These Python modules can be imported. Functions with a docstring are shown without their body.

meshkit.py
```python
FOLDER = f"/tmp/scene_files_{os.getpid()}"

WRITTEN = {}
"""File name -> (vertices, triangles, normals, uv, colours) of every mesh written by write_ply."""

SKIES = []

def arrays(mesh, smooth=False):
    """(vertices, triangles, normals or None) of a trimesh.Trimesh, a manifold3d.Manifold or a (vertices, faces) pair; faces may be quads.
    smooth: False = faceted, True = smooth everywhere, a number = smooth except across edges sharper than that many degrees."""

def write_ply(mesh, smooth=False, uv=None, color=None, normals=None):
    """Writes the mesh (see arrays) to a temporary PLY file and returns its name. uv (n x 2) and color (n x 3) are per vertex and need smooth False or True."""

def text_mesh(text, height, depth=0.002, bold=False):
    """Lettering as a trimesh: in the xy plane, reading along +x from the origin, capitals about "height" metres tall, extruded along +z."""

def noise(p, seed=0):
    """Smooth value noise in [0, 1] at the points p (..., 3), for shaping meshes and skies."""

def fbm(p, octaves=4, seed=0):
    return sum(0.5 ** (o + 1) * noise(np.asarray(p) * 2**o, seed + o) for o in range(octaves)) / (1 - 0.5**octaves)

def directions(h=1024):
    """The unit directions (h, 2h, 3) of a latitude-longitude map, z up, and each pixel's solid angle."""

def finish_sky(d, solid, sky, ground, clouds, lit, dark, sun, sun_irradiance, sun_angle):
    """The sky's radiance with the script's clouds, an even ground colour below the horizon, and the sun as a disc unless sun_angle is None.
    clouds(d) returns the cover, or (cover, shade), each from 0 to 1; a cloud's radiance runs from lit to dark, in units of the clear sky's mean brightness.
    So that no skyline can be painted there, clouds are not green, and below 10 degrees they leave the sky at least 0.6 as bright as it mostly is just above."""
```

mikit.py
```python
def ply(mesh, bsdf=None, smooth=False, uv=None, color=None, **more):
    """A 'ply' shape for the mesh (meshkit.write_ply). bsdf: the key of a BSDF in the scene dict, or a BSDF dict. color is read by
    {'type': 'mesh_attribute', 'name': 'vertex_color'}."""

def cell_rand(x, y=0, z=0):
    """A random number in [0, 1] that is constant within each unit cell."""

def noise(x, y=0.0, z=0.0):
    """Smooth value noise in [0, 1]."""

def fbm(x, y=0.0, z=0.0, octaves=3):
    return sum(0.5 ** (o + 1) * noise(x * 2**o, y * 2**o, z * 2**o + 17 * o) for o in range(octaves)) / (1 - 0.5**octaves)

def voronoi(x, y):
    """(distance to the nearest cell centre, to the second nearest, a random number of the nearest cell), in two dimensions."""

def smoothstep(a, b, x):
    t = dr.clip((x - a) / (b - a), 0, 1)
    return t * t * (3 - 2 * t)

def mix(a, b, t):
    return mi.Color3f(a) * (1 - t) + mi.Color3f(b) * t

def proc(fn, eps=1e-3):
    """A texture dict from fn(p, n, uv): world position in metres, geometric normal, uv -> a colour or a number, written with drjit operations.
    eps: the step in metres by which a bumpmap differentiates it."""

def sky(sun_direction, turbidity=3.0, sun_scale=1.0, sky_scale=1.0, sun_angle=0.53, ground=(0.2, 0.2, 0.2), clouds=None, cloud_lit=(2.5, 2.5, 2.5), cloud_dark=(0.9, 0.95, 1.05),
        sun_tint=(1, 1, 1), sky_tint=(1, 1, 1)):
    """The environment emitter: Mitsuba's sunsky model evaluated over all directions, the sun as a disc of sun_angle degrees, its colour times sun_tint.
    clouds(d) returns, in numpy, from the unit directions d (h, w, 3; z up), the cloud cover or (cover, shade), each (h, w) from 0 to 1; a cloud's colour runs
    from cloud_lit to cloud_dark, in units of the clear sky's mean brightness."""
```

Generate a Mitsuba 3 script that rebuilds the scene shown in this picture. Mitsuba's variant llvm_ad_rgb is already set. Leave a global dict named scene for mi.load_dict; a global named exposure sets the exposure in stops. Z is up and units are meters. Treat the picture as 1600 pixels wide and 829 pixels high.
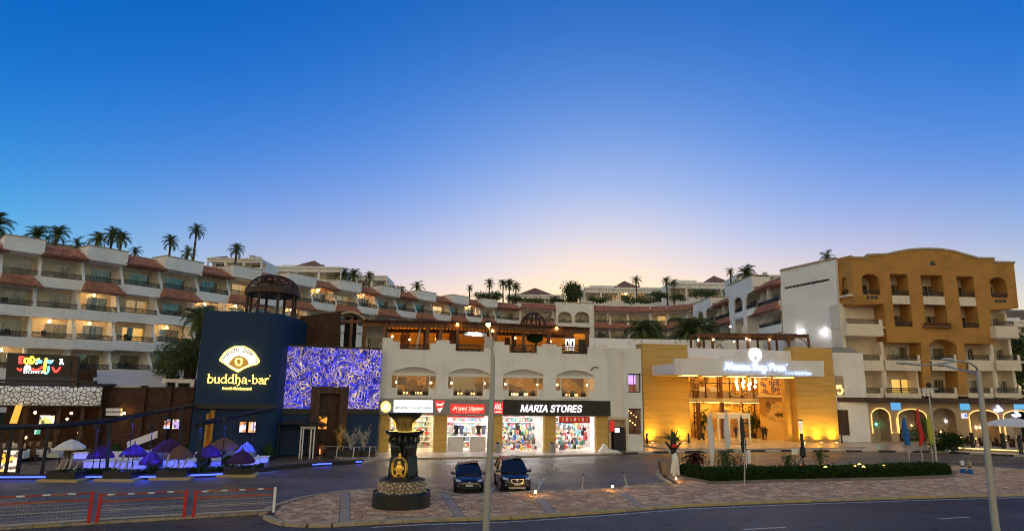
import math, random, numpy as np, trimesh, shapely, drjit as dr, mitsuba as mi, mikit, meshkit
from shapely import Polygon, LineString, Point, MultiPolygon, affinity, union_all
from shapely import box as rect
from scipy.spatial import Voronoi
random.seed(7); rng = np.random.default_rng(11)
T = mi.ScalarTransform4f
# ---------------------------------------------------------------- camera, sky, exposure
F, H, PITCH, ROLL = 980.0, 5.8, math.atan(198.5 / 980), 0.014
fw = np.array([0, math.cos(PITCH), math.sin(PITCH)]); rt0 = np.array([1.0, 0, 0]); up0 = np.cross(rt0, fw)
rt = rt0 * math.cos(ROLL) + up0 * math.sin(ROLL); up = up0 * math.cos(ROLL) - rt0 * math.sin(ROLL)
CAM = np.array([0, 0, H])
exposure = 5.15
scene, labels = {'type': 'scene'}, {}
scene['camera'] = {'type': 'perspective', 'fov': 2 * math.degrees(math.atan(800 / F)), 'fov_axis': 'x', 'near_clip': 0.1, 'far_clip': 4000.0,
                   'to_world': T().look_at(origin=CAM.tolist(), target=(CAM + fw).tolist(), up=up.tolist())}
SUN_AZ, SUN_EL = math.radians(8), math.radians(8)
SUN = np.array([math.sin(SUN_AZ) * math.cos(SUN_EL), math.cos(SUN_AZ) * math.cos(SUN_EL), math.sin(SUN_EL)])


def dusk_haze(d):
    """The dust veil along the horizon: warm towards the set sun and, unseen, in a belt of Venus opposite it, widened to light the walls; blue between."""
    el = np.degrees(np.arcsin(np.clip(d[..., 2], 0, 1)))
    ang = np.degrees(np.arccos(np.clip(d @ np.array([math.sin(SUN_AZ) * .9968, math.cos(SUN_AZ) * .9968, .0799]), -1, 1)))
    n = 0.95 + 0.10 * meshkit.fbm(d * np.array([5, 5, 16.0]), 3, 5)
    belt = np.exp(-((180 - ang) / 84) ** 4)  # belt behind the camera, widened to add warm light on the walls
    cover = 1 - np.exp(-n * (3.72 * (1 - .12 * belt) * np.exp(-el / (4.93 + 30 * belt)) + .95 * np.exp(-ang / 7.42)))
    shade = np.clip((1 - np.exp(-(ang / 40.0) ** 3.5)) - 0.62 * belt, 0, 1)
    return cover, shade


G = 1 / 32.0                                       # dusk: everything that shines is dim and the picture is exposed for it
scene['sky'] = mikit.sky(SUN.tolist(), turbidity=2.5, sun_scale=0.0, sky_scale=G, sky_tint=(.004, 2.45, 8.4), clouds=dusk_haze,
                         cloud_lit=(10.3, 5.15, 0.62), cloud_dark=(0.50, 4.7, 5.4), ground=(.12, .1, .09))
scene['sky']['sampling_weight'] = 9.0


# ---------------------------------------------------------------- helpers
def ray(px, py):
    d = fw * F + rt * (px - 800) - up * (py - 414.5)
    return d / np.linalg.norm(d)


def at(px, py, Y):
    d = ray(px, py); return CAM + d * (Y / d[1])


def gp(px, py, z=0.0):
    d = ray(px, py); return CAM + d * ((z - H) / d[2])


class Frame:
    """A local frame: u along a wall (left to right), n outward from it, z up."""
    def __init__(s, o, u):
        s.o = np.array([o[0], o[1], 0.0]); u = np.array([u[0], u[1], 0.0]); s.u = u / np.linalg.norm(u)
        s.n = np.array([s.u[1], -s.u[0], 0.0])

    def w(s, p):
        p = np.asarray(p, float); return s.o + p[..., :1] * s.u + p[..., 1:2] * s.n + p[..., 2:3] * np.array([0, 0, 1.0])

    def uz(s, px, py, n=0.0):
        d = ray(px, py); o = s.o + n * s.n
        t = ((o - CAM) @ s.n) / (d @ s.n); p = CAM + d * t
        return float((p - s.o) @ s.u), float(p[2])

    def r(s, x0, y0, x1, y1, n=0.0):
        a, b = s.uz(x0, y0, n), s.uz(x1, y1, n)
        return min(a[0], b[0]), max(a[0], b[0]), min(a[1], b[1]), max(a[1], b[1])

    def poly(s, pts, n=0.0):
        return [s.uz(x, y, n) for x, y in pts]


def frame2(px0, Y0, px1, Y1, py=610):
    a, b = at(px0, py, Y0), at(px1, py, Y1)
    f = Frame(a, b - a); f.L = float(np.linalg.norm((b - a)[:2])); return f


W0 = Frame((0, 0), (1, 0)); W0.n = np.array([0, 1.0, 0])      # the world itself: u = x, n = y


def fat(x, y, ang=0.0):
    """A frame for a free-standing thing: u at ang from x, n at right angles towards +y."""
    f = Frame((x, y), (math.cos(ang), math.sin(ang))); f.n = np.array([-f.u[1], f.u[0], 0]); return f


class MB:
    """Collects pieces into one mesh; coordinates are (u, n, z) of its frame."""
    def __init__(s, fr=W0):
        s.fr, s.v, s.f, s.c, s.k = fr, [], [], [], 0

    def raw(s, v, f, col=None):
        v = np.asarray(v, float); f = np.asarray(f, int)
        if f.shape[1] == 4: f = np.vstack([f[:, [0, 1, 2]], f[:, [0, 2, 3]]])
        if np.cross(s.fr.u, s.fr.n)[2] < 0: f = f[:, ::-1]        # left-handed frame: keep faces outward
        s.v.append(s.fr.w(v)); s.f.append(f + s.k); s.k += len(v)
        s.c.append(np.tile(np.asarray(col if col is not None else (1, 1, 1), float), (len(v), 1)))
        return s

    def box(s, u0, u1, n0, n1, z0, z1, col=None):
        v = [[u, n, z] for u in (u0, u1) for n in (n0, n1) for z in (z0, z1)]
        return s.raw(v, [[0, 1, 3, 2], [4, 6, 7, 5], [0, 4, 5, 1], [2, 3, 7, 6], [0, 2, 6, 4], [1, 5, 7, 3]], col)

    def mesh(s, m, M=None, col=None):
        v = np.array(m.vertices)
        if M is not None: v = trimesh.transform_points(v, M)
        return s.raw(v, m.faces, col)

    def prism(s, poly, n0, n1, plane='uz', col=None):
        """Extrudes a polygon given in (u,z), (u,n) or (n,z) along the third axis."""
        poly = poly if isinstance(poly, (Polygon, MultiPolygon)) else Polygon(poly)
        poly = poly.buffer(0)
        for g in getattr(poly, 'geoms', [poly]):
            if g.is_empty or g.area < 1e-7: continue
            m = trimesh.creation.extrude_polygon(g, abs(n1 - n0), engine='earcut'); v = np.array(m.vertices); a = v[:, 2] + min(n0, n1)
            vv = {'uz': np.c_[v[:, 0], a, v[:, 1]], 'un': np.c_[v[:, 0], v[:, 1], a], 'nz': np.c_[a, v[:, 0], v[:, 1]]}[plane]
            s.raw(vv, np.asarray(m.faces)[:, ::-1] if plane == 'uz' else m.faces, col)
        return s

    def tube(s, pts, r, sides=6, col=None, cap=True):
        p = np.asarray(pts, float); k = len(p); r = np.broadcast_to(np.asarray(r, float), (k,))
        t = np.gradient(p, axis=0); t /= np.linalg.norm(t, axis=1, keepdims=True) + 1e-12
        a = np.cross(t, np.where(np.abs(t[:, 2:]) < .9, [0, 0, 1.0], [1.0, 0, 0])); a /= np.linalg.norm(a, axis=1, keepdims=True) + 1e-12
        b = np.cross(t, a); th = np.arange(sides) * 2 * np.pi / sides
        v = p[:, None] + r[:, None, None] * (np.cos(th)[None, :, None] * a[:, None] + np.sin(th)[None, :, None] * b[:, None])
        f = [[i * sides + j, i * sides + (j + 1) % sides, (i + 1) * sides + (j + 1) % sides, (i + 1) * sides + j] for i in range(k - 1) for j in range(sides)]
        f = [q for x in f for q in ([x[0], x[1], x[2]], [x[0], x[2], x[3]])]
        if cap:
            for e in (0, k - 1): f += [[e * sides, e * sides + (j if e else j + 1), e * sides + (j + 1 if e else j)] for j in range(1, sides - 1)]
        return s.raw(v.reshape(-1, 3), f, col)

    def cyl(s, u, n, z0, z1, r, r1=None, sides=12, col=None):
        return s.tube([[u, n, z0], [u, n, z1]], [r, r if r1 is None else r1], sides, col)

    def lathe(s, u, n, prof, sides=20, col=None):
        """prof: (radius, z) from bottom to top."""
        return s.tube([[u, n, z + 1e-4 * i] for i, (_, z) in enumerate(prof)], [a for a, _ in prof], sides, col) if False else s._lathe(u, n, prof, sides, col)

    def _lathe(s, u, n, prof, sides, col):
        th = np.arange(sides) * 2 * np.pi / sides; k = len(prof)
        v = [[u + a * math.cos(t), n + a * math.sin(t), z] for a, z in prof for t in th]
        f = [q for i in range(k - 1) for j in range(sides) for q in ([i * sides + j, i * sides + (j + 1) % sides, (i + 1) * sides + (j + 1) % sides], [i * sides + j, (i + 1) * sides + (j + 1) % sides, (i + 1) * sides + j])]
        for e in (0, k - 1):
            if prof[e][0] > 1e-3: f += [[e * sides, e * sides + (j if e else j + 1), e * sides + (j + 1 if e else j)] for j in range(1, sides - 1)]
        return s.raw(v, f, col)

    def ball(s, c, r, sub=1, sc=(1, 1, 1), col=None):
        m = trimesh.creation.icosphere(sub); return s.raw(np.array(m.vertices) * np.asarray(sc) * r + np.asarray(c), m.faces, col)

    def get(s):
        return np.vstack(s.v), np.vstack(s.f), np.vstack(s.c)


# how often a lamp is picked by the light sampling: lamps that light their surroundings more, signs hardly
PICK = {'ceiling_lamp': 1.3, 'glow_lens': 5., 'bulb': 1.2, 'shop_light': .7, 'ceiling_light': .5, 'gallery_light': .5, 'downlight': .5, 'wall_lamp': .6, 'added_cove_light': .8, 'lettering': .3, 'hotel_name': .5, 'fan_outline': .5, 'light_strip': .5, 'arcade_lamp': .4, 'head': .4, 'bowl_light': .8, 'lamp': .5, 'floor_lamp': 1., 'added_wash_light': .8, 'spot': .1, 'glow_panel': .3, 'chandelier': .5}
used = {}


def num(name, parent=None):
    full = (parent + '__' if parent else '') + name
    k = used.get(full, -1) + 1; used[full] = k
    return full if k == 0 else f'{full}_{k:03d}'


def tag(key, label=None, cat=None, group=None, kind=None):
    d = {a: b for a, b in (('label', label), ('category', cat), ('group', group), ('kind', kind)) if b}
    if d: labels.setdefault(key, {}).update(d)
    return key


def put(name, mb, mat, parent=None, label=None, cat=None, group=None, kind=None, smooth=False, emit=None, wt=1.0, color=False, M=None):
    key = num(name, parent)
    shape = mb
    if isinstance(mb, MB):
        v, f, c = mb.get()
        shape = mikit.ply((v, f), mat, smooth=(True if color and smooth else smooth), color=c if color else None)
    else: shape = dict(mb)
    if M is not None: shape['to_world'] = M
    if emit is not None:
        shape['emitter'] = {'type': 'area', 'radiance': {'type': 'rgb', 'value': [float(x) * G for x in emit]}, 'sampling_weight': PICK.get(name, .04)}
    scene[key] = shape
    return tag(key, label, cat, group, kind)


def thing(name, label, cat, group=None, kind=None):
    return tag(num(name), label, cat, group, kind)


def quad(name, fr, u0, u1, n, z0, z1, m, parent=None, fn=None, wt=.3, **k):
    key = num(name, parent); v = np.array([[u0, n, z0], [u1, n, z0], [u1, n, z1], [u0, n, z1]], float)
    scene[key] = mikit.ply((fr.w(v), np.array([[0, 1, 2], [0, 2, 3]])), m, uv=np.array([[0, 0], [1, 0], [1, 1], [0, 1.0]]))
    if fn is not None: gfn = lambda p, n, uv: fn(p, n, uv) * G; scene[key]['emitter'] = {'type': 'area', 'radiance': mikit.proc(gfn), 'sampling_weight': wt * .15}
    return tag(key, **k)


# ---------------------------------------------------------------- materials
def rgb(*c): return {'type': 'rgb', 'value': list(map(float, c))}


def mat(key, bsdf, two=True): scene[key] = {'type': 'twosided', 'b': bsdf} if two else bsdf


def pr(fn, rough=.8, spec=.3, **k): return {'type': 'principled', 'base_color': mikit.proc(fn) if callable(fn) else rgb(*fn), 'roughness': rough, 'specular': spec, **k}


C3 = mi.Color3f


def speck(base, amp=.12, sc=1.0, base2=None):
    b2 = base2 or tuple(x * .72 for x in base)
    def fn(p, n, uv):
        a = mikit.fbm(p.x * sc, p.y * sc, p.z * sc, 4); b = mikit.noise(p.x * sc * 9, p.y * sc * 9, p.z * sc * 9)
        return mikit.mix(base, b2, mikit.smoothstep(.42, .75, a)) * (1 - amp * b)
    return fn


def stucco(base, stain):
    def fn(p, n, uv):
        a = mikit.fbm(p.x * .35, p.y * .35, p.z * .5, 4)
        streak = mikit.fbm((p.x + p.y * .7) * 2.2, 3.0, p.z * .18, 3)
        g = mikit.noise(p.x * 14, p.y * 14, p.z * 14)
        c = mikit.mix(base, stain, .55 * mikit.smoothstep(.45, .8, a) + .45 * mikit.smoothstep(.55, .8, streak))
        return c * (.95 + .08 * g)
    return fn


def worn(p, lo, hi, s):
    """Worn asphalt: broad mottling, repair patches, fine cracks, dark oil spots and paler wheel tracks."""
    a = mikit.fbm(p.x * .18 * s, p.y * .35 * s, 1.0, 4); b = mikit.noise(p.x * 23, p.y * 23, 0); w = mikit.fbm(p.x * .05 + 3, p.y * .5, 7.0, 3)
    c = mikit.mix(lo, hi, mikit.smoothstep(.35, .7, a)) * (.78 + .34 * b) * (.80 + .4 * w)
    pt = mikit.cell_rand(dr.floor(p.x / 5.3 + .3 * mikit.noise(p.y * .4, 1)), dr.floor(p.y / 2.9)); c = dr.select(pt > .88, c * 1.22, dr.select(pt < .10, c * .78, c))
    d1, d2, r = mikit.voronoi(p.x * .28 + .25 * mikit.fbm(p.x, p.y, 2, 3), p.y * .40 + .25 * mikit.fbm(p.x, p.y, 5, 3)); c = dr.select(((d2 - d1) < .010) & (r > .35), c * .55, c)
    o1, o2, q = mikit.voronoi(p.x * .55, p.y * .8); c = c * (1 - .45 * mikit.smoothstep(.26, .05, o1) * dr.select(q > .7, 1., 0.))
    return c


def asphalt(p, n, uv): return worn(p, (.088, .073, .060), (.145, .122, .10), 1.0)
def asphalt_rough(p, n, uv): return .33 + .24 * mikit.fbm(p.x * .3, p.y * .6, 2.0, 3)


def sandstone(p, n, uv):
    l = mikit.fbm((p.x + p.y) * .22, 4.0, p.z * 3.2, 4); b = mikit.noise((p.x + p.y) * 3, p.z * 22, 1)
    c = mikit.mix((.60, .375, .105), (.52, .32, .09), mikit.smoothstep(.42, .7, l))
    return c * (.93 + .1 * b)


def ochre(p, n, uv):
    a = mikit.fbm(p.x * .5, p.y * .5, p.z * .6, 4); b = mikit.noise(p.x * 11, p.y * 11, p.z * 11)
    return mikit.mix((.48, .25, .075), (.39, .20, .06), mikit.smoothstep(.4, .72, a)) * (.92 + .12 * b)


def tilefn(p, n, uv):
    r = mikit.cell_rand(dr.floor(p.x * 3.3), dr.floor(p.y * 3.3), dr.floor(p.z * 5)); a = mikit.fbm(p.x * 2, p.y * 2, p.z * 2, 3)
    return mikit.mix((.50, .22, .135), (.26, .115, .078), r) * (.75 + .5 * a)


def brick(p, n, uv):
    row = dr.floor(p.z / .16); u = (p.x + p.y * .4) / .42 + .5 * (row - 2 * dr.floor(row / 2)); fz = p.z / .16 - row; fu = u - dr.floor(u)
    joint = (fz < .14) | (fu < .07); r = mikit.cell_rand(dr.floor(u), row)
    c = mikit.mix((.05, .026, .017), (.10, .05, .03), r)
    return dr.select(joint, C3(.04, .03, .025), c)


def woodfn(a, b):
    def fn(p, n, uv):
        g = mikit.fbm(p.x * 7, p.y * 7, p.z * 1.2, 4)
        return mikit.mix(a, b, mikit.smoothstep(.35, .7, g))
    return fn


mat('m_white', pr(stucco((.82, .80, .785), (.68, .645, .62)), .9, .2))
mat('m_white2', pr(stucco((.84, .81, .79), (.72, .67, .64)), .9, .2))
mat('m_cream', pr(stucco((.70, .59, .43), (.58, .48, .35)), .9, .2))
mat('m_ochre', pr(ochre, .9, .2))
mat('m_sandstone', pr(sandstone, .8, .3))
mat('m_tile', pr(tilefn, .75, .3))
mat('m_brick', pr(brick, .85, .2))
mat('m_navy', pr(stucco((.010, .033, .088), (.008, .028, .075)), .6, .25))
mat('m_asphalt', {'type': 'principled', 'base_color': mikit.proc(asphalt), 'roughness': mikit.proc(asphalt_rough), 'specular': .45})
mat('m_road', {'type': 'principled', 'base_color': mikit.proc(lambda p, n, uv: worn(p, (.051, .036, .025), (.080, .059, .042), .7)), 'roughness': .5, 'specular': .4})
mat('m_terrace', pr(speck((.42, .36, .31), .1, .8), .28, .5))
mat('m_mortar', pr(speck((.22, .17, .13), .2, 3), .9))
for i, c in enumerate([(.68, .40, .22), (.56, .32, .18), (.76, .51, .31), (.48, .29, .17)]): mat(f'm_stone{i}', pr(speck(c, .25, 5), .75, .35))
for i, c in enumerate([(.62, .47, .33), (.50, .36, .24), (.70, .58, .44)]): mat(f'm_fieldstone{i}', pr(speck(c, .3, 4), .8, .3))
mat('m_kerb', pr(speck((.45, .36, .25), .2, 2.5), .85)); mat('m_kerb_yellow', pr(speck((.48, .36, .17), .25, 3, (.38, .32, .22)), .8)); mat('m_kerb_black', pr((.035, .034, .033), .8)); mat('m_kerb_white', pr(speck((.52, .47, .41), .2, 3), .8))
mat('m_paint', pr(speck((.62, .6, .57), .3, 4, (.4, .39, .38)), .6))
mat('m_wood', pr(woodfn((.20, .085, .038), (.10, .042, .02)), .6, .4)); mat('m_darkwood', pr(woodfn((.075, .034, .02), (.035, .017, .012)), .55, .4))
mat('m_black', pr((.012, .012, .013), .45, .5)); mat('m_blackstone', pr(speck((.02, .019, .018), .3, 3), .35, .5))
mat('m_iron', pr((.016, .016, .018), .5, .4)); mat('m_steel', {'type': 'principled', 'base_color': rgb(.42, .39, .36), 'roughness': .45, 'metallic': .35, 'specular': .5})
mat('m_chrome', {'type': 'roughconductor', 'material': 'Al', 'alpha': .12}); mat('m_gold', {'type': 'principled', 'base_color': rgb(.75, .48, .12), 'roughness': .3, 'metallic': .9})
mat('m_ivory', pr(stucco((.76, .675, .56), (.62, .53, .43)), .9, .2)); mat('m_oldtile', pr((.21, .125, .10), .85)); mat('m_frame', pr((.70, .68, .64), .5)); mat('m_curtain', pr(lambda p, n, uv: mikit.mix((.27, .235, .175), (.07, .065, .055), mikit.noise((p.x + p.y) * 9, p.z * .3, 2)), .9, .1))
mat('m_room_shade', pr((.025, .023, .022), .9)); mat('m_glass', {'type': 'thindielectric', 'int_ior': 1.5}, False); mat('m_darkglass', pr((.015, .018, .022), .06, .8))
mat('m_grey', pr((.26, .255, .26), .6)); mat('m_band', pr(speck((.40, .32, .26), .2, 3), .8)); mat('m_lightgrey', pr((.5, .49, .48), .6)); mat('m_lobby', pr(lambda p, n, uv: mikit.mix((.70, .46, .17), (.42, .23, .07), mikit.smoothstep(.44, .58, mikit.noise((p.x + p.y * .2) * .8, 1, p.z * .45))), .7, .2)); mat('m_dark', pr((.03, .028, .028), .7)); mat('m_red', pr((.55, .03, .025), .5)); mat('m_plainwhite', pr((.78, .77, .75), .5))
mat('m_cloth', pr((.72, .70, .68), .9, .1)); mat('m_purple', pr((.055, .022, .085), .85, .2)); mat('m_tan', pr((.42, .30, .20), .85, .2)); mat('m_canvas', pr((.16, .085, .05), .85, .2)); mat('m_dining', pr(lambda p, n, uv: mikit.mix((.48, .30, .10), (.20, .11, .04), mikit.smoothstep(.45, .6, mikit.noise((p.x + p.y * .3) * .9, 2.0, p.z * .8))), .85, .1)); mat('m_joint', pr((.10, .08, .065), .9)); mat('m_bluecloth', pr((.16, .19, .42), .85, .2)); mat('m_orange', pr((.62, .30, .06), .85, .1))
mat('m_vc', {'type': 'principled', 'base_color': {'type': 'mesh_attribute', 'name': 'vertex_color'}, 'roughness': .6, 'specular': .4})
mat('m_leaf', {'type': 'principledthin', 'base_color': mikit.proc(lambda p, n, uv: mikit.mix((.075, .12, .04), (.15, .18, .075), mikit.noise(p.x * 2, p.y * 2, p.z * 2))), 'roughness': .55, 'diff_trans': .5}, False)
mat('m_hedge', {'type': 'principledthin', 'base_color': mikit.proc(lambda p, n, uv: mikit.mix((.018, .045, .012), (.05, .085, .025), mikit.noise(p.x * 3, p.y * 3, p.z * 5))), 'roughness': .5, 'diff_trans': .4}, False)
mat('m_redleaf', {'type': 'principledthin', 'base_color': rgb(.09, .04, .025), 'roughness': .6, 'diff_trans': .4}, False)
mat('m_trunk', pr(speck((.17, .12, .08), .4, 6), .95, .1)); mat('m_palewood', pr(speck((.52, .46, .38), .2, 5), .8))
mat('m_skin', pr((.30, .17, .11), .6)); mat('m_earth', pr(speck((.25, .19, .14), .25, 1.2), .95, .1)); mat('m_hill', pr(speck((.22, .16, .115), .2, .08, (.09, .08, .05)), .95, .1))
mat('m_emit', pr((.2, .2, .2), .6)); mat('m_screen', pr((.04, .04, .04), .4))
# ---------------------------------------------------------------- the ground
def sheet(name, pts, z, m, label, cat=None, kind='structure', thick=0.0, parent=None):
    mb = MB(); p = Polygon([(q[0], q[1]) for q in pts]) if not isinstance(pts, (Polygon, MultiPolygon)) else pts
    if thick: mb.prism(p, z - thick, z, 'un')
    else:
        for g in getattr(p, 'geoms', [p]):
            v, f = trimesh.creation.triangulate_polygon(g, engine='earcut'); mb.raw(np.c_[v, np.full(len(v), z)], f)
    return put(name, mb, m, parent, label, cat, kind=kind)


def hill_h(x, y):
    e1 = (x + 54) * (-66) + (y - 68) * 47          # behind the left wing: its line runs from (-54, 68) to (-7, 134)
    d1 = e1 / math.hypot(66, 47); d2 = y - 142; d3 = (x - 46) * .12
    d = np.maximum(np.maximum(d1, np.where(x > -8, d2, -99)), np.where(y > 96, d3, -99))
    n = meshkit.fbm(np.stack([x * .02, y * .02, x * 0], -1), 4, 2)
    t = np.clip(d / 70, 0, 1); t = t * t * (3 - 2 * t)
    return np.where(d > 0, 15 + 20 * t + 5 * (n - .5) * t + 0.012 * np.clip(d - 70, 0, 400), -2)


sheet('ground', [(-1500, -200), (1500, -200), (1500, 2500), (-1500, 2500)], 0.0, 'm_asphalt', 'dark worn asphalt of the forecourt road in front of the shops')
gx, gy = np.meshgrid(np.linspace(-420, 420, 169), np.linspace(60, 640, 117)); hz = hill_h(gx, gy)
ii = np.arange(117 * 169).reshape(117, 169)
q = np.stack([ii[:-1, :-1], ii[:-1, 1:], ii[1:, 1:], ii[1:, :-1]], -1).reshape(-1, 4); q = q[(hz.ravel()[q] > 0).all(1)]
put('hill', MB().raw(np.c_[gx.ravel(), gy.ravel(), hz.ravel()], q), 'm_hill', label='brown rocky hillside behind the hotel', kind='structure', smooth=True)

# island outline (photo pixels of its kerb), road in front of it
isl_front = [gp(x, y) for x, y in [(417, 811), (437, 821.5), (493, 824.5), (586, 819), (661, 815), (800, 811), (949, 801), (1061, 792), (1200, 786), (1349, 781), (1480, 777), (1640, 773)]]
isl_back = [gp(x, y) for x, y in [(1640, 738), (1560, 732), (1490, 729), (1400, 729), (1300, 731), (1200, 733), (1110, 733), (1062, 728), (1040, 731), (1030, 738), (1036, 748), (1052, 757), (978, 762), (894, 767), (800, 771), (712, 776), (700, 772), (690, 767), (640, 765), (580, 765.5), (520, 771), (470, 780), (430, 793), (418, 803)]]
ISL = Polygon([(p[0], p[1]) for p in isl_front + isl_back]).buffer(0)
rl = [gp(-60, 829), gp(0, 826), gp(200, 813), (gp(420, 803))]
main = [(-60, -20), (70, -20)] + [(p[0] + (30 if i == 0 else 0), p[1] + .3) for i, p in enumerate(isl_front[::-1])] + [(rl[3][0], rl[3][1]), (rl[2][0], rl[2][1]), (rl[1][0], rl[1][1]), (-60, rl[0][1] - 8)]
sheet('road', main, 0.004, 'm_road', 'wide dark main road along the front of the paved island')
# white lane lines on the main road
for a, b in [((1160, 826.5), (1228, 823)), ((1466, 810), (1514, 807))]:
    p, q2 = gp(*a), gp(*b); f = Frame(p, q2 - p); L = np.linalg.norm(q2 - p)
    put('road_marking', MB(f).box(0, L, -.07, .07, .006, .009), 'm_paint', kind='structure', label='short white dashed lane line on the main road')
edge = LineString([(p[0], p[1] - .55) for p in isl_front[3:]]); 
put('road_marking', MB().prism(edge.buffer(.06), .006, .009, 'un'), 'm_paint', kind='structure', label='thin worn edge line along the island kerb')
for a, b in [((765, 770), (782, 747)), ((838, 768), (850, 746))]:
    p, q2 = gp(*a), gp(*b); f = Frame(p, q2 - p); L = np.linalg.norm(q2 - p)
    put('road_marking', MB(f).box(0, L, -.06, .06, .004, .008), 'm_paint', kind='structure', label='white parking bay line beside the parked car')
for a, b in [((1250, 728.5), (1310, 725)), ((1430, 716), (1452, 717)), ((1180, 714), (1230, 713)), ((1500, 717), (1560, 722))]:
    p, q2 = gp(*a), gp(*b); f = Frame(p, q2 - p); L = np.linalg.norm(q2 - p)
    put('road_marking', MB(f).box(0, L, -.05, .05, .004, .008), 'm_paint', kind='structure', label='faint lane line on the road behind the hedge')

# the paved island: bed of mortar, crazy paving pieces, dark bands, kerb stones
pav = sheet('pavement', ISL.buffer(-.28), 0.125, 'm_mortar', 'island pavement of irregular reddish flat stones', thick=.13)
inner = ISL.buffer(-.34)
hedge_px = [(1066, 742), (1072, 748), (1115, 756), (1200, 753), (1300, 751), (1400, 748.5), (1487, 745), (1496, 736), (1400, 731), (1200, 735), (1110, 735), (1078, 733)]
bed = Polygon([(p[0], p[1]) for p in [gp(x, y, .13) for x, y in hedge_px]]).buffer(0)
bands = []
for a, b in [((694, 768), (722, 812)), ((836, 770), (868, 806)), ((964, 763), (1010, 796)), ((540, 768), (538, 822))]:
    p, q2 = gp(*a, .14), gp(*b, .14); bands.append(LineString([(p[0], p[1]), (q2[0], q2[1])]).buffer(.22, cap_style='flat'))
band = union_all(bands).intersection(inner).difference(bed.buffer(.1))
mb = MB()
for g in getattr(band, 'geoms', [band]):
    if g.area > .05: mb.prism(g, .12, .134, 'un')
put('band', mb, 'm_band', pav)
mnx, mny, mxx, mxy = inner.bounds
sp = .50; pts = []
for i, yy in enumerate(np.arange(mny - 1, mxy + 1, sp * .8)):
    for xx in np.arange(mnx - 1, mxx + 1, sp): pts.append((xx + (i % 2) * sp * .5 + rng.uniform(-.2, .2), yy + rng.uniform(-.16, .16)))
pts = np.array(pts); vor = Voronoi(pts); cells = []
clipto = inner.difference(bed.buffer(.05)).difference(band.buffer(.02)).difference(Polygon([(p[0], p[1]) for p in [gp(582, 792), gp(668, 792), gp(668, 772), gp(582, 772)]]).buffer(-.8))
import shapely.prepared
pc = shapely.prepared.prep(clipto)
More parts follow.
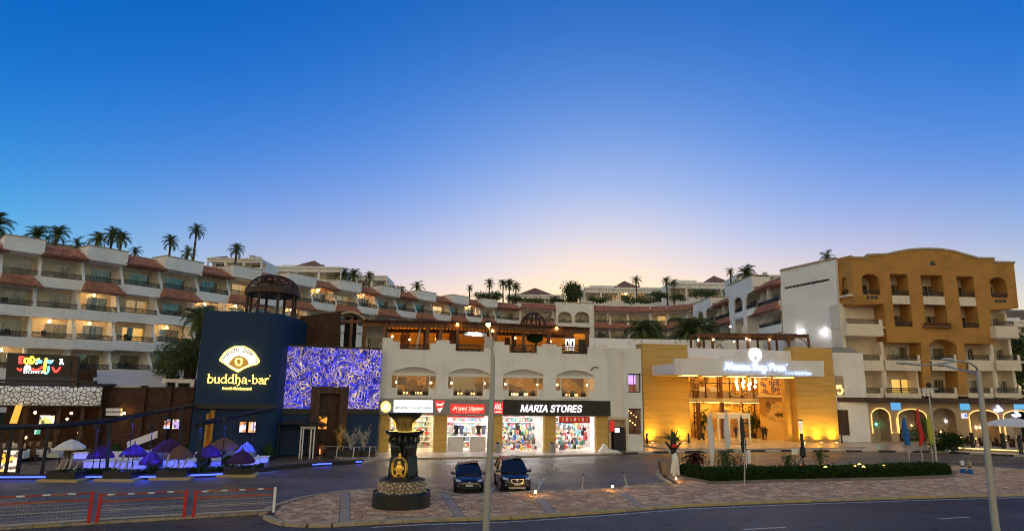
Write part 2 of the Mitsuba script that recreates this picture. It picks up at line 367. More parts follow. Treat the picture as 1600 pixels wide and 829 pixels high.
for i, reg in enumerate(vor.point_region):
    vs = vor.regions[reg]
    if -1 in vs or not vs: continue
    c = Polygon(vor.vertices[vs])
    if not pc.intersects(c) or c.area > 2: continue
    c = c.intersection(clipto).buffer(-.022)
    if c.geom_type == 'Polygon' and c.area > .015: cells.append(c.simplify(.02))
cells.sort(key=lambda c: c.centroid.y + .25 * abs(c.centroid.x) * .3)
rest = [MB() for _ in range(4)]
for i, c in enumerate(cells):
    k = int(rng.integers(0, 4)); h = .132 + rng.uniform(0, .012)
    top = c.buffer(-.015)
    if i < 300 and top.geom_type == 'Polygon' and not top.is_empty:
        put('paving_stone', MB().prism(c, .10, h, 'un'), f'm_stone{k}', pav)
    else: rest[k].prism(c, .10, h, 'un')
for k in range(4): put('far_paving_stones', rest[k], f'm_stone{k}', pav, label='more irregular stones of the paving further off', kind='stuff')


def kerb(parent, line, w, z0, z1, step, mats, name='kerb_stone', out=1):
    ls = LineString([(p[0], p[1]) for p in line]); n = max(1, int(ls.length / step))
    for i in range(n):
        a, b = ls.interpolate(i / n * ls.length), ls.interpolate((i + 1) / n * ls.length)
        f = Frame((a.x, a.y), (b.x - a.x, b.y - a.y)); L = math.hypot(b.x - a.x, b.y - a.y)
        j = rng.uniform(-.008, .008)
        poly = [(0, z0), (w, z0), (w, z1 - .04 + j), (w - .04, z1 + j), (0, z1 + j)]
        put(name, MB(f).prism(poly, .012, L - .012, 'nz'), mats[i % len(mats)] if not callable(mats) else mats(i), parent)


kerb(pav, [(p[0], p[1] + .3) for p in isl_front], .3, -.02, .15, 1.0, lambda i: 'm_kerb_yellow' if i > 4 and (i // 3) % 4 != 2 else 'm_kerb')
kerb(pav, [(p[0], p[1] - .3) for p in isl_back[13:]], .3, -.02, .145, 1.1, ['m_kerb'])
kerb(pav, [(p[0], p[1]) for p in isl_back[6:13]], .28, -.02, .145, 1.0, ['m_kerb', 'm_kerb', 'm_kerb_yellow'])
kerb(pav, [(p[0], p[1] - .1) for p in isl_back[:6]], .28, -.02, .145, 1.2, ['m_kerb'])
sheet('planting_bed', bed, .20, 'm_earth', 'sandy planting bed of the island behind the hedge', thick=.1)
# narrow kerb strip under the red and white barrier
strip = LineString([(p[0], p[1]) for p in [gp(-60, 828), gp(0, 824), gp(200, 812.5), gp(425, 799)]])
med = sheet('median', strip.buffer(.35, cap_style='flat'), .10, 'm_mortar', 'narrow kerb strip that carries the red and white barrier', thick=.1)
kerb(med, [(p[0], p[1] - .36) for p in [gp(-60, 828), gp(0, 824), gp(200, 812.5), gp(425, 799)]], .16, -.02, .12, 1.3, ['m_kerb', 'm_kerb', 'm_kerb_yellow'])

# pavement of the shops and hotel entrance: its kerb line in photo pixels
kl = [gp(x, y, .0) for x, y in [(566, 723.5), (584, 719), (690, 716.3), (860, 713), (928, 711), (968, 709), (1040, 706.5), (1130, 705.5), (1230, 704.5), (1363, 705), (1450, 706), (1504, 708), (1538, 710), (1620, 714)]]
shop_pave = Polygon([(p[0], p[1]) for p in kl] + [(70, 64), (70, 92), (-8, 92), (-14, 66), (-16.2, 58)])
pv2 = sheet('pavement', shop_pave, .15, 'm_terrace', 'pale polished pavement in front of the lit shops and the hotel entrance', thick=.15)
def k2(i): return ['m_kerb_black', 'm_kerb_white'][i % 2] if i > 16 else ('m_kerb' if i < 14 else ['m_kerb_black', 'm_kerb_white'][i % 2])
kerb(pv2, kl, .25, -.02, .165, 1.9, k2)
# raised entrance platform
plat = [gp(x, y, .3) for x, y in [(985, 692), (1040, 699.5), (1130, 700.5), (1236, 699.5), (1300, 698.5), (1352, 697)]]
sheet('entrance_terrace', [(p[0], p[1]) for p in plat] + [(45, 90), (14, 90)], .30, 'm_terrace', 'polished stone entrance terrace of the hotel, reflecting warm light', thick=.14)

# ---------------------------------------------------------------- hotel pieces
LIT = []


def tiles(mb, u0, u1, nt, zt, nb, zb, in0=0., in1=0., per=.34, rows=5):
    W = u1 - u0; k = max(3, int(W / per)); us = np.linspace(0, 1, k * 4 + 1); lift = .055 * np.abs(np.sin(np.arange(len(us)) * np.pi / 4)); lift[::4] = -.01
    d = np.array([nb - nt, zb - zt]); L = np.linalg.norm(d); nr = np.array([-d[1], d[0]]) / L
    if nr[1] < 0: nr = -nr
    ts = np.repeat(np.arange(rows + 1) / rows, 2)[1:-1]; step = np.tile([0, .035], rows)
    V = []
    for t, st in zip(ts, step):
        a, b = u0 + in0 * (1 - t), u1 - in1 * (1 - t)
        off = (lift + st)[:, None] * nr + np.array([nt, zt]) + d * t
        V.append(np.c_[a + (b - a) * us, off])
    V = np.array(V); R, K = V.shape[:2]; ix = np.arange(R * K).reshape(R, K)
    mb.raw(V.reshape(-1, 3), np.stack([ix[:-1, :-1], ix[:-1, 1:], ix[1:, 1:], ix[1:, :-1]], -1).reshape(-1, 4))
    for u, ui in ((u0, u0 + in0), (u1, u1 - in1)):
        mb.raw([[u, nb, zb], [ui, nt, zt], [u, nt, zb]], [[0, 1, 2]])
    mb.box(u0, u1, nt, nb, zb - .10, zb - .04)


def window(b, fr, u0, u1, z0, z1, n, lit=None, panels=2, open_=None):
    m = MB(fr); t = .07
    m.box(u0, u1, n, n + .08, z1 - t, z1); m.box(u0, u1, n, n + .08, z0, z0 + t * .6)
    for i in range(panels + 1):
        u = u0 + (u1 - u0) * i / panels; w = t if i in (0, panels) else t * .55
        m.box(max(u0, u - w / 2), min(u1, u + w / 2), n, n + .075, z0 + t * .6, z1 - t)
    key = put('window', m, 'm_frame', b)
    put('pane', MB(fr).raw([[u0 + .02, n + .05, z0], [u1 - .02, n + .05, z0], [u1 - .02, n + .05, z1], [u0 + .02, n + .05, z1]], [[0, 1, 2, 3]]), 'm_glass', key)
    put('dark_room_sheet', MB(fr).box(u0, u1, n + .002, n + .008, z0, z1), 'm_room_shade', key)  # dark sheet on the wall, shade of an unlit room put into its colour
    c = MB(fr); W = u1 - u0; r = random.random()
    gap = [(0, .46), (.54, 1)] if r < .4 else [(0, .32), (.66, 1)] if r < .6 else [(.04, .96)] if r < .8 else [(0, .24), (.5, .98)]
    for a, e in gap:
        k = max(4, int((e - a) * W / .12)); uu = np.linspace(u0 + a * W, u0 + e * W, k + 1); nn = n + .022 + .011 * (np.arange(k + 1) % 2)
        v = np.array([[x, y, z] for z in (z0, z1 - t) for x, y in zip(uu, nn)])
        c.raw(v, [[i, k + 1 + i, k + 2 + i, i + 1] for i in range(k)])
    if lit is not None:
        put('curtain', c, 'm_curtain', key, emit=lit)  # light of the room behind put into the curtain as a glow
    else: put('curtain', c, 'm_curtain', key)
    return key


def rail(b, fr, u0, u1, z, n, h=.75, name='railing', step=.14, mat_='m_iron'):
    m = MB(fr)
    m.box(u0, u1, n - .04, n + .04, z + h - .10, z + h); m.box(u0, u1, n - .03, n + .03, z + .04, z + .12); m.box(u0, u1, n - .02, n + .02, z + h * .52, z + h * .52 + .06)
    k = max(2, int((u1 - u0) / step))
    for i in range(k + 1):
        u = u0 + (u1 - u0) * i / k; m.box(u - .021, u + .021, n - .02, n + .02, z + .12, z + h - .10)
    return put(name, m, mat_, b)


def lamp(b, p, col=(1, .62, .24), power=85., r=.12, name='ceiling_lamp', wt=1.0):
    return put(name, MB().ball(p, r, 1), 'm_emit', b, emit=[c * power for c in col], wt=wt, smooth=True)


def arch_poly(u0, u1, z0, zs, zt, k=12):
    """An opening from z0 up to springing zs with a crown at zt."""
    c, a = (u0 + u1) / 2, (u1 - u0) / 2
    return [(u0, z0), (u1, z0)] + [(c + a * math.cos(t), zs + (zt - zs) * math.sin(t)) for t in np.linspace(0, math.pi, k)]


ORD = ['first', 'second', 'third', 'fourth', 'fifth', 'sixth', 'seventh', 'eighth', 'ninth', 'tenth']
R_, CH = random.Random(4), []


class Block:
    def __init__(s, key): s.key, s.white, s.cream, s.cap = key, MB(), MB(), MB()
    def on(s, fr):
        for m in (s.white, s.cream, s.cap): m.fr = fr
        return s
    def done(s, wm='m_white', cm='m_cream'):
        put('wall', s.white, wm, s.key)
        if s.cream.v: put('recess_wall', s.cream, cm, s.key)
        if s.cap.v: put('parapet_cap', s.cap, 'm_kerb', s.key)


def bay(B, fr, W, z4, s, top, nf, lit=(), wlit=None, dep=2.2, base=3.0, nwin=1, fins=True, skirt=None):
    """One balcony bay of the terraced hotel: nf storeys down from the top one, whose floor is at z4."""
    B.on(fr); w, c = B.white, B.cream; skirt = (top == 'white') if skirt is None else skirt
    ztop = z4 + .70 * s
    for k in range(nf):
        z = z4 - k * s; up_ = ztop if k == 0 else z + s - .36 * s
        c.box(0, W, -dep - .2, -dep, z - .1, up_ + .2)                                         # back wall
        w.box(0, W, -dep, -.16, z - .22, z - .06)                                              # balcony slab
        if k == 0 and skirt:
            m = MB(fr); tiles(m, -.05, W + .45, -.02, z - .03, .85, z - .36 * s, .3, 1.0); put('tile_roof', m, 'm_tile', B.key)
            w.box(0, W, -.16, -.02, z - .42 * s, z - .02)
        else:
            w.box(0, W, -.16, .02, z - .34 * s, z)                                             # solid balcony front
        if fins:
            h = up_ - z
            w.prism([(-dep, z - .06), (.0, z - .06), (.0, z + .10 * h), (-.35, z + .34 * h), (-.75, z + .62 * h), (-.95, up_ + .05), (-dep, up_ + .05)], -.16, .16, 'nz')
        else: w.box(-.13, .13, -.5, -.2, z - .06, up_ + .05)
        rail(B.key, fr, .2, W - .16, z, -.08, .62)
        for i in range(nwin):
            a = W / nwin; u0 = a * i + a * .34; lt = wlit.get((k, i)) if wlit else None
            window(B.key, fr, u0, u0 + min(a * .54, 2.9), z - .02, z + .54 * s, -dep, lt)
        if R_.random() < .3 and k > 0 and W < 7.5 and z > 0:
            CH.append((fr.w(np.array([W * R_.uniform(.25, .5), -.9, z - .06])), fr, k))
        if k in lit:
            lamp(B.key, fr.w(np.array([W * .42, -dep * .55, up_ - .22]))[:3])
    zb = z4 - (nf - 1) * s - .34 * s
    w.box(0, W, -dep - .2, -.5, base, zb)
    if top == 'white':
        w.box(-.12, W + .05, -dep - .4, .55, ztop, z4 + 1.17 * s); B.cap.box(-.16, W + .09, -dep - .44, .60, z4 + 1.17 * s + .002, z4 + 1.21 * s)
    elif top == 'tile':
        w.box(0, W, -dep - .2, .2, ztop, ztop + .16)
        m = MB(fr); tiles(m, -.1, W + .3, -1.5, z4 + 1.12 * s, .75, ztop + .05, .35, 1.1, rows=7); put('tile_roof', m, 'm_tile', B.key)
        w.box(0, W, -dep - .3, -1.45, ztop + .16, z4 + 1.1 * s); B.cap.box(0, W, -dep - .3, -1.4, z4 + 1.1 * s + .002, z4 + 1.14 * s)


# ---- left wing
LW = Block(thing('hotel_building', 'white terraced hotel wing stepping down the slope on the left, with tiled roofs and parapets', 'hotel'))
ex = [-150, -75, 0, 61, 130, 191, 252, 309, 358, 402, 446, 488, 525, 560, 591, 621, 650, 677.5, 704.6, 729, 752.6, 774.7, 812]
ey = [410, 417.5, 424.5, 431, 438, 444, 450, 456, 459.5, 463, 467.5, 471.5, 475, 478.3, 481.5, 484.5, 487.3, 490, 492, 494, 496, 498.3, 500]
yy = [np.interp(x, [-150, -70, 0, 61, 147, 263, 400, 607, 750, 812], [60, 63, 66.5, 69, 72.5, 79.6, 90.5, 112.8, 131, 136.5]) for x in ex]
lits = {(60, 2): 1, (130, 2): 1, (130, 1): 1, (252, 2): 1, (252, 1): 0, (-75, 3): 1, (488, 0): 1, (560, 0): 1, (358, 1): 1, (446, 1): 1, (309, 1): 1}
litb = {61: (2,), 130: (1, 2), 252: (2,), 0: (3,), 488: (0,), 560: (0,), 358: (1,), 446: (1,), 309: (1,), 729: (0,)}
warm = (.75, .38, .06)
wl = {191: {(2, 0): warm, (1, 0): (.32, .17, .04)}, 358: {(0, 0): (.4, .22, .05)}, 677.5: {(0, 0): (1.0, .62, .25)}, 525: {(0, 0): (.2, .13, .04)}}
for i in range(len(ex) - 1):
    a, b = at(ex[i], ey[i], yy[i]), at(ex[i + 1], ey[i + 1], yy[i + 1]); f = Frame(a, b - a); W = np.linalg.norm((b - a)[:2])
    bay(LW, f, W, (a[2] + b[2]) / 2, 3.4, 'white' if i % 2 == 0 else 'tile', 4 if ex[i] < 300 else 2, litb.get(ex[i], ()), wl.get(ex[i]), nwin=2 if ex[i] == 774.7 else 1)
    if i == len(ex) - 2: LW.white.box(W - .1, W + .3, -2.4, .1, 3, (a[2] + b[2]) / 2 + 3.8)
LW.done()
for o_, fr_, k_ in CH:
    q_ = Frame(o_, fr_.u); z_ = o_[2]; ab = sum(1 for c in CH[:[id(c[0]) for c in CH].index(id(o_))] if c[2] == k_); k = thing('balcony_chair', f'dark chair, {["", "second", "third", "lowest"][k_]} balcony row of the left hotel wing, {ORD[ab]} from the left', 'chair', 'chairs on the hotel balconies')
    put('seat', MB(q_).box(-.25, .25, -.25, .25, z_ + .40, z_ + .46), 'm_dark', k); put('backrest', MB(q_).box(-.25, .25, -.29, -.25, z_ + .46, z_ + .92), 'm_dark', k); put('legs', MB(q_).box(-.23, -.19, -.22, .22, z_ + .01, z_ + .40).box(.19, .23, -.22, .22, z_ + .01, z_ + .40), 'm_dark', k)

# ---- middle, seen across the garden
MW = Block(thing('hotel_building', 'far curved middle part of the white hotel under one long tiled eave', 'hotel'))
cx = [812, 868, 927.5, 953.5, 982, 1016, 1041, 1070, 1087]; cy = [500, 501.5, 503, 504.2, 504.8, 505, 504.5, 502.5, 500.5]
cY = [136.5, 138.5, 140, 140.5, 140.5, 140, 138.5, 135, 131.5]
for i in range(len(cx) - 1):
    a, b = at(cx[i], cy[i], cY[i]), at(cx[i + 1], cy[i + 1], cY[i + 1]); f = Frame(a, b - a); W = np.linalg.norm((b - a)[:2]); z4 = (a[2] + b[2]) / 2
    if i == 1:
        MW.on(f); holes = []
        for x0, x1 in ((872, 893.5), (898.4, 920.8)):
            u0, z0 = f.uz(x0, 503.5, .4); u1, zt = f.uz(x1, 487, .4); holes.append(Polygon(arch_poly(u0, u1, z0, z0 + (zt - z0) * .55, zt)))
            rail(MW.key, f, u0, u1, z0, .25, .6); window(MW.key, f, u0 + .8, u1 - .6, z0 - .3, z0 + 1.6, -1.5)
        MW.white.prism(rect(0, 0, W, z4 + 4.15).difference(union_all(holes)), .1, .4); MW.white.box(0, W, -2, .1, z4 + 3.6, z4 + 4.1)
        MW.cream.box(0, W, -1.7, -1.5, z4 - 3, z4 + 3.6); MW.white.box(0, W, -1.5, .1, z4 - .4, z4 - .1); MW.cap.box(-.1, W + .1, -2, .5, z4 + 4.16, z4 + 4.3)
    else:
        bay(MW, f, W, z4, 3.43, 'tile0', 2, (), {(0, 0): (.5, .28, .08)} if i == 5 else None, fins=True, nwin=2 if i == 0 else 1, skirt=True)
        m = MB(f); tiles(m, 0, W, -1.2, z4 + 1.16 * 3.43, .5, z4 + .74 * 3.43, 0, 0, rows=6); put('tile_roof', m, 'm_tile', MW.key)
        MW.white.box(0, W, -2.6, .2, z4 + .70 * 3.43, z4 + .72 * 3.43); MW.white.box(0, W, -2.6, -1.15, z4 + .72 * 3.43, z4 + 1.17 * 3.43)
MW.done()

# ---- right wing, running towards the camera
RW = Block(thing('hotel_building', 'white hotel wing with round arches and tiled eaves right of the garden', 'hotel'))
fR = frame2(1087, 131.5, 1219, 93.5, 500); Z4R = fR.uz(1153, 489)[1]; sR = 3.5
def rsec(x0, x1, arches, xs=None, top=0, splits=()):
    u0 = fR.uz(x0, 490)[0]; u1 = fR.uz(x1, 490)[0]; f = Frame(fR.w(np.array([u0, 0, 0])), fR.u); W = u1 - u0
    if arches:
        RW.on(f); holes = []
        for a, b in arches:
            p, q_ = fR.uz(a, 490, .5)[0] - u0, fR.uz(b, 490, .5)[0] - u0
            holes.append(Polygon(arch_poly(p, q_, Z4R, Z4R + 1.5, Z4R + 2.6))); rail(RW.key, f, p, q_, Z4R, .3, .7)
            holes.append(rect(p, Z4R - 4, q_, Z4R - 1.1))
        RW.white.prism(rect(0, 4, W, Z4R + 4.6 + top).difference(union_all(holes)), .2, .5); RW.white.box(0, W, -2.4, .2, Z4R + 3.4, Z4R + 4.5 + top)
        RW.cream.box(0, W, -2.4, -2.2, 4, Z4R + 3.4); RW.white.box(0, W, -2.2, .2, Z4R - .4, Z4R - .1); RW.cap.box(-.1, W + .1, -2.4, .62, Z4R + 4.61 + top, Z4R + 4.75 + top)
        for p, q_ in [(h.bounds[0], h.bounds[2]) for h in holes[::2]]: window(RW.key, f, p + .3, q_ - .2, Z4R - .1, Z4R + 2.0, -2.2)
        for h in holes[::2]:
            RW.white.prism([(-2.2, Z4R - 3.9), (1.2, Z4R - 3.9), (1.2, Z4R - 3.2), (-.2, Z4R - 1.2), (-2.2, Z4R - 1.2)], h.bounds[0] - .5, h.bounds[0] - .2, 'nz')
    else:
        bay(RW, f, W, Z4R, sR, 'tile', 2, (), None, nwin=2, fins=True, skirt=True)
        RW.on(f); RW.white.box(W * .5 - .2, W * .5 + .2, -.5, -.1, Z4R - .1, Z4R + .7 * sR)
rsec(1087, 1115.5, [(1089.5, 1098.5), (1102, 1112.5)])
rsec(1115.5, 1143.7, [])
rsec(1143.7, 1183.5, [(1147, 1160.5), (1165.5, 1180.5)], top=.6)
rsec(1183.5, 1219, [])
lamp(RW.key, at(1141, 510, 104.0), (1, .8, .5), 60, .14, 'wall_lamp')
RW.done()

# garden terrace inside the crescent
sheet('garden_terrace', [(-6, 98), (37.5, 98), (38, 131), (20, 138.5), (-6, 134)], 13.6, 'm_earth', 'planted garden terrace inside the curve of the hotel', thick=.5)
put('retaining_wall', MB().box(-8, 39, 97.4, 98, 0, 14.2), 'm_white', label='plain white retaining wall under the hotel garden', cat='wall')
# ---------------------------------------------------------------- ochre hotel on the right
OH = thing('hotel_building', 'ochre and white hotel block with a curved parapet and deep balconies on the right', 'hotel')
FH = frame2(1305, 84, 1592, 85.7, 560)
def hz_(y, x=1450): return FH.uz(x, y)[1]
def hu(x, y=500): return FH.uz(x, y)[0]
out = FH.poly([(1329, 402), (1354, 402.5), (1355, 398), (1386, 397), (1400, 393.5), (1418, 390.3), (1435, 388.8), (1450, 388.4), (1470, 389.2), (1490, 392.3), (1510, 398), (1528, 403), (1552, 403.5), (1552.5, 409), (1584, 410), (1591.5, 481), (1547, 484), (1553, 537), (1506, 535.8), (1513, 616), (1498, 616), (1495, 540), (1488, 534), (1479, 530.5), (1470, 529.5), (1460, 531), (1451, 537), (1456, 616), (1443, 616), (1439, 535), (1387, 534.4), (1381, 474), (1336, 476)])
z1, z2, z3, z4 = (hz_(y) for y in (461, 510, 560, 613.5))
def strip(x0, x1, yt, yb): u0, u1, a, b = FH.r(x0, yt, x1, yb); return rect(u0, a, u1, b)
def arch(x0, x1, yt, yb, rise=.3):
    u0, u1, a, b = FH.r(x0, yt, x1, yb); return Polygon(arch_poly(u0, u1, a, b - (b - a) * rise, b))
opens = [arch(1345, 1376, 427, 460), arch(1545, 1576, 432.5, 465), strip(1390, 1427, 427.5, 510), strip(1438, 1482, 429, 510), strip(1494, 1531, 431, 512)]
mb = MB(FH).prism(Polygon(out).buffer(0).difference(union_all(opens)), -2.3, 0)
uL = hu(1329, 402)
a3 = at(1305, 405, 86.6); FA = Frame(a3, FH.w(np.array([uL, 0, 0])) - a3 * np.array([1, 1, 0])); LA = np.linalg.norm((FH.w(np.array([uL, 0, 0])) - a3)[:2])
ah0, ah1 = FA.uz(1314, 446), FA.uz(1325, 446)
mb.fr = FA; mb.prism(rect(0, hz_(476), LA, hz_(402.3)).difference(Polygon(arch_poly(ah0[0], ah1[0], z1, z1 + 1.7, z1 + 2.5))), -.4, 0)
put('facade', mb, 'm_ochre', OH)
mb = MB(FH); UR = hu(1590, 440)
mb.box(2.4, UR - .3, -14, -2.5, 0, hz_(412)); put('wall', mb, 'm_ivory', OH)
mb = MB(FH); mb.prism(Polygon(out).buffer(0).intersection(rect(-5, hz_(476) + .3, 60, 60)).buffer(-.4), -2.45, -2.31); put('parapet', mb, 'm_ochre', OH)
wm = MB(FH); cm = MB(FH)
cm.box(2.6, UR - 1.2, -2.5, -2.3, hz_(621), z1 + 3.2)
for z in (z1, z2, z3, z4): wm.box(2.6 if z == z1 else .9, UR - .5, -2.3, -.1, z - .35, z - .1)
cap = MB(FH).prism(LineString(out[:15]).buffer(.14), -.1, .12); put('parapet_cap', cap, 'm_kerb', OH)
# white balcony fronts in the strips of the top floor
for x0, x1, ya, yb in [(1390, 1427, 461.5, 475), (1438, 1482, 462.5, 476), (1494, 1531, 464, 478)]:
    u0, u1, za, zb = FH.r(x0, ya, x1, yb); wm.box(u0 + .03, u1 - .03, -.25, -.06, za, zb)
# projecting white balconies
def balc(x0, x1, ya, yb, n=1.0):
    u0, u1, za, zb = FH.r(x0, ya, x1, yb, n); wm.box(u0, u1, n - .2, n, za, zb); wm.box(u0, u0 + .2, -2.2, n - .2, za, zb); wm.box(u1 - .2, u1, -2.2, n - .2, za, zb); wm.box(u0 + .2, u1 - .2, -2.2, n - .2, za, za + .25)
    return u0, u1, za, zb
for x0, x1, ya, yb in [(1322, 1381, 505, 524.5), (1555, 1593, 508.5, 528)]:
    u0, u1, za, zb = balc(x0, x1, ya, yb); rail(OH, FH, u0 + .2, u1 - .5, zb, .9, .65)
    wm.box(u1 - .5, u1, .8, 1, zb, zb + .6)
for ya, yb, rows in [(562, 579, 3), (613.5, 621.5, 4)]:
    for x0, x1 in [(1338, 1381), (1383, 1440), (1456, 1497), (1513, 1553), (1556, 1597)]:
        if rows == 3 and x0 == 1338: x0 = 1345
        u0, u1, za, zb = FH.r(x0, ya, x1, yb, .1); wm.box(u0, u1, -.1, .1, za, zb); rail(OH, FH, u0 + .35, u1 - .35, zb, 0, .7)
        wm.box(u1 - .35, u1, -.1, .1, zb, zb + .75)
for x in (1381.5, 1554): u = hu(x, 560); wm.box(u - .2, u + .2, -2.3, -.2, z4 - .3, hz_(535))
for x in (1436, 1556, 1382): u = hu(x, 590); wm.box(u - .12, u + .12, -2.3, -.3, z4 - .3, z3 - .3)
wm.box(1.1, 1.6, -2.2, .15, 0, hz_(478)); wm.box(1.6, hu(1381, 480), -2.5, -2.2, hz_(621), hz_(478)); wm.box(UR - 1.6, UR - 1.2, -2.3, -1.2, hz_(621), hz_(484))
put('balcony_front', wm, 'm_ivory', OH); put('recess_wall', cm, 'm_cream', OH)
# doors and rails
for x0, x1, y0, y1, lit in [(1345, 1357, 444, 461, 0), (1391, 1407, 444, 461, 0), (1440, 1460, 446, 462, 0), (1496, 1511, 448, 464, 0), (1546, 1553, 448, 465, 0),
                            (1324, 1360, 491, 511, 0), (1395, 1414, 492, 511, 0), (1445, 1466, 493, 511, 0), (1502, 1517, 495, 513, 0), (1549, 1562, 496, 514, 0),
                            (1341, 1366, 540.5, 560, 0), (1390, 1419, 541, 561, 0), (1452, 1477, 543, 562, 0), (1508, 1523, 543.5, 563, 0), (1551, 1569, 545, 563, 0),
                            (1349, 1370, 592, 614, 1), (1392, 1424, 591.5, 614, 1), (1455, 1477, 592, 615, 0), (1513, 1529, 593, 615, 0), (1557, 1576, 594, 616, 0)]:
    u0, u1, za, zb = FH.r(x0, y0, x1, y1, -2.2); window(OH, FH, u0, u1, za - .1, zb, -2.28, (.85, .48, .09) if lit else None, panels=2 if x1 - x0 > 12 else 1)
for x0, x1, y in [(1345, 1376, 460), (1391, 1427, 461.5), (1439, 1482, 462.5), (1495, 1531, 464), (1546, 1576, 465), (1391, 1427, 510), (1495, 1531, 512)]:
    u0, u1, a, b = FH.r(x0, y, x1, y - 6); rail(OH, FH, u0, u1, a, -.2, .75)
u0, u1, a, b = FH.r(1444, 511, 1486, 504.5, .25); m = MB(FH).box(u0, u1, 0.01, .5, a, a + .25)
for k in range(9): u = u0 + .2 + k * (u1 - u0 - .4) / 8; m.box(u - .05, u + .05, .02, .45, a + .25, b)
put('window_box', m, 'm_wood', OH)
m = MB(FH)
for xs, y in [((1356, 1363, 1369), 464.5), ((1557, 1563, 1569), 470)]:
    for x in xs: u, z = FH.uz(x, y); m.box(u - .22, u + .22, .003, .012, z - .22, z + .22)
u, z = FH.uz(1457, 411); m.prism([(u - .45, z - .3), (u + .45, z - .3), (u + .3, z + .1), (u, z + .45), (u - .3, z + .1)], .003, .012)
put('vent_shade_patch', m, 'm_black', OH)  # dark patches on the surface, coloured like the shade inside holes
rail(OH, FA, ah0[0] + .1, ah1[0] - .1, z1, -.1, .7)
# arcade on the ground floor
zA = hz_(629); ac = MB(FH); hol = []; neon = MB(FH)
arcs_ = []
for x0, x1, yt, ys, lit in [(1361, 1390, 637, 650, 1), (1402, 1447, 638.5, 650, 1), (1457, 1493, 637, 648, 0), (1513.5, 1559, 640, 650, 1), (1567, 1612, 641, 650, 1)]:
    u0, zs = FH.uz(x0, ys, .5); u1, _ = FH.uz(x1, ys, .5); zt = FH.uz((x0 + x1) / 2, yt, .5)[1]
    p = arch_poly(u0, u1, .3, zs, zt); hol.append(Polygon(p))
    if lit: put('arch_light', MB(FH).tube([[a, .58, b] for a, b in [(u1, 1.3)] + p[2:] + [(u0, 1.3)]], .07, 5), 'm_emit', OH, emit=(1.6, .85, .22))
ac.prism(rect(-1, .2, UR + 6, zA).difference(union_all(hol)), .2, .5)
put('arcade', ac, 'm_tan', OH)
u0, u1, a, b = FH.r(1393, 674, 1400.5, 652, .55); put('pier_light', MB(FH).tube([[u0, .58, b], [u0, .58, a], [u1, .58, a], [u1, .58, b]], .06, 5), 'm_emit', OH, emit=(1.6, .85, .22))
put('soffit', MB(FH).box(-1, UR + 6, -2, 1.4, zA, hz_(622)), 'm_darkwood', OH)
m = MB(FH); m.box(-1, UR + 6, -7, -6.8, .2, zA); m.box(-1, UR + 6, -6.8, .2, zA - .2, zA - .01); put('arcade_room', m, 'm_dark', OH)
for x in (1395.5, 1452, 1503, 1563): u = hu(x, 660); put('arcade_wall', MB(FH).box(u - .2, u + .2, -6.8, .2, .2, zA), 'm_tan', OH)
def sign(fr, x0, y0, x1, y1, n, m, emit=None, wt=.3, name='sign', **k):
    u0, u1, a, b = fr.r(x0, y0, x1, y1, n); return put(name, MB(fr).box(u0, u1, n - .08, n, a, b), m, emit=emit, wt=wt, **k)
sign(FH, 1392, 628, 1408, 640, .62, 'm_screen', (.10, .38, .75), label='small bright blue sign over the pier of the neon-outlined arches, left one', cat='sign')
sign(FH, 1500, 629, 1516, 640, .62, 'm_screen', (.10, .40, .70), label='blue sign on the arcade right of the white column', cat='sign')
sign(FH, 1584, 628, 1602, 639, .62, 'm_screen', (.12, .45, .75), label='turquoise blue sign at the right end of the arcade', cat='sign')
k = sign(FH, 1502, 645, 1512, 653, .66, 'm_plainwhite', (.55, .5, .6), label='small white sign with a blue and red mark under the blue sign', cat='sign')
u, z = FH.uz(1509, 648.5, .67); put('emblem', MB(FH).ball((u, .68, z), .22, 1, (1, .2, 1)), 'm_screen', k, emit=(.1, .3, 1.2), wt=.05)
for x, y, l in [(1560, 639, 'cluster of blue white light bulbs over the arcade between two arches'), (1588, 647, 'cluster of blue white bulbs over the rightmost arch')]:
    m = MB(FH); u, z = FH.uz(x, y, .7)
    for du, dz in [(-.42, -.1), (.42, -.1), (0, .35), (-.1, -.2), (.2, .1)]: m.ball((u + du, .7, z + dz), .2, 1)
    put('bulb_sign', m, 'm_emit', emit=(1.2, 1.5, 3), wt=.3, label=l, cat='sign')
FHt = Frame(FH.w(np.array([0, .63, 0])), FH.u)
def letters(fr, text, x0, y0, x1, y1, n, m, emit=None, parent=None, bold=True, slant=0., name='lettering', wt=.3, depth=.05, font=None):
    """Raised lettering that fills the box given in photo pixels."""
    t = meshkit.text_mesh(text, 1.0, 1.0, bold) if font is None else font(text); v = np.array(t.vertices); v[:, 0] += slant * v[:, 1]
    lo, hi = v.min(0), v.max(0); bl, br, tl = fr.uz(x0, y1, n), fr.uz(x1, y1, n), fr.uz(x0, y0, n)
    s_ = (v - lo) / np.maximum(hi - lo, 1e-6); w = np.c_[bl[0] + s_[:, 0] * (br[0] - bl[0]), np.full(len(v), n) + s_[:, 2] * depth, bl[1] + s_[:, 1] * (tl[1] - bl[1])]
    mb = MB(fr).raw(w, np.asarray(t.faces)[:, ::-1]); return put(name, mb, m, parent, emit=emit, wt=wt)
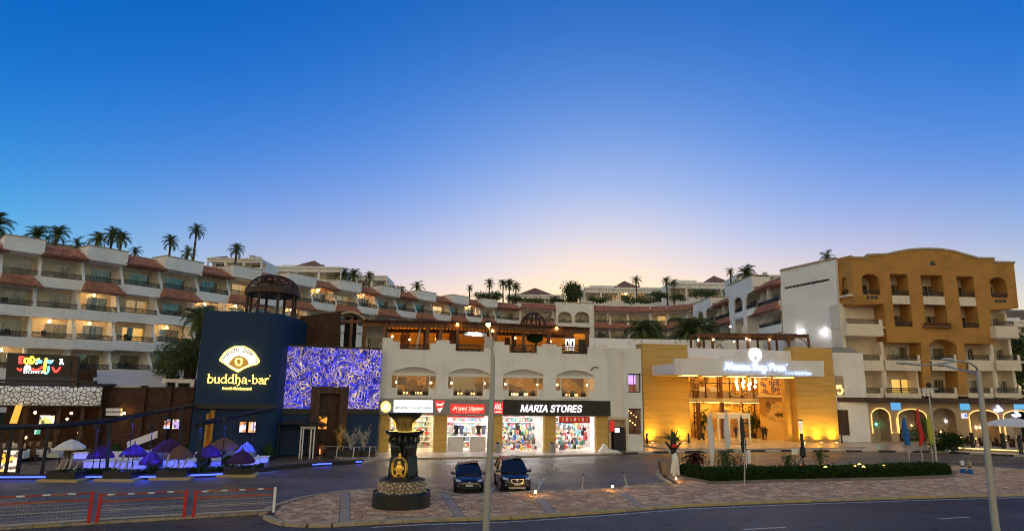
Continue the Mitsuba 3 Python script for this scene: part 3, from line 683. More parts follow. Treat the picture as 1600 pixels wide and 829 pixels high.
# interior lights of the arcade
for x, y, c, p in [(1369, 662, (.05, 1, .65), 4.), (1424, 664, (1, .6, .2), 1.2), (1478, 657, (.8, .9, 1), 6), (1525, 667, (1, .6, .2), 9), (1531, 667, (1, .6, .2), 7), (1580, 660, (1, .6, .2), 2.), (1470, 674, (1, .6, .2), 4)]:
    lamp(OH, FH.w(np.array([*(lambda q: (q[0], -2.5, q[1]))(FH.uz(x, y, -2.5))])), c, p * 3, .13, 'arcade_lamp')
u0, u1, a, b = FH.r(1359, 674, 1384, 645, -6.7); put('green_glow_panel', MB(FH).box(u0, u1, -6.79, -6.7, a, b), 'm_screen', OH, emit=(.01, .16, .12), wt=.1)  # glowing panel put in for the green lit interior
# ground outside the arcade: terrace edge light strip
p0, p1 = gp(1497, 698.5, .45), gp(1640, 705, .45); f = Frame(p0, p1 - p0); L = np.linalg.norm((p1 - p0)[:2])
tw = put('terrace_wall', MB(f).box(0, L, -.4, .0, .14, .5), 'm_tan', label='low terrace wall with a light strip in front of the arcade', cat='wall')
put('light_strip', MB(f).box(0, L, .002, .05, .36, .46), 'm_emit', tw, emit=(1.6, 1.25, .45), wt=.5)

# white side wall of the block with lamps
FS = frame2(1219, 93.6, 1305, 86.5, 500); SW = thing('end_wall', 'tall blank white end wall lit by two wall lamps, left of the ochre hotel', 'wall')
pp = [(FS.uz(1219, 500)[0], 0), (FS.uz(1305, 500)[0], 0), FS.uz(1305, 405), FS.uz(1219, 424)]
put('wall', MB(FS).prism(pp, -.6, 0), 'm_white', SW); put('coping', MB(FS).prism([pp[3], pp[2], (pp[2][0], pp[2][1] + .3), (pp[3][0], pp[3][1] + .3)], -.7, .12), 'm_kerb', SW)
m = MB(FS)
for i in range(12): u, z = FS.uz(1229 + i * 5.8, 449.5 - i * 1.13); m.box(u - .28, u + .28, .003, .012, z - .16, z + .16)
put('vent_shade_patch', m, 'm_dark', SW)  # flat dark patches in place of shaded holes in the wall
for x, y in [(1250, 519), (1288, 519)]:
    u, z = FS.uz(x, y); p = FS.w(np.array([u, .35, z])); k = put('wall_lamp', MB(FS).ball((u, .35, z), .16, 1), 'm_emit', SW, emit=(34, 34, 36), wt=1.)
pp = [FS.uz(x, 480)[0] for x in (1219, 1305)]
mb = MB(FS); mb.box(0, pp[1], -12, -.6, 0, 23.2); put('block', mb, 'm_white', SW)

# ---------------------------------------------------------------- entrance of the hotel: towers, canopy, lobby
FT = frame2(1007, 76, 1312, 81.5, 640)
def tower(x0, x1, yt, label):
    u0, u1 = FT.uz(x0, 640)[0], FT.uz(x1, 640)[0]; z = FT.uz((x0 + x1) / 2, yt)[1]
    k = thing('gate_tower', label, 'tower'); put('wall', MB(FT).prism([(u0, -1.8), (u1, -1.8), (u1, -.06), (u1 - .06, 0), (u0 + .06, 0), (u0, -.06)], .3, z, 'un'), 'm_sandstone', k)
    put('coping', MB(FT).box(u0 - .05, u1 + .05, -1.85, .05, z + .002, z + .12), 'm_sandstone', k); return u0, u1, k
tl = tower(1005.6, 1078.2, 539, 'square yellow sandstone tower left of the hotel entrance, washed by two floor lights')
tr = tower(1245.5, 1308.5, 544.5, 'square yellow sandstone tower right of the hotel entrance, washed by three floor lights')
u0, u1 = FT.uz(1229, 640, -1)[0], FT.uz(1244, 640, -1)[0]
put('pier', MB(FT).box(u0, u1, -1.8, -1, .3, FT.uz(1236, 560)[1]), 'm_sandstone', tr[2])
for x, l in [(1019.5, 'left floor light before the left tower'), (1069, 'right floor light before the left tower'), (1257.5, 'left floor light before the right tower'), (1283, 'middle floor light before the right tower'), (1307, 'right floor light before the right tower')]:
    u = FT.uz(x, 687, .75)[0]; k = thing('uplight', 'small round ' + l, 'light', 'floor lights in front of the towers')
    put('housing', MB(FT).cyl(u, .75, .30, .36, .16, .14), 'm_iron', k); put('lens', MB(FT).cyl(u, .75, .361, .375, .12), 'm_emit', k, emit=(20, 12, 3.5), wt=.05)
    p = FT.w(np.array([u, .75, .42])); q2 = FT.w(np.array([u, -.15, 3.2])); num_ = num('uplight_beam')
    scene[num_] = {'type': 'spot', 'to_world': T().look_at(origin=p.tolist(), target=q2.tolist(), up=[1, .1, 0]), 'intensity': rgb(58 * G, 33 * G, 3.5 * G), 'cutoff_angle': 64., 'beam_width': 12., 'sampling_weight': 8.0}
# rope rail in front of the tower feet
for (x0, x1, lab) in [(1011, 1076, 'low dark chain barrier in front of the left tower'), (1252, 1315, 'low dark chain barrier in front of the right tower')]:
    a, b = FT.uz(x0, 686, .9)[0], FT.uz(x1, 686, .9)[0]; k = thing('barrier', lab, 'barrier')
    for u in (a, b): put('post', MB(FT).cyl(u, .9, .3, 1.25, .12, .09).ball((u, .9, 1.3), .14), 'm_iron', k)
    put('bar', MB(FT).box(a, b, .86, .94, .98, 1.05), 'm_iron', k)
# white block right of the towers
WB = thing('annex_building', 'plain white annex right of the towers with a dark door and a glowing ring lamp', 'building')
u0, u1 = FT.uz(1309, 640, -1.0)[0], FT.uz(1356.5, 640, -1.0)[0]; za = FT.uz(1330, 551, -1)[1]
put('wall', MB(FT).box(u0 - .4, u1, -9, -1.0, .2, za), 'm_white2', WB)
mm = MB(FT).prism([(u0 - .4, za), (u1 + .3, za), (u1 - 1.2, za + .7), (u0 + 1, za + .8)], -8, -1.6); put('roof', mm, 'm_grey', WB)
a, b, c, d = FT.r(1311, 679.5, 1323, 641, -.98); dk = put('door', MB(FT).box(a, b, -.999, -.96, c, d), 'm_darkwood', WB); put('door_frame', MB(FT).box(a - .1, a, -.999, -.9, c, d + .1).box(b, b + .1, -.999, -.9, c, d + .1).box(a, b, -.999, -.9, d, d + .1), 'm_wood', dk)
a, b, c, d = FT.r(1307, 616, 1317, 587, -.95); put('sign_panel', MB(FT).box(max(a, u0 - .39), b, -.999, -.94, c, d), 'm_tan', WB)
u, z = FT.uz(1312.5, 609.5, -.8); th = np.linspace(-2.4, 2.6, 22); put('ring_lamp', MB(FT).tube([[u + .42 * math.cos(t), -.85, z + .42 * math.sin(t)] for t in th], .11, 6).tube([[u - .42, -.85, z + .55], [u + .3, -.85, z + .6]], .1, 6), 'm_emit', WB, emit=(2.2, 1.4, .4), wt=.4)

# canopy with the hotel name
FC = frame2(1055, 69.5, 1287, 72.5, 590)
CN = thing('entrance_canopy', 'white entrance canopy with an arched top carrying the glowing shell and hotel name', 'canopy')
ct = FC.poly([(1054.6, 584.5), (1288, 588), (1287, 563), (1232.4, 562.7), (1232, 556.4), (1217, 556.2), (1210, 552), (1202, 548.2), (1192, 544.6), (1180, 542.8), (1168, 544), (1156, 548), (1150, 551.5), (1144, 554.5), (1127, 555), (1126.7, 560), (1054.6, 559.5)])
put('fascia', MB(FC).prism(ct, -.45, 0), 'm_white2', CN)
zc = ct[0][1]; put('roof', MB(FC).box(ct[0][0] + .1, ct[1][0] - .1, -7.6, -.45, zc + .1, zc + 1.2), 'm_white2', CN); put('soffit', MB(FC).box(ct[0][0] + .1, ct[1][0] - .1, -7.6, -.45, zc + .02, zc + .098), 'm_cream', CN)
u0, u1, a, b = FC.r(1240, 556, 1286, 561, -5); 
for i in range(5):
    u = ct[0][0] + 3.2 + i * (ct[1][0] - ct[0][0] - 6) / 4; put('downlight', MB(FC).box(u - .7, u + .7, -4.6, -2.6, zc - .03, zc + .015), 'm_emit', CN, emit=(9, 5, .9))
u, z = FC.uz(1180.5, 553.5, .1); R = FC.uz(1190.5, 553.5, .1)[0] - u
sh = MB(FC)
fan = [(u + R * math.cos(t) * 1.0, z + R * .98 * math.sin(t)) for t in np.linspace(math.radians(-52), math.radians(232), 30)] + [(u - R * .34, z - R * .98), (u + R * .34, z - R * .98)]
body = Polygon(fan).buffer(0)
ribs = union_all([LineString([(u, z - R * .7), (u + R * .82 * math.cos(t), z + R * .82 * math.sin(t))]).buffer(R * .085) for t in np.linspace(math.radians(8), math.radians(172), 5)])
sh.prism(body.difference(ribs).difference(Polygon([(u + R * .36 * math.cos(t), z - R * .86 + R * .3 * math.sin(t)) for t in np.linspace(0, math.pi, 9)])), .03, .12)
put('shell_emblem', sh, 'm_plainwhite', CN, emit=(.92, .92, .98), wt=.5)


def script(strokes, w=.11):
    """Neon script: strokes of (x, y) points rounded to ribbons."""
    return union_all([LineString(chaikin(s)).buffer(w, quad_segs=3) for s in strokes])


def chaikin(p, k=2):
    p = np.array(p, float)
    for _ in range(k):
        if len(p) < 3: break
        q = np.empty((2 * len(p), 2)); q[0], q[-1] = p[0], p[-1]; q[1:-1:2] = .75 * p[:-1] + .25 * p[1:]; q[2::2] = .25 * p[:-1] + .75 * p[1:]; p = q
    return p


def glyphs(text):
    la = {'a': ([[(.62, .55), (.4, .72), (.12, .5), (.12, .15), (.35, 0), (.58, .2), (.65, .68), (.62, .1), (.75, 0), (.9, .15)]], .85),
          'm': ([[(0, .6), (.1, .68), (.12, 0)], [(.12, .4), (.3, .7), (.42, .6), (.42, 0)], [(.42, .4), (.6, .7), (.74, .6), (.74, .1), (.85, 0), (.95, .1)]], .95),
          'y': ([[(.05, .68), (.08, .2), (.3, .02), (.55, .2), (.62, .68)], [(.62, .68), (.6, -.2), (.4, -.5), (.12, -.42), (.2, -.2), (.85, .15)]], .8),
          'r': ([[(0, .55), (.12, .68), (.14, 0)], [(.14, .35), (.3, .66), (.5, .6)]], .55),
          'o': ([[(.35, .68), (.1, .5), (.08, .15), (.32, 0), (.6, .18), (.58, .52), (.35, .68)]], .7),
          'N': ([[(-.1, 0), (.05, .05), (.22, .6), (.3, 1.12)], [(.05, 1.05), (.3, 1.12), (.5, .5), (.75, 0)], [(.75, 0), (.85, .6), (1.0, 1.15), (1.15, 1.1)]], 1.15),
          'B': ([[(.25, 1.1), (.2, .5), (.15, 0)], [(-.1, .75), (.1, 1.05), (.5, 1.15), (.75, .95), (.6, .65), (.3, .58)], [(.3, .58), (.75, .5), (.8, .15), (.45, -.02), (.05, .02)]], 1.0),
          'P': ([[(.25, 1.1), (.2, .5), (.12, 0)], [(-.15, .7), (.1, 1.05), (.55, 1.15), (.8, .92), (.62, .6), (.25, .52)]], .9), ' ': ([], .5), '´': ([[(0, .9), (.15, 1.05)]], 0)}
    x, out = 0, []
    for ch in text:
        st, adv = la[ch]; out += [[(x + a + .22 * b, b) for a, b in s] for s in st]; x += adv
    return out


def neon_font(text):
    g = script(glyphs(text), .085); return trimesh.util.concatenate([trimesh.creation.extrude_polygon(p, 1.0, engine='earcut') for p in getattr(g, 'geoms', [g])])


letters(FC, 'Naama Bay Prom´', 1132, 565, 1231.5, 582, .18, 'm_plainwhite', (.80, 1.3, 2.6), CN, font=neon_font, name='hotel_name', wt=.5)
letters(FC, 'c t x HaHd fmo', 1228, 579.2, 1267.5, 585, .15, 'm_plainwhite', (.55, .85, 1.7), CN, name='sub_lettering', bold=False, slant=.2, wt=.2)

# lobby behind the towers
LB = thing('lobby', 'glowing amber hotel lobby behind the open entrance between the towers', 'lobby')
lu0, lu1 = FT.uz(1078.4, 640)[0], FT.uz(1246, 640)[0]; zl = FT.uz(1150, 560)[1]
m = MB(FT); m.box(lu0, lu1, -9.2, -9, .3, zl); m.box(lu0 + .01, lu0 + .2, -9, -1.82, .3, zl); m.box(lu1 - .2, lu1 - .01, -9, -1.82, .3, zl); put('wall', m, 'm_lobby', LB)
ue = FT.uz(1187, 640, -6.0)[0]; pa, pb = FT.w(np.array([ue, -6.0, 0])), FT.w(np.array([lu1 - .25, -1.95, 0])); FX = Frame(pa, pb - pa); LX = np.linalg.norm((pb - pa)[:2])
put('side_wall', MB(FX).box(0, LX, -.2, 0, .3, zl - .01), 'm_lobby', LB); put('side_ledge', MB(FX).box(0, LX, .002, .3, FX.uz(1205, 620)[1], FX.uz(1205, 617)[1]), 'm_cream', LB)
put('ceiling', MB(FT).box(lu0, lu1, -9, -.8, zl, zl + .2), 'm_cream', LB)
put('wall_upper', MB(FT).box(lu0, lu1, -.8, -.4, zl - .02, zl + 1.2), 'm_white2', LB)
zm = FT.uz(1150, 622, -6)[1]
put('gallery', MB(FT).box(lu0 + .2, lu1 - .2, -9, -6.2, zm - .55, zm), 'm_cream', LB)
put('gallery_rail', MB(FT).box(lu0 + .2, lu1 - .2, -6.3, -6.22, zm, zm + .9), 'm_tan', LB)
for i in range(5):
    u = lu0 + 1.6 + i * (lu1 - lu0 - 3.2) / 4; put('ceiling_light', MB(FT).box(u - .8, u + .8, -6.8, -4.2, zl - .06, zl - .01), 'm_emit', LB, emit=(12, 6.6, 1.1))
    put('gallery_light', MB(FT).box(u - .8, u + .8, -8.3, -6.9, zm - .61, zm - .56), 'm_emit', LB, emit=(11, 6, 1.0))
for x in (1091, 1128): u = FT.uz(x, 640, -6)[0]; put('column', MB(FT).box(u - .22, u + .22, -6.2, -5.8, .3, zm - .56).box(u - .16, u + .16, -6.15, -5.85, zm, zl), 'm_wood', LB)
def lobby_panel(x0, y0, x1, y1, n, fn, key, FT=FT):
    mat(key, pr(fn, .6)); u0, u1, a, b = FT.r(x0, y0, x1, y1, n); uu = [(0, 0), (1, 0), (1, 1), (0, 1)]
    v = np.array([[u0, n, a], [u1, n, a], [u1, n, b], [u0, n, b]]); k = num('wall_panel', LB)
    scene[k] = mikit.ply((FT.w(v), np.array([[0, 1, 2], [0, 2, 3]])), key, uv=np.array(uu) * [[(u1 - u0), (b - a)]] ); return k
def rosette(p, n, uv):
    d1, d2, w = mikit.voronoi(uv.x * 1.5, uv.y * 1.5); return dr.select(d1 < .16, C3(.75, .45, .12), dr.select(d1 < .40, C3(.06, .05, .22), C3(.68, .36, .10)))
def lattice(p, n, uv):
    a = dr.sin(uv.x * 9 + 2 * dr.sin(uv.y * 5)) * dr.sin(uv.y * 9 + 2 * dr.cos(uv.x * 5)); return mikit.mix((.62, .38, .14), (.16, .08, .03), mikit.smoothstep(-.1, .25, a))
def mural(p, n, uv):
    a = mikit.fbm(uv.x * 1.1, uv.y * 1.4, 3, 4); b = mikit.fbm(uv.x * 3, uv.y * 3, 9, 3); return mikit.mix((.65, .42, .16), (.14, .075, .03), mikit.smoothstep(.42, .62, a * .7 + b * .3))
lobby_panel(1189, 614, 1227, 589, .03, rosette, 'm_rosette', FX); lobby_panel(1150, 660, 1200, 622, -8.8, lattice, 'm_lattice'); lobby_panel(1079, 610, 1092, 586, -5, lattice, 'm_lattice'); lobby_panel(1198, 655, 1227, 628, .03, mural, 'm_mural', FX); lobby_panel(1117, 640, 1140, 610, -8.7, mural, 'm_mural'); lobby_panel(1142, 619, 1168, 609, -6.1, lattice, 'm_lattice'); lobby_panel(1100, 612, 1120, 590, -8.5, mural, 'm_mural')
m = MB(FT)
for i in range(11):
    u, z = FT.uz(1150 + i * 3.3, 596 + (i * 7 % 5) * 2.6, -4.4); m.ball((u, -4.4 - (i % 3) * .3, z), .17, 1, (1, 1, 1.5)).cyl(u, -4.4 - (i % 3) * .3, z, zl, .012, sides=4)
put('chandelier', m, 'm_emit', emit=(5, 3.6, 1.7), wt=1.0, label='chandelier of hanging white globes in the lobby', cat='chandelier', smooth=True)
for x, y, l in [(1101, 608, 'left lit cushion shaped armchair on the lobby gallery'), (1117, 608, 'right lit armchair on the lobby gallery')]:
    u, z = FT.uz(x, y, -6.6); k = thing('armchair', l, 'chair'); put('seat', MB(FT).box(u - .45, u + .45, -7, -6.35, zm, zm + .5), 'm_cloth', k); put('backrest', MB(FT).box(u - .45, u + .45, -7.15, -7, zm + .1, zm + 1.5), 'm_cloth', k)
# mullioned glass front of the lobby, indoor trees
for t in np.linspace(0, 1, 9):
    u = lu0 + .25 + (lu1 - lu0 - .5) * t; put('mullion', MB(FT).box(u - .05, u + .05, -6.16, -6.03, zm, zl), 'm_darkwood', LB)
    if not .28 < t < .72: put('mullion', MB(FT).box(u - .05, u + .05, -6.16, -6.03, .3, zm - .56), 'm_darkwood', LB)
put('transom', MB(FT).box(lu0 + .2, lu1 - .2, -6.14, -6.02, zm + 1.9, zm + 2.02), 'm_darkwood', LB)
for x, l in ((1096, 'left'), (1176, 'right')):
    u, z = FT.uz(x, 655, -7.5); k = thing('indoor_tree', f'dark potted tree inside the {l} part of the lobby', 'tree'); put('pot', MB(FT)._lathe(u, -7.5, [(.25, .31), (.36, .9)], 10, None), 'm_dark', k); mb = MB(FT)
    C = rng.normal(0, 1, (420, 3)) * [.55, .4, .65] + [u, -7.5, 2.6]; A = rng.normal(0, .11, (420, 3)); B = rng.normal(0, .06, (420, 3)); mb.raw(np.stack([C - A, C + B, C + A, C - B], 1).reshape(-1, 3), np.arange(1680).reshape(420, 4)); put('crown', mb, 'm_hedge', k); put('trunk', MB(FT).cyl(u, -7.5, .9, 2.4, .06, sides=6), 'm_trunk', k)
# glass door pavilion
DP = thing('glass_door_pavilion', 'white framed glass entrance lobby box in front of the hotel doors', 'entrance'); n0 = -1.0
u0, u1, a, b = FT.r(1124, 687, 1171, 653.5, n0); zt = FT.uz(1148, 645, n0)[1]; a = .3
put('header', MB(FT).box(u0 - .1, u1 + .1, n0 - 2.4, n0 + .05, b, zt), 'm_plainwhite', DP)
for t in (0, .34, .66, 1): u = u0 + (u1 - u0) * t; put('post', MB(FT).box(u - .09, u + .09, n0 - .18, n0, a, b), 'm_plainwhite', DP)
for t in (0, 1): u = u0 + (u1 - u0) * t; put('post', MB(FT).box(u - .09, u + .09, n0 - 2.4, n0 - 2.2, a, b), 'm_plainwhite', DP)
for t in range(3): ua, ub = u0 + (u1 - u0) * (t * .33 + .02), u0 + (u1 - u0) * (t * .33 + .31); put('pane', MB(FT).raw([[ua, n0 - .1, a], [ub, n0 - .1, a], [ub, n0 - .1, b], [ua, n0 - .1, b]], [[0, 1, 2, 3]]), 'm_glass', DP)
u = FT.uz(1160, 693, 3)[0]; put('door_mat', MB(FT).box(u - 1.3, u + 1.3, 1.6, 2.8, .302, .32), 'm_black', label='dark door mat on the entrance terrace', cat='mat')
# ---------------------------------------------------------------- white shop building
FM = frame2(592, 61.5, 958, 65.5, 640)
MS = thing('shop_building', 'white two storey shop building with stepped battlements and four arched restaurant windows', 'building')
top = [(599, 528), (614, 529), (614, 534), (625, 534.3), (625, 546), (672, 547), (672, 537), (682, 537.2), (682, 532), (702.5, 532.6), (702.5, 537.6), (712, 538), (712, 549), (757, 549.8), (757, 540), (772.5, 540.5), (772.5, 534), (788, 534.4), (788, 539.4), (796, 539.8), (796, 551.4), (840, 552), (840, 541.2), (849, 541.4), (849, 538), (869.6, 538.8), (869.6, 541.6), (878, 542), (878, 553), (919.5, 554), (919.5, 543), (930, 543.3), (930, 539), (942.5, 539.5)]
tu = FM.poly(top); uR = FM.uz(950, 640)[0]; zS = FM.uz(770, 647.5)[1]
tu[0] = (0.0, tu[0][1]); tu[-1] = (uR, tu[-1][1])
for i in range(1, len(tu)):                                       # steps are square
    if abs(top[i][0] - top[i - 1][0]) < .6: tu[i] = (tu[i - 1][0], tu[i][1])
    elif abs(top[i][1] - top[i - 1][1]) < 1.1: tu[i] = (tu[i][0], tu[i - 1][1])
wins = [(612, 681, 620.5, 670, 572.6, 582, 607, 618.3, 584.5), (700, 766, 708.5, 755.5, 575, 583.5, 607.8, 618.8, 586), (786, 850, 794.6, 840.5, 576.6, 585, 609.6, 619.6, 588), (869, 929, 878, 920.6, 578, 586.5, 611, 620.5, 589)]
holes = []; WP = []
for (x0, x1, c0, c1, ya, ys, yb, yc, yt) in wins:
    u0, u1 = FM.uz(x0, 600)[0], FM.uz(x1, 600)[0]; a0, a1 = FM.uz(c0, 612)[0], FM.uz(c1, 612)[0]
    za, zs, zb, zc, zt = (FM.uz((x0 + x1) / 2, y)[1] for y in (ya, ys, yb, yc, yt))
    k = np.linspace(0, 1, 15); s = za - zs; hw = (u1 - u0) / 2; Rr = (hw * hw + s * s) / (2 * s)
    arcp = [((u0 + u1) / 2 + hw * (1 - 2 * t), zs + math.sqrt(max(Rr ** 2 - (hw * (1 - 2 * t)) ** 2, 0)) - (Rr - s)) for t in k]
    holes.append(Polygon([(u0, zb), (a0, zb), (a0, zc), (a1, zc), (a1, zb), (u1, zb)] + arcp)); WP.append((u0, u1, a0, a1, za, zs, zb, zc, zt, arcp))
mb = MB(FM).prism(Polygon([(0, zS), (uR, zS)] + tu[::-1]).difference(union_all(holes)), -.55, 0)
mb.box(0, .4, -10, -.55, .15, tu[0][1] - 1); mb.box(uR - .4, uR, -10, -.55, .15, tu[0][1] - 1.5); mb.box(.4, uR - .4, -10, -9.7, .15, tu[0][1] - 2)
put('wall', mb, 'm_white', MS)
m = MB(FM)
for (a, za), (b, zb) in zip(tu[:-1], tu[1:]):
    if b - a > .05: m.box(a - .04, b + .04, -.6, .05, za + .002, za + .07)
put('coping', m, 'm_white2', MS)
zf = WP[0][7] - .75; zr = min(w[4] for w in WP) + .35; zdeck = zr + .5
put('dining_floor', MB(FM).box(.4, uR - .4, -9.7, -.55, zf - .3, zf), 'm_tan', MS); put('roof_deck', MB(FM).box(.4, uR - .4, -9.7, -.55, zr, zdeck), 'm_cream', MS)
put('dining_wall', MB(FM).box(.4, uR - .4, -7.6, -7.4, zf, zr), 'm_dining', MS)
for i, (u0, u1, a0, a1, za, zs, zb, zc, zt, arcp) in enumerate(WP):
    m = MB(FM); n = -.30
    m.box(u0, u1, n - .06, n + .06, zt - .12, zt + .16)
    for u in (a0 - .08, a1 - .02): m.box(u, u + .10, n - .05, n + .05, zc if True else zb, zt - .12)
    for u in (a0 - .08, a1 - .02): m.box(u, u + .10, n - .05, n + .05, zt + .16, zs + .35)
    m.box(u0, a0, n - .05, n + .05, zb, zb + .08); m.box(a1, u1, n - .05, n + .05, zb, zb + .08); m.box(a0, a1, n - .05, n + .05, zc, zc + .08)
    k = put('window', m, 'm_frame', MS)
    for (p, q2, r_) in ((u0 + .02, a0 - .09, zb), (a0 + .03, a1 - .03, zc), (a1 + .09, u1 - .02, zb)): put('pane', MB(FM).raw([[p, n, r_ + .05], [q2, n, r_ + .05], [q2, n, zt - .1], [p, n, zt - .1]], [[0, 1, 2, 3]]), 'm_glass', k)
    put('spandrel', MB(FM).prism(Polygon([(u0 + .01, zt + .1), (u1 - .01, zt + .1)] + arcp).buffer(-.005), n - .03, n - .01), 'm_lightgrey', k)
    put('sill', MB(FM).box(a0 - .1, a1 + .1, -.2, .12, zc - .14, zc - .002), 'm_white2', k)
    c = (u0 + u1) / 2
    put('ceiling_light', MB(FM).box(c - 1.9, c + 1.9, -5.4, -3.0, zr - .08, zr - .01), 'm_emit', MS, emit=(2.6, 1.45, .38) if i != 1 else (2.0, 1.3, .55))
    for s in (-1, 1): put('pendant', MB(FM).ball((c + s * (u1 - u0) * .40, -1.2, zt - .75), .12, 1), 'm_emit', MS, emit=(9, 5.5, 1.8), wt=.3)
    for s in (-.6, .55): put('picture', MB(FM).box(c + s * 1.8 - .5, c + s * 1.8 + .45, -7.395, -7.35, zf + 1.9, zf + 2.7), 'm_mural' if s > 0 else 'm_darkwood', MS)
    if i == 1: put('screen', MB(FM).box(a0 + .2, a1 - .1, -6.2, -6.1, zt - 1.9, zt + .1), 'm_grey', MS)
    for j in range(5):                                             # tables and chairs behind the glass
        u = a0 + .25 + (a1 - a0 - .5) * j / 4; nn = -1.5 - (j % 2) * 1.3
        k = thing('dining_chair', f'{["first", "second", "third", "fourth", "fifth"][j]} dark dining chair behind the {["first", "second", "third", "fourth"][i]} arched window counted from the left', 'chair', f'dark chairs behind arched window {i + 1}')
        put('seat', MB(FM).box(u - .24, u + .24, nn - .24, nn + .24, zf + .42, zf + .5), 'm_dark', k); put('backrest', MB(FM).prism([(u - .26, zf + .5), (u + .26, zf + .5), (u + .24, zf + 1.35), (u, zf + 1.5), (u - .24, zf + 1.35)], nn + .2, nn + .26), 'm_dark', k)
        put('legs', MB(FM).box(u - .22, u - .18, nn - .2, nn + .2, zf, zf + .42).box(u + .18, u + .22, nn - .2, nn + .2, zf, zf + .42), 'm_dark', k)
    k = thing('dining_table', f'dining table set with plates and small lamps behind the {["first", "second", "third", "fourth"][i]} arched window from the left', 'table')
    put('table_top', MB(FM).box(a0 + .5, a1 - .5, -2.6, -1.7, zf + .86, zf + .92), 'm_cloth', k); put('base', MB(FM).box(c - .5, c + .5, -2.3, -2.0, zf, zf + .86), 'm_dark', k)
    m = MB(FM)
    for j in range(6 if i != 2 else 12): m.ball((a0 + .7 + (a1 - a0 - 1.4) * ((j * 5 % 7) / 6), -2.4 + .6 * ((j * 3 % 5) / 4), zf + 1.06), .1, 1, (1, 1, 1.2))
    put('table_lamp', m, 'm_emit', k, emit=(2.6, 1.5, .45) if i != 2 else (3.2, 2.1, .8), wt=.2, smooth=True)
    if i == 3:
        k = thing('grand_piano', 'dark piano with raised lid lit from a lamp in the rightmost arched window', 'piano')
        put('body', MB(FM).box(a0 + .2, a0 + 1.3, -3.2, -2.7, zf + .6, zf + 1.2), 'm_black', k); put('lid', MB(FM).prism([(a0 + .2, zf + 1.2), (a0 + 1.5, zf + 1.25), (a0 + .3, zf + 2.1)], -2.9, -2.85), 'm_wood', k)

# shops: piers, floor, back wall, lights, goods, glass
piers = [(592.5, 607.5), (678, 697.5), (764.5, 784.7), (850.5, 868.6), (932, 951.5)]
m_ = []
for x0, x1 in piers:
    u0, u1 = FM.uz(x0, 680)[0], FM.uz(x1, 680)[0]; put('pier', MB(FM).box(max(u0, 0.003), min(u1, uR - .003), -.75, -.04, .15, zS), 'm_sandstone', MS); m_.append((u0, u1))
put('shop_wall', MB(FM).box(.4, uR - .4, -5.2, -5, .15, zf - .3), 'm_lightgrey', MS); put('shop_ceiling', MB(FM).box(.4, uR - .4, -5, -.75, zS + .15, zS + .25), 'm_plainwhite', MS)
PAL = [(.03, .03, .035), (.06, .05, .05), (.55, .53, .5), (.75, .05, .05), (.05, .05, .06), (.8, .78, .75), (.1, .2, .5), (.6, .42, .2), (.1, .1, .12), (.85, .6, .1), (.2, .45, .5), (.5, .08, .1), (.35, .25, .18), (.08, .3, .2), (.8, .75, .7)]
names = ['perfume shop on the left behind the statue', 'second shop from the left under the red sign', 'souvenir shop behind the parked cars, left under the black sign', 'souvenir shop at the right end under the black sign']
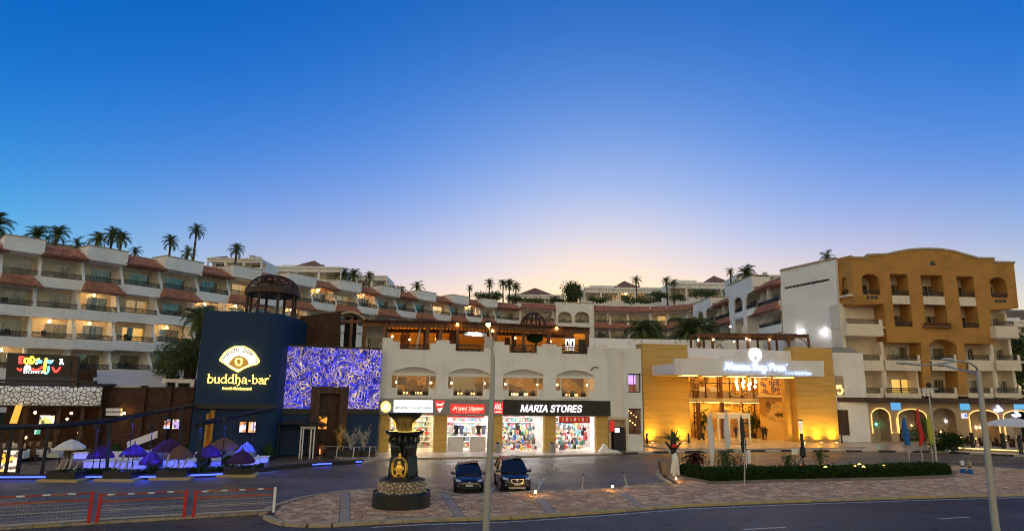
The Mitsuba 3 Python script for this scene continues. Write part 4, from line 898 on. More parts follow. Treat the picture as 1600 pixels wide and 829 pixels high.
for i in range(4):
    u0, u1 = m_[i][1] + .05, m_[i + 1][0] - .05; W = u1 - u0
    put('shop_divider', MB(FM).box(u0 - .35, u0 - .2, -5, -.76, .15, zS + .14), 'm_plainwhite', MS)
    for j in range(2): put('shop_light', MB(FM).box(u0 + .15 + j * W / 2, u0 + W / 2 - .1 + j * W / 2, -4.3, -1.0, zS + .09, zS + .14), 'm_emit', MS, emit=(11.5, 11.2, 11) if i != 0 else (11.5, 9.5, 5.8))
    put('shopfront_frame', MB(FM).box(u0 - .05, u0 + .04, -.5, -.4, .15, zS).box(u1 - .04, u1 + .05, -.5, -.4, .15, zS).box(u0, u1, -.5, -.4, zS - .12, zS - .004), 'm_frame', MS)
    put('shop_glass', MB(FM).raw([[u0, -.45, .2], [u0 + W * .36, -.45, .2], [u0 + W * .36, -.45, zS - .1], [u0, -.45, zS - .1]], [[0, 1, 2, 3]]), 'm_glass', MS)
    put('shop_glass', MB(FM).raw([[u1 - W * .36, -.45, .2], [u1, -.45, .2], [u1, -.45, zS - .1], [u1 - W * .36, -.45, zS - .1]], [[0, 1, 2, 3]]), 'm_glass', MS)
    g = MB(FM); sh = thing('display_shelving', f'white display shelving in the {names[i]}', 'shelf')
    sm = MB(FM)
    for lv in range(6): sm.box(u0 + .1, u1 - .1, -4.98, -4.55, .75 + lv * .5, .79 + lv * .5)
    put('shelf', sm, 'm_plainwhite', sh)
    R = random.Random(i + 3)
    dens = [.75, .75, .98, .98][i]
    for lv in range(7):
        u = u0 + .2
        while u < u1 - .3:
            w, h = R.uniform(.07, .22), R.uniform(.10, .36)
            if R.random() < dens:
                c = R.choice(PAL); z0 = .3 + lv * .5
                if R.random() < .5: g.box(u, u + w, -4.9, -4.6, z0 + .03, z0 + h + .03, c)
                else: g.ball((u + w / 2, -4.75, z0 + h / 2 + .04), h / 2, 1, (w / h, .6, 1), c)
            u += w + R.uniform(.01, .06)
    for j in range(130 if i > 1 else 22):             # racks and heaps nearer the glass
        u, n_, z0 = R.uniform(u0 + .3, u1 - .5), R.uniform(-4, -1.0), R.choice([.2, .2, .7, 1.1, 1.6, 2.1])
        if i < 2 and abs(u - (u0 + u1) / 2) < W * .2: continue
        c = R.choice(PAL)
        if R.random() < .45: g.box(u, u + R.uniform(.12, .36), n_, n_ + .06, z0, z0 + R.uniform(.2, .6), c)
        else: g.ball((u, n_, z0 + .25), R.uniform(.07, .15), 1, (1, .7, R.uniform(.8, 1.8)), c)
    put('shop_goods', g, 'm_vc', label=f'colourful goods crowding the {names[i]}', cat='goods', kind='stuff', color=True)
    if i == 3 or i == 1:
        b = MB(FM).box(u0 + .5 * (i == 3), u1 - .35, -.95, -.9, zS - .75 if i == 3 else zS - .28, zS - .1)
        k = put('banner', b, 'm_red', label=['', 'red banner along the top of the second shop from the left', '', 'red banner of framed pictures along the top of the rightmost shop'][i], cat='banner')
        if i == 3:
            for j in range(7): u = u0 + .8 + j * .42; put('picture', MB(FM).box(u, u + .22, -.899, -.88, zS - .6, zS - .25), 'm_cloth' if j % 2 else 'm_orange', k)
    if i == 1:
        for s in (0, 1):
            a = u0 + .15 if s == 0 else u1 - W * .42; k = thing('mannequin_window', f'pale grey display window with hanging shirts, {["left", "right"][s]} in the second shop', 'window display')
            put('base', MB(FM).box(a, a + W * .38, -1.6, -1.0, .16, 1.5), 'm_lightgrey', k)
            for t in range(3): q = a + .35 + t * .5; put('shirt', MB(FM).prism([(q - .2, 1.7), (q + .2, 1.7), (q + .18, 2.3), (q + .3, 2.2), (q + .24, 2.55), (q - .24, 2.55), (q - .3, 2.2), (q - .18, 2.3)], -1.3, -1.2), ['m_plainwhite', 'm_dark', 'm_bluecloth'][t], k)
# fascia and shop signs
zF0, zF1 = FM.uz(700, 647.6, .3)[1], FM.uz(700, 622.8, .3)[1]
def fas(x0, x1, m, label, **k):
    u0, u1 = FM.uz(x0, 635, .3)[0], FM.uz(x1, 635, .3)[0]; kk = thing('shop_sign', label, 'sign'); put('board', MB(FM).box(max(u0, .01), u1 - .01, .003, .3, zF0, zF1), m, kk); return kk
def patch(key, pts, n, m, emit=None, name='panel', wt=.2, d=.03, holes_=None):
    g = Polygon(FM.poly(pts, n)).buffer(0)
    if holes_ is not None: g = g.difference(holes_)
    return put(name, MB(FM).prism(g, n - d, n), m, key, emit=emit, wt=wt)
def circ(x, y, rx, ry, a0=0, a1=360, k=20): return [(x + rx * math.cos(math.radians(t)), y - ry * math.sin(math.radians(t))) for t in np.linspace(a0, a1, k, endpoint=a1 - a0 < 360)]
s1 = fas(592.6, 677.5, 'm_grey', 'grey shop sign with a glowing yellow emblem and a white lettered light box')
patch(s1, circ(602.8, 635, 8.2, 8.8) + [], .36, 'm_plainwhite', (1.6, 1.0, .12), 'emblem', .4)
patch(s1, [(596, 641), (602.8, 629), (609.5, 641), (606.5, 641), (602.8, 634.5), (599, 641)], .40, 'm_plainwhite', (2.2, 2.0, 1.3), 'emblem_mark', .1)
patch(s1, [(615.5, 624.3), (676, 624.9), (675.6, 644), (615, 643.4)], .36, 'm_plainwhite', (1.25, 1.3, 1.3), 'light_box', .8)
letters(FM, 'aarGahiAI † OeLaAbIisana', 617, 633.2, 673.5, 638.4, .39, 'm_black', None, s1, slant=.15)
s2 = fas(677.5, 786.4, 'm_grey', 'grey shop sign with a red shield emblem and red lettered panels')
patch(s2, [(680, 625), (694.5, 625.3), (693.5, 633), (687, 644.6), (681, 637)], .36, 'm_red', (.9, .03, .03), 'emblem', .2)
patch(s2, [(682, 629), (688, 631), (694, 628), (690, 634), (686, 632), (683, 634)], .39, 'm_plainwhite', (1.2, 1, .9), 'emblem_mark', .05); patch(s2, [(683, 638), (692, 636), (687, 644)], .39, 'm_plainwhite', (1.2, 1, .9), 'emblem_mark', .05)
patch(s2, [(704, 631), (757, 631.6), (756.6, 645.8), (704, 645.4)], .36, 'm_red', (1.0, .02, .02), 'red_panel', .4)
patch(s2, [(771, 628), (785.5, 628.5), (785.3, 645.6), (771, 645.3)], .36, 'm_red', (1.0, .03, .02), 'red_panel', .2)
letters(FM, 'JH rawd 18aumm', 706.5, 634, 755, 640.5, .39, 'm_plainwhite', (1.5, .9, .6), s2, bold=False, slant=.3)
letters(FM, 'f a a g la M g', 712, 641.3, 748, 644.5, .39, 'm_plainwhite', (1.2, .25, .15), s2, bold=False)
letters(FM, 'RlL', 772.5, 630.5, 784, 638.5, .39, 'm_plainwhite', (1.4, 1.2, 1.1), s2, bold=False, slant=.3)
letters(FM, 'uad?wL', 773, 641.5, 784, 644, .39, 'm_plainwhite', (1.2, 1., .9), s2)
s3 = fas(786.6, 954, 'm_black', 'long black shop sign with white italic capital letters')
def serif_caps(text):
    t = meshkit.text_mesh(text, 1.0, 1.0, True); return t
letters(FM, 'MARIA STORES', 813, 631.3, 909.5, 643, .42, 'm_plainwhite', (1.3, 1.3, 1.25), s3, slant=.22, wt=.8, depth=.08)
u0, u1, a, b = FM.r(924, 578.5, 935, 573.5, .1); k = put('wall_light', MB(FM).tube([[u0, .02, a], [u0 + .15, .25, b], [u1 - .2, .3, b], [u1, .1, b - .05]], .05, 6), 'm_iron', label='small unlit wall light high on the white wall right of the last arched window', cat='lamp')
# litter bins and the small things on the shop pavement
for x, y, l in [(777.5, 702.5, 'grey litter bin in front of the pier left of the third shop'), (863, 701.5, 'grey litter bin in front of the pier left of the fourth shop')]:
    u = FM.uz(x, y, 1.0)[0]; k = thing('litter_bin', l, 'bin'); put('body', MB(FM).lathe(u, 1.0, [(.26, .15), (.28, .9), (.24, .98), (.22, 1.0)], 12), 'm_grey', k); put('lid', MB(FM).lathe(u, 1.0, [(.2, 1.0), (.2, 1.12), (.05, 1.18)], 12), 'm_black', k)

# ---- recess with the cash machine, and the plain wall up to the tower
FL2 = Frame(FM.w(np.array([uR, -1.2, 0])), FM.u); LWa = thing('link_building', 'plain white wall with a lit and a dark window between the shops and left tower', 'building')
uE = FL2.uz(1004, 640)[0]; zt = FL2.uz(970, 545)[1]
hl = [Polygon(FL2.poly([(981.5, 583), (1001.5, 583.3), (1001.8, 613), (982, 612.6)])), Polygon(FL2.poly([(982, 637.5), (1002, 637.8), (1002.4, 678), (982.4, 677.5)]))]
put('wall', MB(FL2).prism(rect(0, .15, uE, zt).difference(union_all(hl)), -.4, 0).box(0, uE, -8, -7.7, .15, zt - .5), 'm_white', LWa); put('coping', MB(FL2).box(0, uE, -.5, .06, zt + .002, zt + .1), 'm_white2', LWa)
put('pilaster', MB(FL2).prism([(FL2.uz(973, 600)[0], .15), (FL2.uz(975.5, 600)[0], .15), (FL2.uz(974.5, 600)[0], zt - .1), (FL2.uz(973, 600)[0], zt - .1)], .002, .5), 'm_white', LWa)
for i, (h, col) in enumerate(zip(hl, [(.55, .32, .95), (.12, .06, .015)])):
    a, c, b, d = h.bounds
    w = put('window', MB(FL2).box(a, b, -.34, -.24, d - .1, d).box(a, b, -.34, -.24, c, c + .1).box(a, a + .08, -.34, -.24, c, d).box(b - .08, b, -.34, -.24, c, d).box((a + b) / 2 - .03, (a + b) / 2 + .03, -.33, -.25, c, d), 'm_darkwood', LWa)
    put('pane', MB(FL2).raw([[a, -.29, c], [b, -.29, c], [b, -.29, d], [a, -.29, d]], [[0, 1, 2, 3]]), 'm_glass', w)
    put('back_wall', MB(FL2).box(a - .3, b + .3, -1.6, -1.5, c - .3, d + .3), 'm_lightgrey' if i == 0 else 'm_wood', LWa)
    if i == 0:
        put('light', MB(FL2).box(a + .5, b - .1, -1.45, -1.4, c + .9, d - .15), 'm_emit', LWa, emit=(.75, .4, 1.5), wt=.4); put('screen', MB(FL2).box(a + .1, b - .1, -1.2, -1.15, c, c + .85), 'm_red', LWa)
    else:
        m = MB(FL2)
        for j in range(9): m.ball((a + .15 + (b - a - .3) * ((j * 4 % 9) / 8), -1.1, c + .7 + (d - c - 1) * ((j * 7 % 9) / 8)), .08, 1)
        put('reflection_glint', m, 'm_emit', LWa, emit=(3.5, 1.9, .6), wt=.3)  # glowing balls stand in for warm reflections in the dark pane
K = thing('kiosk', 'cream portal niche with a cash machine between the shops and the tower', 'kiosk')
a, b, c, d = FL2.r(951.5, 690, 980.5, 650.5, .8); c = .15; th = (b - a)
put('frame', MB(FL2).box(a, a + .22, 0.002, .8, c, d - .3).box(b - .22, b, 0.002, .8, c, d - .3).box(a - .05, b + .05, 0.002, .85, d - .3, d).box(a + .22, b - .22, .0, .06, c, d - .3), 'm_cream', K)
a, b, c, d = FL2.r(960, 693, 975.5, 667, 1.0); c = .15; k = thing('cash_machine', 'dark cash machine with a bright small screen in the cream niche', 'cash machine')
put('body', MB(FL2).box(a, b, .2, 1.0, c, d), 'm_dark', k); e, f_, g_, h_ = FL2.r(960.8, 675, 968, 668, 1.02); put('screen', MB(FL2).box(e, f_, 1.001, 1.02, g_, h_), 'm_screen', k, emit=(1.1, 1.2, 1.5), wt=.2); put('plinth', MB(FL2).box(a - .1, b + .1, .15, 1.1, .151, .35), 'm_black', k)
for y, i in ((661.5, 'upper'), (669.5, 'lower')):
    u, z = FL2.uz(956.5, y, 1.1); k = thing('lantern', f'red paper lantern beside the cash machine niche, {i} one', 'lantern'); put('shade', MB(FL2).ball((u, 1.1, z), .27, 2, (.9, .9, 1.1)), 'm_red', k, smooth=True, emit=(.35, .012, .01) , wt=.2); put('cap', MB(FL2).cyl(u, 1.1, z + .27, z + .36, .09), 'm_gold', k); put('hanger', MB(FL2).tube([[u, 1.1, z + .36], [u, 1.1, z + .48], [u + .05, .7, z + .52]], .015, 4), 'm_iron', k)
p = gp(947.5, 699, .15); k = thing('flower_pot', 'white tapered pot with a small plant in front of the last pier of the shops', 'pot')
put('pot', MB(fat(p[0], p[1])).lathe(0, 0, [(.22, .15), (.40, .75), (.46, .95), (.40, .95), (.38, .85)], 14), 'm_plainwhite', k, smooth=40)
m = MB(fat(p[0], p[1]))
for j in range(26):
    t = rng.uniform(0, 6.28); r_ = rng.uniform(.1, .35); m.tube([[0, 0, .9], [r_ * .5 * math.cos(t), r_ * .5 * math.sin(t), 1.2], [r_ * math.cos(t), r_ * math.sin(t), rng.uniform(1.2, 1.75)]], [.03, .025, .004], 3)
put('plant', m, 'm_hedge', k)
p = gp(952, 709, .0); k = put('stone_ramp', MB(fat(p[0] - 1.0, p[1] + .2)).prism([(0, 0), (2.3, 0), (2.1, .25), (1.0, .45), (.75, .9), (.5, .95), (.35, .6), (.0, .2)], 0, 1.2), 'm_plainwhite', label='white curved plastered ramp end at the kerb near the cash machine', cat='ramp')

# ---------------------------------------------------------------- roof terrace restaurant
RT = thing('roof_restaurant', 'amber lit restaurant wall at the back of the roof terrace above the shops', 'restaurant'); n1 = -8.6
zc = FM.uz(750, 512, n1)[1]
uA, uB = FM.uz(606, 530, n1)[0], FM.uz(918, 530, n1)[0]
gaps = []
put('wall', MB(FM).box(uA, uB, n1 - .3, n1, zdeck, zc), 'm_orange', RT); put('roof', MB(FM).box(uA - .4, uB + .4, n1 - 3, n1 + .3, zc, zc + .25), 'm_cream', RT)
for x0, x1, y0, y1, m, e in [(701, 717, 520, 548, 'm_darkwood', None), (789, 806, 527, 541, 'm_darkwood', None), (904, 915, 530, 552, 'm_dark', None), (625, 640, 520, 545, 'm_wood', None), (797, 802, 527, 541, 'm_cream', None)]:
    a, b, c, d = FM.r(x0, y1, x1, y0, n1 + .05); put('doorway', MB(FM).box(a, b, n1 + .001, n1 + .05 + .02 * (m == 'm_cream'), max(c, zdeck), d), m, RT, emit=e)
for x0, x1 in [(884, 889.5), (891, 898)]:
    a, b, c, d = FM.r(x0, 541, x1, 529, n1 + 1.6); k = put('poster', MB(FM).box(a, b, n1 + 1.5, n1 + 1.6, c, d), 'm_plainwhite', RT, emit=(1.9, 1.8, 1.75), wt=.3)
    put('figure', MB(FM).ball(((a + b) / 2, n1 + 1.605, c + (d - c) * .4), .2, 1, (.7, .1, 1.4)), 'm_black', k)
a, b, c, d = FM.r(884, 547, 898, 543.5, n1 + 1.6); put('poster', MB(FM).box(a, b, n1 + 1.5, n1 + 1.6, c, d), 'm_plainwhite', RT, emit=(.8, .8, .8), wt=.1)
a, b, c, d = FM.r(724, 545, 761, 519, -6); kc = thing('bar_counter', 'white framed bar kiosk with a row of four bright spots on the roof terrace', 'bar')
put('canopy', MB(FM).box(a, b, -7.5, -6, d - .4, d), 'm_plainwhite', kc); put('counter', MB(FM).box(a + .1, b - .1, -7.3, -6.1, zdeck, zdeck + 1.1), 'm_tan', kc)
for x in (733.5, 739, 743, 749): lamp(kc, FM.w(np.array([*(lambda q: (q[0], -5.9, q[1]))(FM.uz(x, 522.3, -5.9))])), (1, .97, .85), 30, .11, 'spot', .4)
for x, y, n_ in [(715, 506.5, -.9), (769.8, 516.5, -1.0), (870, 512.5, -.9)]:
    u, z = FM.uz(x, y, n_); k = thing('flood_lamp', f'small amber flood lamp on the pergola edge {"left of the street lamp" if x < 750 else "just right of the street lamp head" if x < 800 else "right of the small dome frame"}', 'lamp')
    put('bulb', MB(FM).ball((u, n_, z), .15, 1), 'm_emit', k, emit=(22, 10, 1.2), wt=.6); put('bracket', MB(FM).box(u - .04, u + .04, n_ - .5, n_ - .15, z - .1, z), 'm_iron', k)
for x, y in [(613, 525), (640, 530), (690, 527), (826, 523), (843, 522), (860, 533), (805, 528), (682, 529)]:
    u, z = FM.uz(x, y, n1 + 1.0); put('small_bulb', MB().ball(FM.w(np.array([u, n1 + 1.0, z])), .11, 1), 'm_emit', RT, emit=(20, 11, 3))
for j in range(4):                                                 # warm strip lights added under the terrace roof to light its wall
    a, b = uA + (uB - uA) * (j + .06) / 4, uA + (uB - uA) * (j + .94) / 4; put('added_cove_light', MB(FM).box(a, b, n1 + .35, n1 + .75, zc - .12, zc - .02), 'm_emit', RT, emit=(4.4, 2.0, .28))
PG = thing('pergola', 'long brown timber pergola roofing the terrace above the shops', 'pergola')
pts = [(567, 506.5), (700, 508.5), (800, 512.5), (921, 518.5)]
for nn, nm_, h in ((-1.2, 'front_beam', .45), (-7.4, 'rear_beam', .4)):
    zs_ = [FM.uz(x, y, -1.2) for x, y in pts]; m = MB(FM)
    for (ua, za), (ub, zb_) in zip(zs_[:-1], zs_[1:]): m.prism([(ua, za - h / 2), (ub, zb_ - h / 2), (ub, zb_ + h / 2), (ua, za + h / 2)], nn - .12, nn + .12)
    put(nm_, m, 'm_wood', PG)
k = 56
for i in range(k):
    u = zs_[0][0] + (zs_[-1][0] - zs_[0][0]) * (i + .5) / k; z = float(np.interp(u, [q[0] for q in zs_], [q[1] for q in zs_])) + .24
    put('rafter', MB(FM).prism([(-8.2, z), (-.55, z), (-.4, z + .16), (-8.2, z + .16)], u - .06, u + .06, 'nz'), 'm_wood', PG)
m = MB(FM)
for j in range(26):
    nn = -7.9 + j * .28
    for (ua, za), (ub, zb_) in zip(zs_[:-1], zs_[1:]): m.prism([(ua, za + .41), (ub, zb_ + .41), (ub, zb_ + .45), (ua, za + .45)], nn, nn + .12)
put('lath', m, 'm_darkwood', PG, kind='stuff', label='many thin brown laths on the pergola')
for x in (601, 667.5, 689, 715, 774, 818, 857, 917.5):
    u, z = FM.uz(x, 520, -1.2); z = float(np.interp(u, [q[0] for q in zs_], [q[1] for q in zs_])) - .22
    put('post', MB(FM).box(u - .16, u + .16, -1.36, -1.04, zdeck, z), 'm_wood', PG); put('post', MB(FM).box(u - .14, u + .14, -7.54, -7.26, zdeck, z), 'm_wood', PG)
for x0, x1 in [(626, 671), (712.5, 756.5), (796.5, 839.5), (878.5, 919)]:        # dark railings in the gaps of the battlements
    a, b = FM.uz(x0, 545)[0], FM.uz(x1, 545)[0]; zz = FM.uz((x0 + x1) / 2, 549)[1] - .25; rail(MS, FM, a + .05, b - .05, zz, -.3, .95, 'terrace_railing', .16)
    for j in range(4): 
        u = a + .5 + j * (b - a - 1) / 3; k = thing('terrace_chair', f'{["first", "second", "third", "fourth"][j]} dark chair behind the railing of the {["first", "second", "third", "fourth"][[626, 712.5, 796.5, 878.5].index(x0)]} battlement gap from the left', 'chair', f'terrace chairs, gap {x0}')
        put('seat', MB(FM).box(u - .25, u + .25, -1.05, -.6, zdeck + .42, zdeck + .48), 'm_black', k); put('backrest', MB(FM).box(u - .25, u + .25, -.66, -.6, zdeck + .48, zdeck + 1.05), 'm_black', k)
# small dome frame on the pergola, closed white parasols, green swing seat
def dome(key, f, u, n, z, R, h, nrib, m, hoop=3, r=.08):
    for i in range(nrib):
        t = 2 * math.pi * i / nrib; put('rib', MB(f).tube([[u + R * math.cos(a) * math.cos(t), n + R * math.cos(a) * math.sin(t), z + h * math.sin(a)] for a in np.linspace(0, math.pi / 2 * .97, 10)], r, 5), m, key)
    for j in range(hoop):
        a = j / hoop * math.pi / 2 * .9; rr = R * math.cos(a); put('hoop', MB(f).tube([[u + rr * math.cos(t), n + rr * math.sin(t), z + h * math.sin(a)] for t in np.linspace(0, 2 * math.pi, 25)], r * (1.0 if j == 0 else .5), 5), m, key)
u0, z0 = FM.uz(813.5, 513, -3); u1, _ = FM.uz(853.5, 513, -3); zt_ = FM.uz(834, 488.5, -3)[1]
kd = thing('small_dome', 'small dark open dome standing on the pergola roof', 'dome'); dome(kd, FM, (u0 + u1) / 2, -3, z0, (u1 - u0) / 2, zt_ - z0, 8, 'm_darkwood', 2, .09)
for (xa, ya, xb, yb, l) in [(657.5, 509, 650.5, 546, 'white slanting pole behind the first battlement gap'), (666, 514, 664.5, 546, 'thin white upright pole right of the slanting one')]:
    a = FM.uz(xa, ya, -2); b = FM.uz(xb, yb, -2); put('parasol_pole', MB(FM).tube([[a[0], -2, a[1]], [b[0], -2, b[1]]], .10 if xb < 655 else .05, 6), 'm_plainwhite', label=l, cat='pole')
u, z = FM.uz(835.5, 528.5, -4); put('hanging_boat', MB(FM).ball((u, -4, z), .62, 2, (1.5, .5, .75)).cyl(u - .5, -4, z + .2, z + 1.6, .015, sides=4).cyl(u + .5, -4, z + .2, z + 1.6, .015, sides=4), 'm_hedge', label='green hull shaped decoration hanging under the pergola', cat='decoration', smooth=True)
# brown pavilion and vault left of the pergola
FV = Frame(FM.o, FM.u); BV = thing('roof_pavilion', 'brown timber clad roof pavilion with an arched open end above the patterned wall', 'pavilion')
d_ = -2.0
q = FV.poly([(468, 541), (468.5, 494), (531.4, 486), (531, 541)], d_)
put('wall', MB(FV).prism([(q[0][0], q[0][1] - 1), q[1], q[2], (q[3][0], q[3][1] - 1)], d_ - 1.0, d_), 'm_brick', BV)
a, zb = FV.uz(531, 538, d_); b, zt_ = FV.uz(571, 501, d_); za2 = FV.uz(545, 488.5, d_)[1]
arcs = [(a + (b - a) * t, zt_ + (za2 - zt_) * math.sin(math.pi * (.22 + .78 * t)) ** .8 if t < 1 else zt_) for t in np.linspace(0, 1, 14)]
m = MB(FV)
pv = np.array([[u, n, z + .02] for n in (d_ - 6, d_ + .25) for u, z in arcs]); k = len(arcs)
pw = np.array([[u, n, z + .14] for n in (d_ - 6, d_ + .25) for u, z in arcs])
m.raw(np.vstack([pv, pw]), [[i, i + 1, k + i + 1, k + i] for i in range(k - 1)] + [[2 * k + i, 2 * k + i + 1, 3 * k + i + 1, 3 * k + i] for i in range(k - 1)] + [[k + i, k + i + 1, 3 * k + i + 1, 3 * k + i] for i in range(k - 1)])
put('vault', m, 'm_cream', BV)
for x, w in ((548.5, .13), (569, .18)): u = FV.uz(x, 520, d_)[0]; put('post', MB(FV).box(u - w, u + w, d_ - .2, d_ + .1, zdeck - .6, zt_ + .3), 'm_wood', BV)
put('beam', MB(FV).box(a, b, d_ - .2, d_ + .08, zt_ - .25, zt_ + .05), 'm_wood', BV); put('back_wall', MB(FV).box(a, b - 1.1, d_ - 4, d_ - 3.8, zdeck - 1, zt_ + 1.2), 'm_dark', BV)
u0_, z0_ = FV.uz(571, 536, d_ - 4); u1_, z1_ = FV.uz(600, 511, d_ - 4); kk = thing('terrace_hut', 'small white hut with a dark window between the pavilion and the pergola', 'hut'); put('wall', MB(FV).box(u0_, u1_, d_ - 6, d_ - 4, zdeck - 1, z1_), 'm_white2', kk); put('window', MB(FV).box(u0_ + .3, u1_ - .4, d_ - 3.99, d_ - 3.95, z0_ - .6, z0_ + .5), 'm_darkglass', kk)
for x0, y0, x1, y1, l in [(570, 489, 603, 502, 'beige sagging awning sheet right of the arched pavilion'), (600, 497, 640, 504, 'flat beige awning sheet above the left end of the pergola')]:
    a, b, c, d2 = FV.r(x0, y1, x1, y0, -2.5); m = MB(FV); uu = np.linspace(a, b, 8); m.raw([[u, n, d2 - (d2 - c) * ((u - a) / (b - a)) + .12 * math.sin(6 * (u - a)) - .25 * (n > -3)] for n in (-6.5, -1.6) for u in uu], [[i, i + 1, 9 + i, 8 + i] for i in range(7)]); put('awning', m, 'm_cloth', label=l, cat='awning')

# ---------------------------------------------------------------- bar: blue box, patterned wall, tall door
FD = frame2(437, 57.5, 596, 60.8, 640)
BB = thing('bar_building', 'dark blue bar building with a blue and gold patterned wall and tall wooden door', 'building')
dl, dr_ = FD.uz(484, 650)[0], FD.uz(541.5, 650)[0]; zt_ = FD.uz(513, 604)[1]
p = FD.poly([(432, 635), (440.3, 540), (597.5, 545), (593, 641)], .0); ub = FD.uz(592, 640)[0]; zL = (p[0][1] + p[3][1]) / 2; zT = (p[1][1] + p[2][1]) / 2
u_l = FD.uz(430, 640)[0] - 1.0
wallp = rect(u_l, .1, ub, zT).difference(rect(dl + .1, .1, dr_ - .1, zt_ - .1))
put('wall', MB(FD).prism(wallp, -.5, 0).box(u_l, ub, -9, -8.6, .1, zT).box(ub - .3, ub - .05, -8.6, -.5, .1, zT - .1), 'm_navy', BB)
put('roof', MB(FD).box(u_l, ub - .3, -8.6, -.5, zT - .4, zT - .2), 'm_dark', BB)
def arabesque(p, n, uv):
    x, y = (p.x - FD.o[0]) * FD.u[0] + (p.y - FD.o[1]) * FD.u[1], p.z
    wx = x + .25 * dr.sin(y * 2.1 + mikit.fbm(x * .7, y * .7, 3, 2) * 7); wy = y + .25 * dr.sin(x * 2.3 + mikit.fbm(x * .8, y * .8, 8, 2) * 7)
    d1, d2, w = mikit.voronoi(wx * 2.1, wy * 1.8); e1, e2, w2 = mikit.voronoi(wx * 4.4 + 9, wy * 4.0)
    ring = (dr.abs(d1 - .32) < .05) & (w > .3); edge = (d2 - d1) < .045; leaf = (e1 < .24) & (w2 > .74)
    bl = mikit.mix((.006, .008, .16), (.022, .032, 1.0), w2); gold = mikit.mix((.34, .21, .07), (.90, .68, .36), w * w)
    c = dr.select(ring | leaf | edge, gold, bl); c = dr.select((e1 < .17) & (w2 > .45) & (w2 < .62), C3(.85, .85, .95), c); return dr.select((e2 - e1 < .04) & ~ring & ~edge, C3(.05, .05, .30), c)
def arab_emit(p, n, uv): return arabesque(p, n, uv) * .68
mat('m_arabesque', pr(arabesque, .5))
ua, ub_ = FD.uz(434, 600)[0], ub - .03
for x0, x1, y0, y1 in [(ua, dl - .02, zL, zT - .05), (dl - .02, dr_ + .02, zt_ + .02, zT - .05), (dr_ + .02, ub_, zL, zT - .05)]:
    quad('patterned_panel', FD, x0, x1, .06, y0, y1, 'm_arabesque', BB, arab_emit, 1.0, label='back-lit blue and gold arabesque panel beside the blue box')
for q_ in ((FD.uz(432, 600)[0], dl - .03, .001, .12, zL - .5, zL - .004), (dr_ + .03, ub, .001, .12, zL - .5, zL - .004), (FD.uz(434, 560)[0], ub, -.2, .1, zT - .045, zT + .12)): put('panel_frame', MB(FD).box(*q_), 'm_black', BB)
dk = put('door_frame', MB(FD).box(dl - .02, dl + .75, -.5, .35, .15, zt_).box(dr_ - .75, dr_ + .02, -.5, .35, .15, zt_).box(dl + .75, dr_ - .75, -.5, .35, zt_ - .6, zt_), 'm_darkwood', BB)
n_ = 12
for i in range(n_):
    a = dl + .75 + (dr_ - dl - 1.5) * i / n_; b = a + (dr_ - dl - 1.5) / n_; put('door_plank', MB(FD).box(a + .015, b - .015, -.36, -.26 + .03 * (i % 2), .15, zt_ - .6), 'm_darkwood', BB)
a, b, c, d = FD.r(495.5, 669.5, 511.5, 650, -.1)
put('glass_case', MB(FD).box(a - .05, b + .05, -.25, -.13, c - .05, d + .05), 'm_black', BB)
quad('stained_glass', FD, a, b, -.12, c, d, 'm_screen', BB, lambda p, n, uv: mikit.mix((1.0, .42, .04), (.05, .012, .0), mikit.smoothstep(.42, .6, mikit.noise(p.x * 3.1, p.y * 3.1, p.z * 2.6))))
FB = frame2(302, 53.2, 438, 54.6, 620)
zt_ = FB.uz(380, 486.5)[1]; u0 = FB.uz(310.5, 560)[0]; u1 = FB.uz(437, 560)[0]
rr = 1.6; cor = [(u1 - rr + rr * math.sin(t), -rr + rr * math.cos(t)) for t in np.linspace(0, math.pi / 2, 8)]
boxp = [(u0, 0)] + cor + [(u1 + .25, -3.4), (u1 + 1.3, -8), (u1 + 1.3, -11), (u0, -11)]
put('blue_box', MB(FB).prism(boxp, .1, zt_, 'un'), 'm_navy', BB, smooth=25)
put('ledge', MB(FB).box(u0 - .1, u1 + .1, .01, .45, FB.uz(380, 638)[1], FB.uz(380, 631)[1]), 'm_black', BB)
# the emblem: a fan with an eye-like head, halo lit; name below
E = thing('bar_sign', 'glowing golden fan emblem with the bar name below on the blue box', 'sign')
fan = FB.poly([(344.5, 562), (347, 558), (352, 551), (358, 546.5), (366, 542.5), (374.5, 541.3), (383, 542.5), (391, 546.5), (397, 552), (401, 558), (404.5, 564), (401, 567.5), (391, 570), (381, 574), (372, 579.5), (362, 574), (353, 567.5)], .2)
FP = Polygon(fan).buffer(0)
dome_ = Polygon(FB.poly([(357, 567), (362, 561), (367, 556.5), (373, 555), (379, 556.5), (385, 560), (389, 566.5), (387, 570), (372, 577), (358, 569.5)], .2)).buffer(0)
cpt = FB.uz(372.5, 576, .2); slots = []
for t in list(range(52, 84, 4)) + list(range(96, 160, 5)) + [24, 30]:
    a = math.radians(180 - t); L1, L2 = (1.42, 1.85) if t < 90 else (1.45, 1.8); slots.append(LineString([(cpt[0] - math.cos(a) * L1 * (1 if t > 0 else 1), cpt[1] + math.sin(a) * L1), (cpt[0] - math.cos(a) * L2, cpt[1] + math.sin(a) * L2)]).buffer(.04))
put('fan', MB(FB).prism(FP.difference(dome_).difference(union_all(slots)), .14, .2), 'm_plainwhite', E, emit=(1.5, 1.32, 1.05), wt=.6)
put('fan_outline', MB(FB).prism(FP.buffer(.09).difference(FP.buffer(-.02)), .2, .3), 'm_emit', E, emit=(4.0, 2.1, .3), wt=.8)
put('emblem_head', MB(FB).prism(dome_, .1, .17), 'm_gold', E)
m = MB(FB)
for sgn in (-1, 1): m.prism(LineString(chaikin(FB.poly([(373 + sgn * 1.5, 559.8), (373 + sgn * 4.5, 560.5), (373 + sgn * 5, 566), (373 + sgn * 1.8, 570)], .2))).buffer(.07), .17, .22)
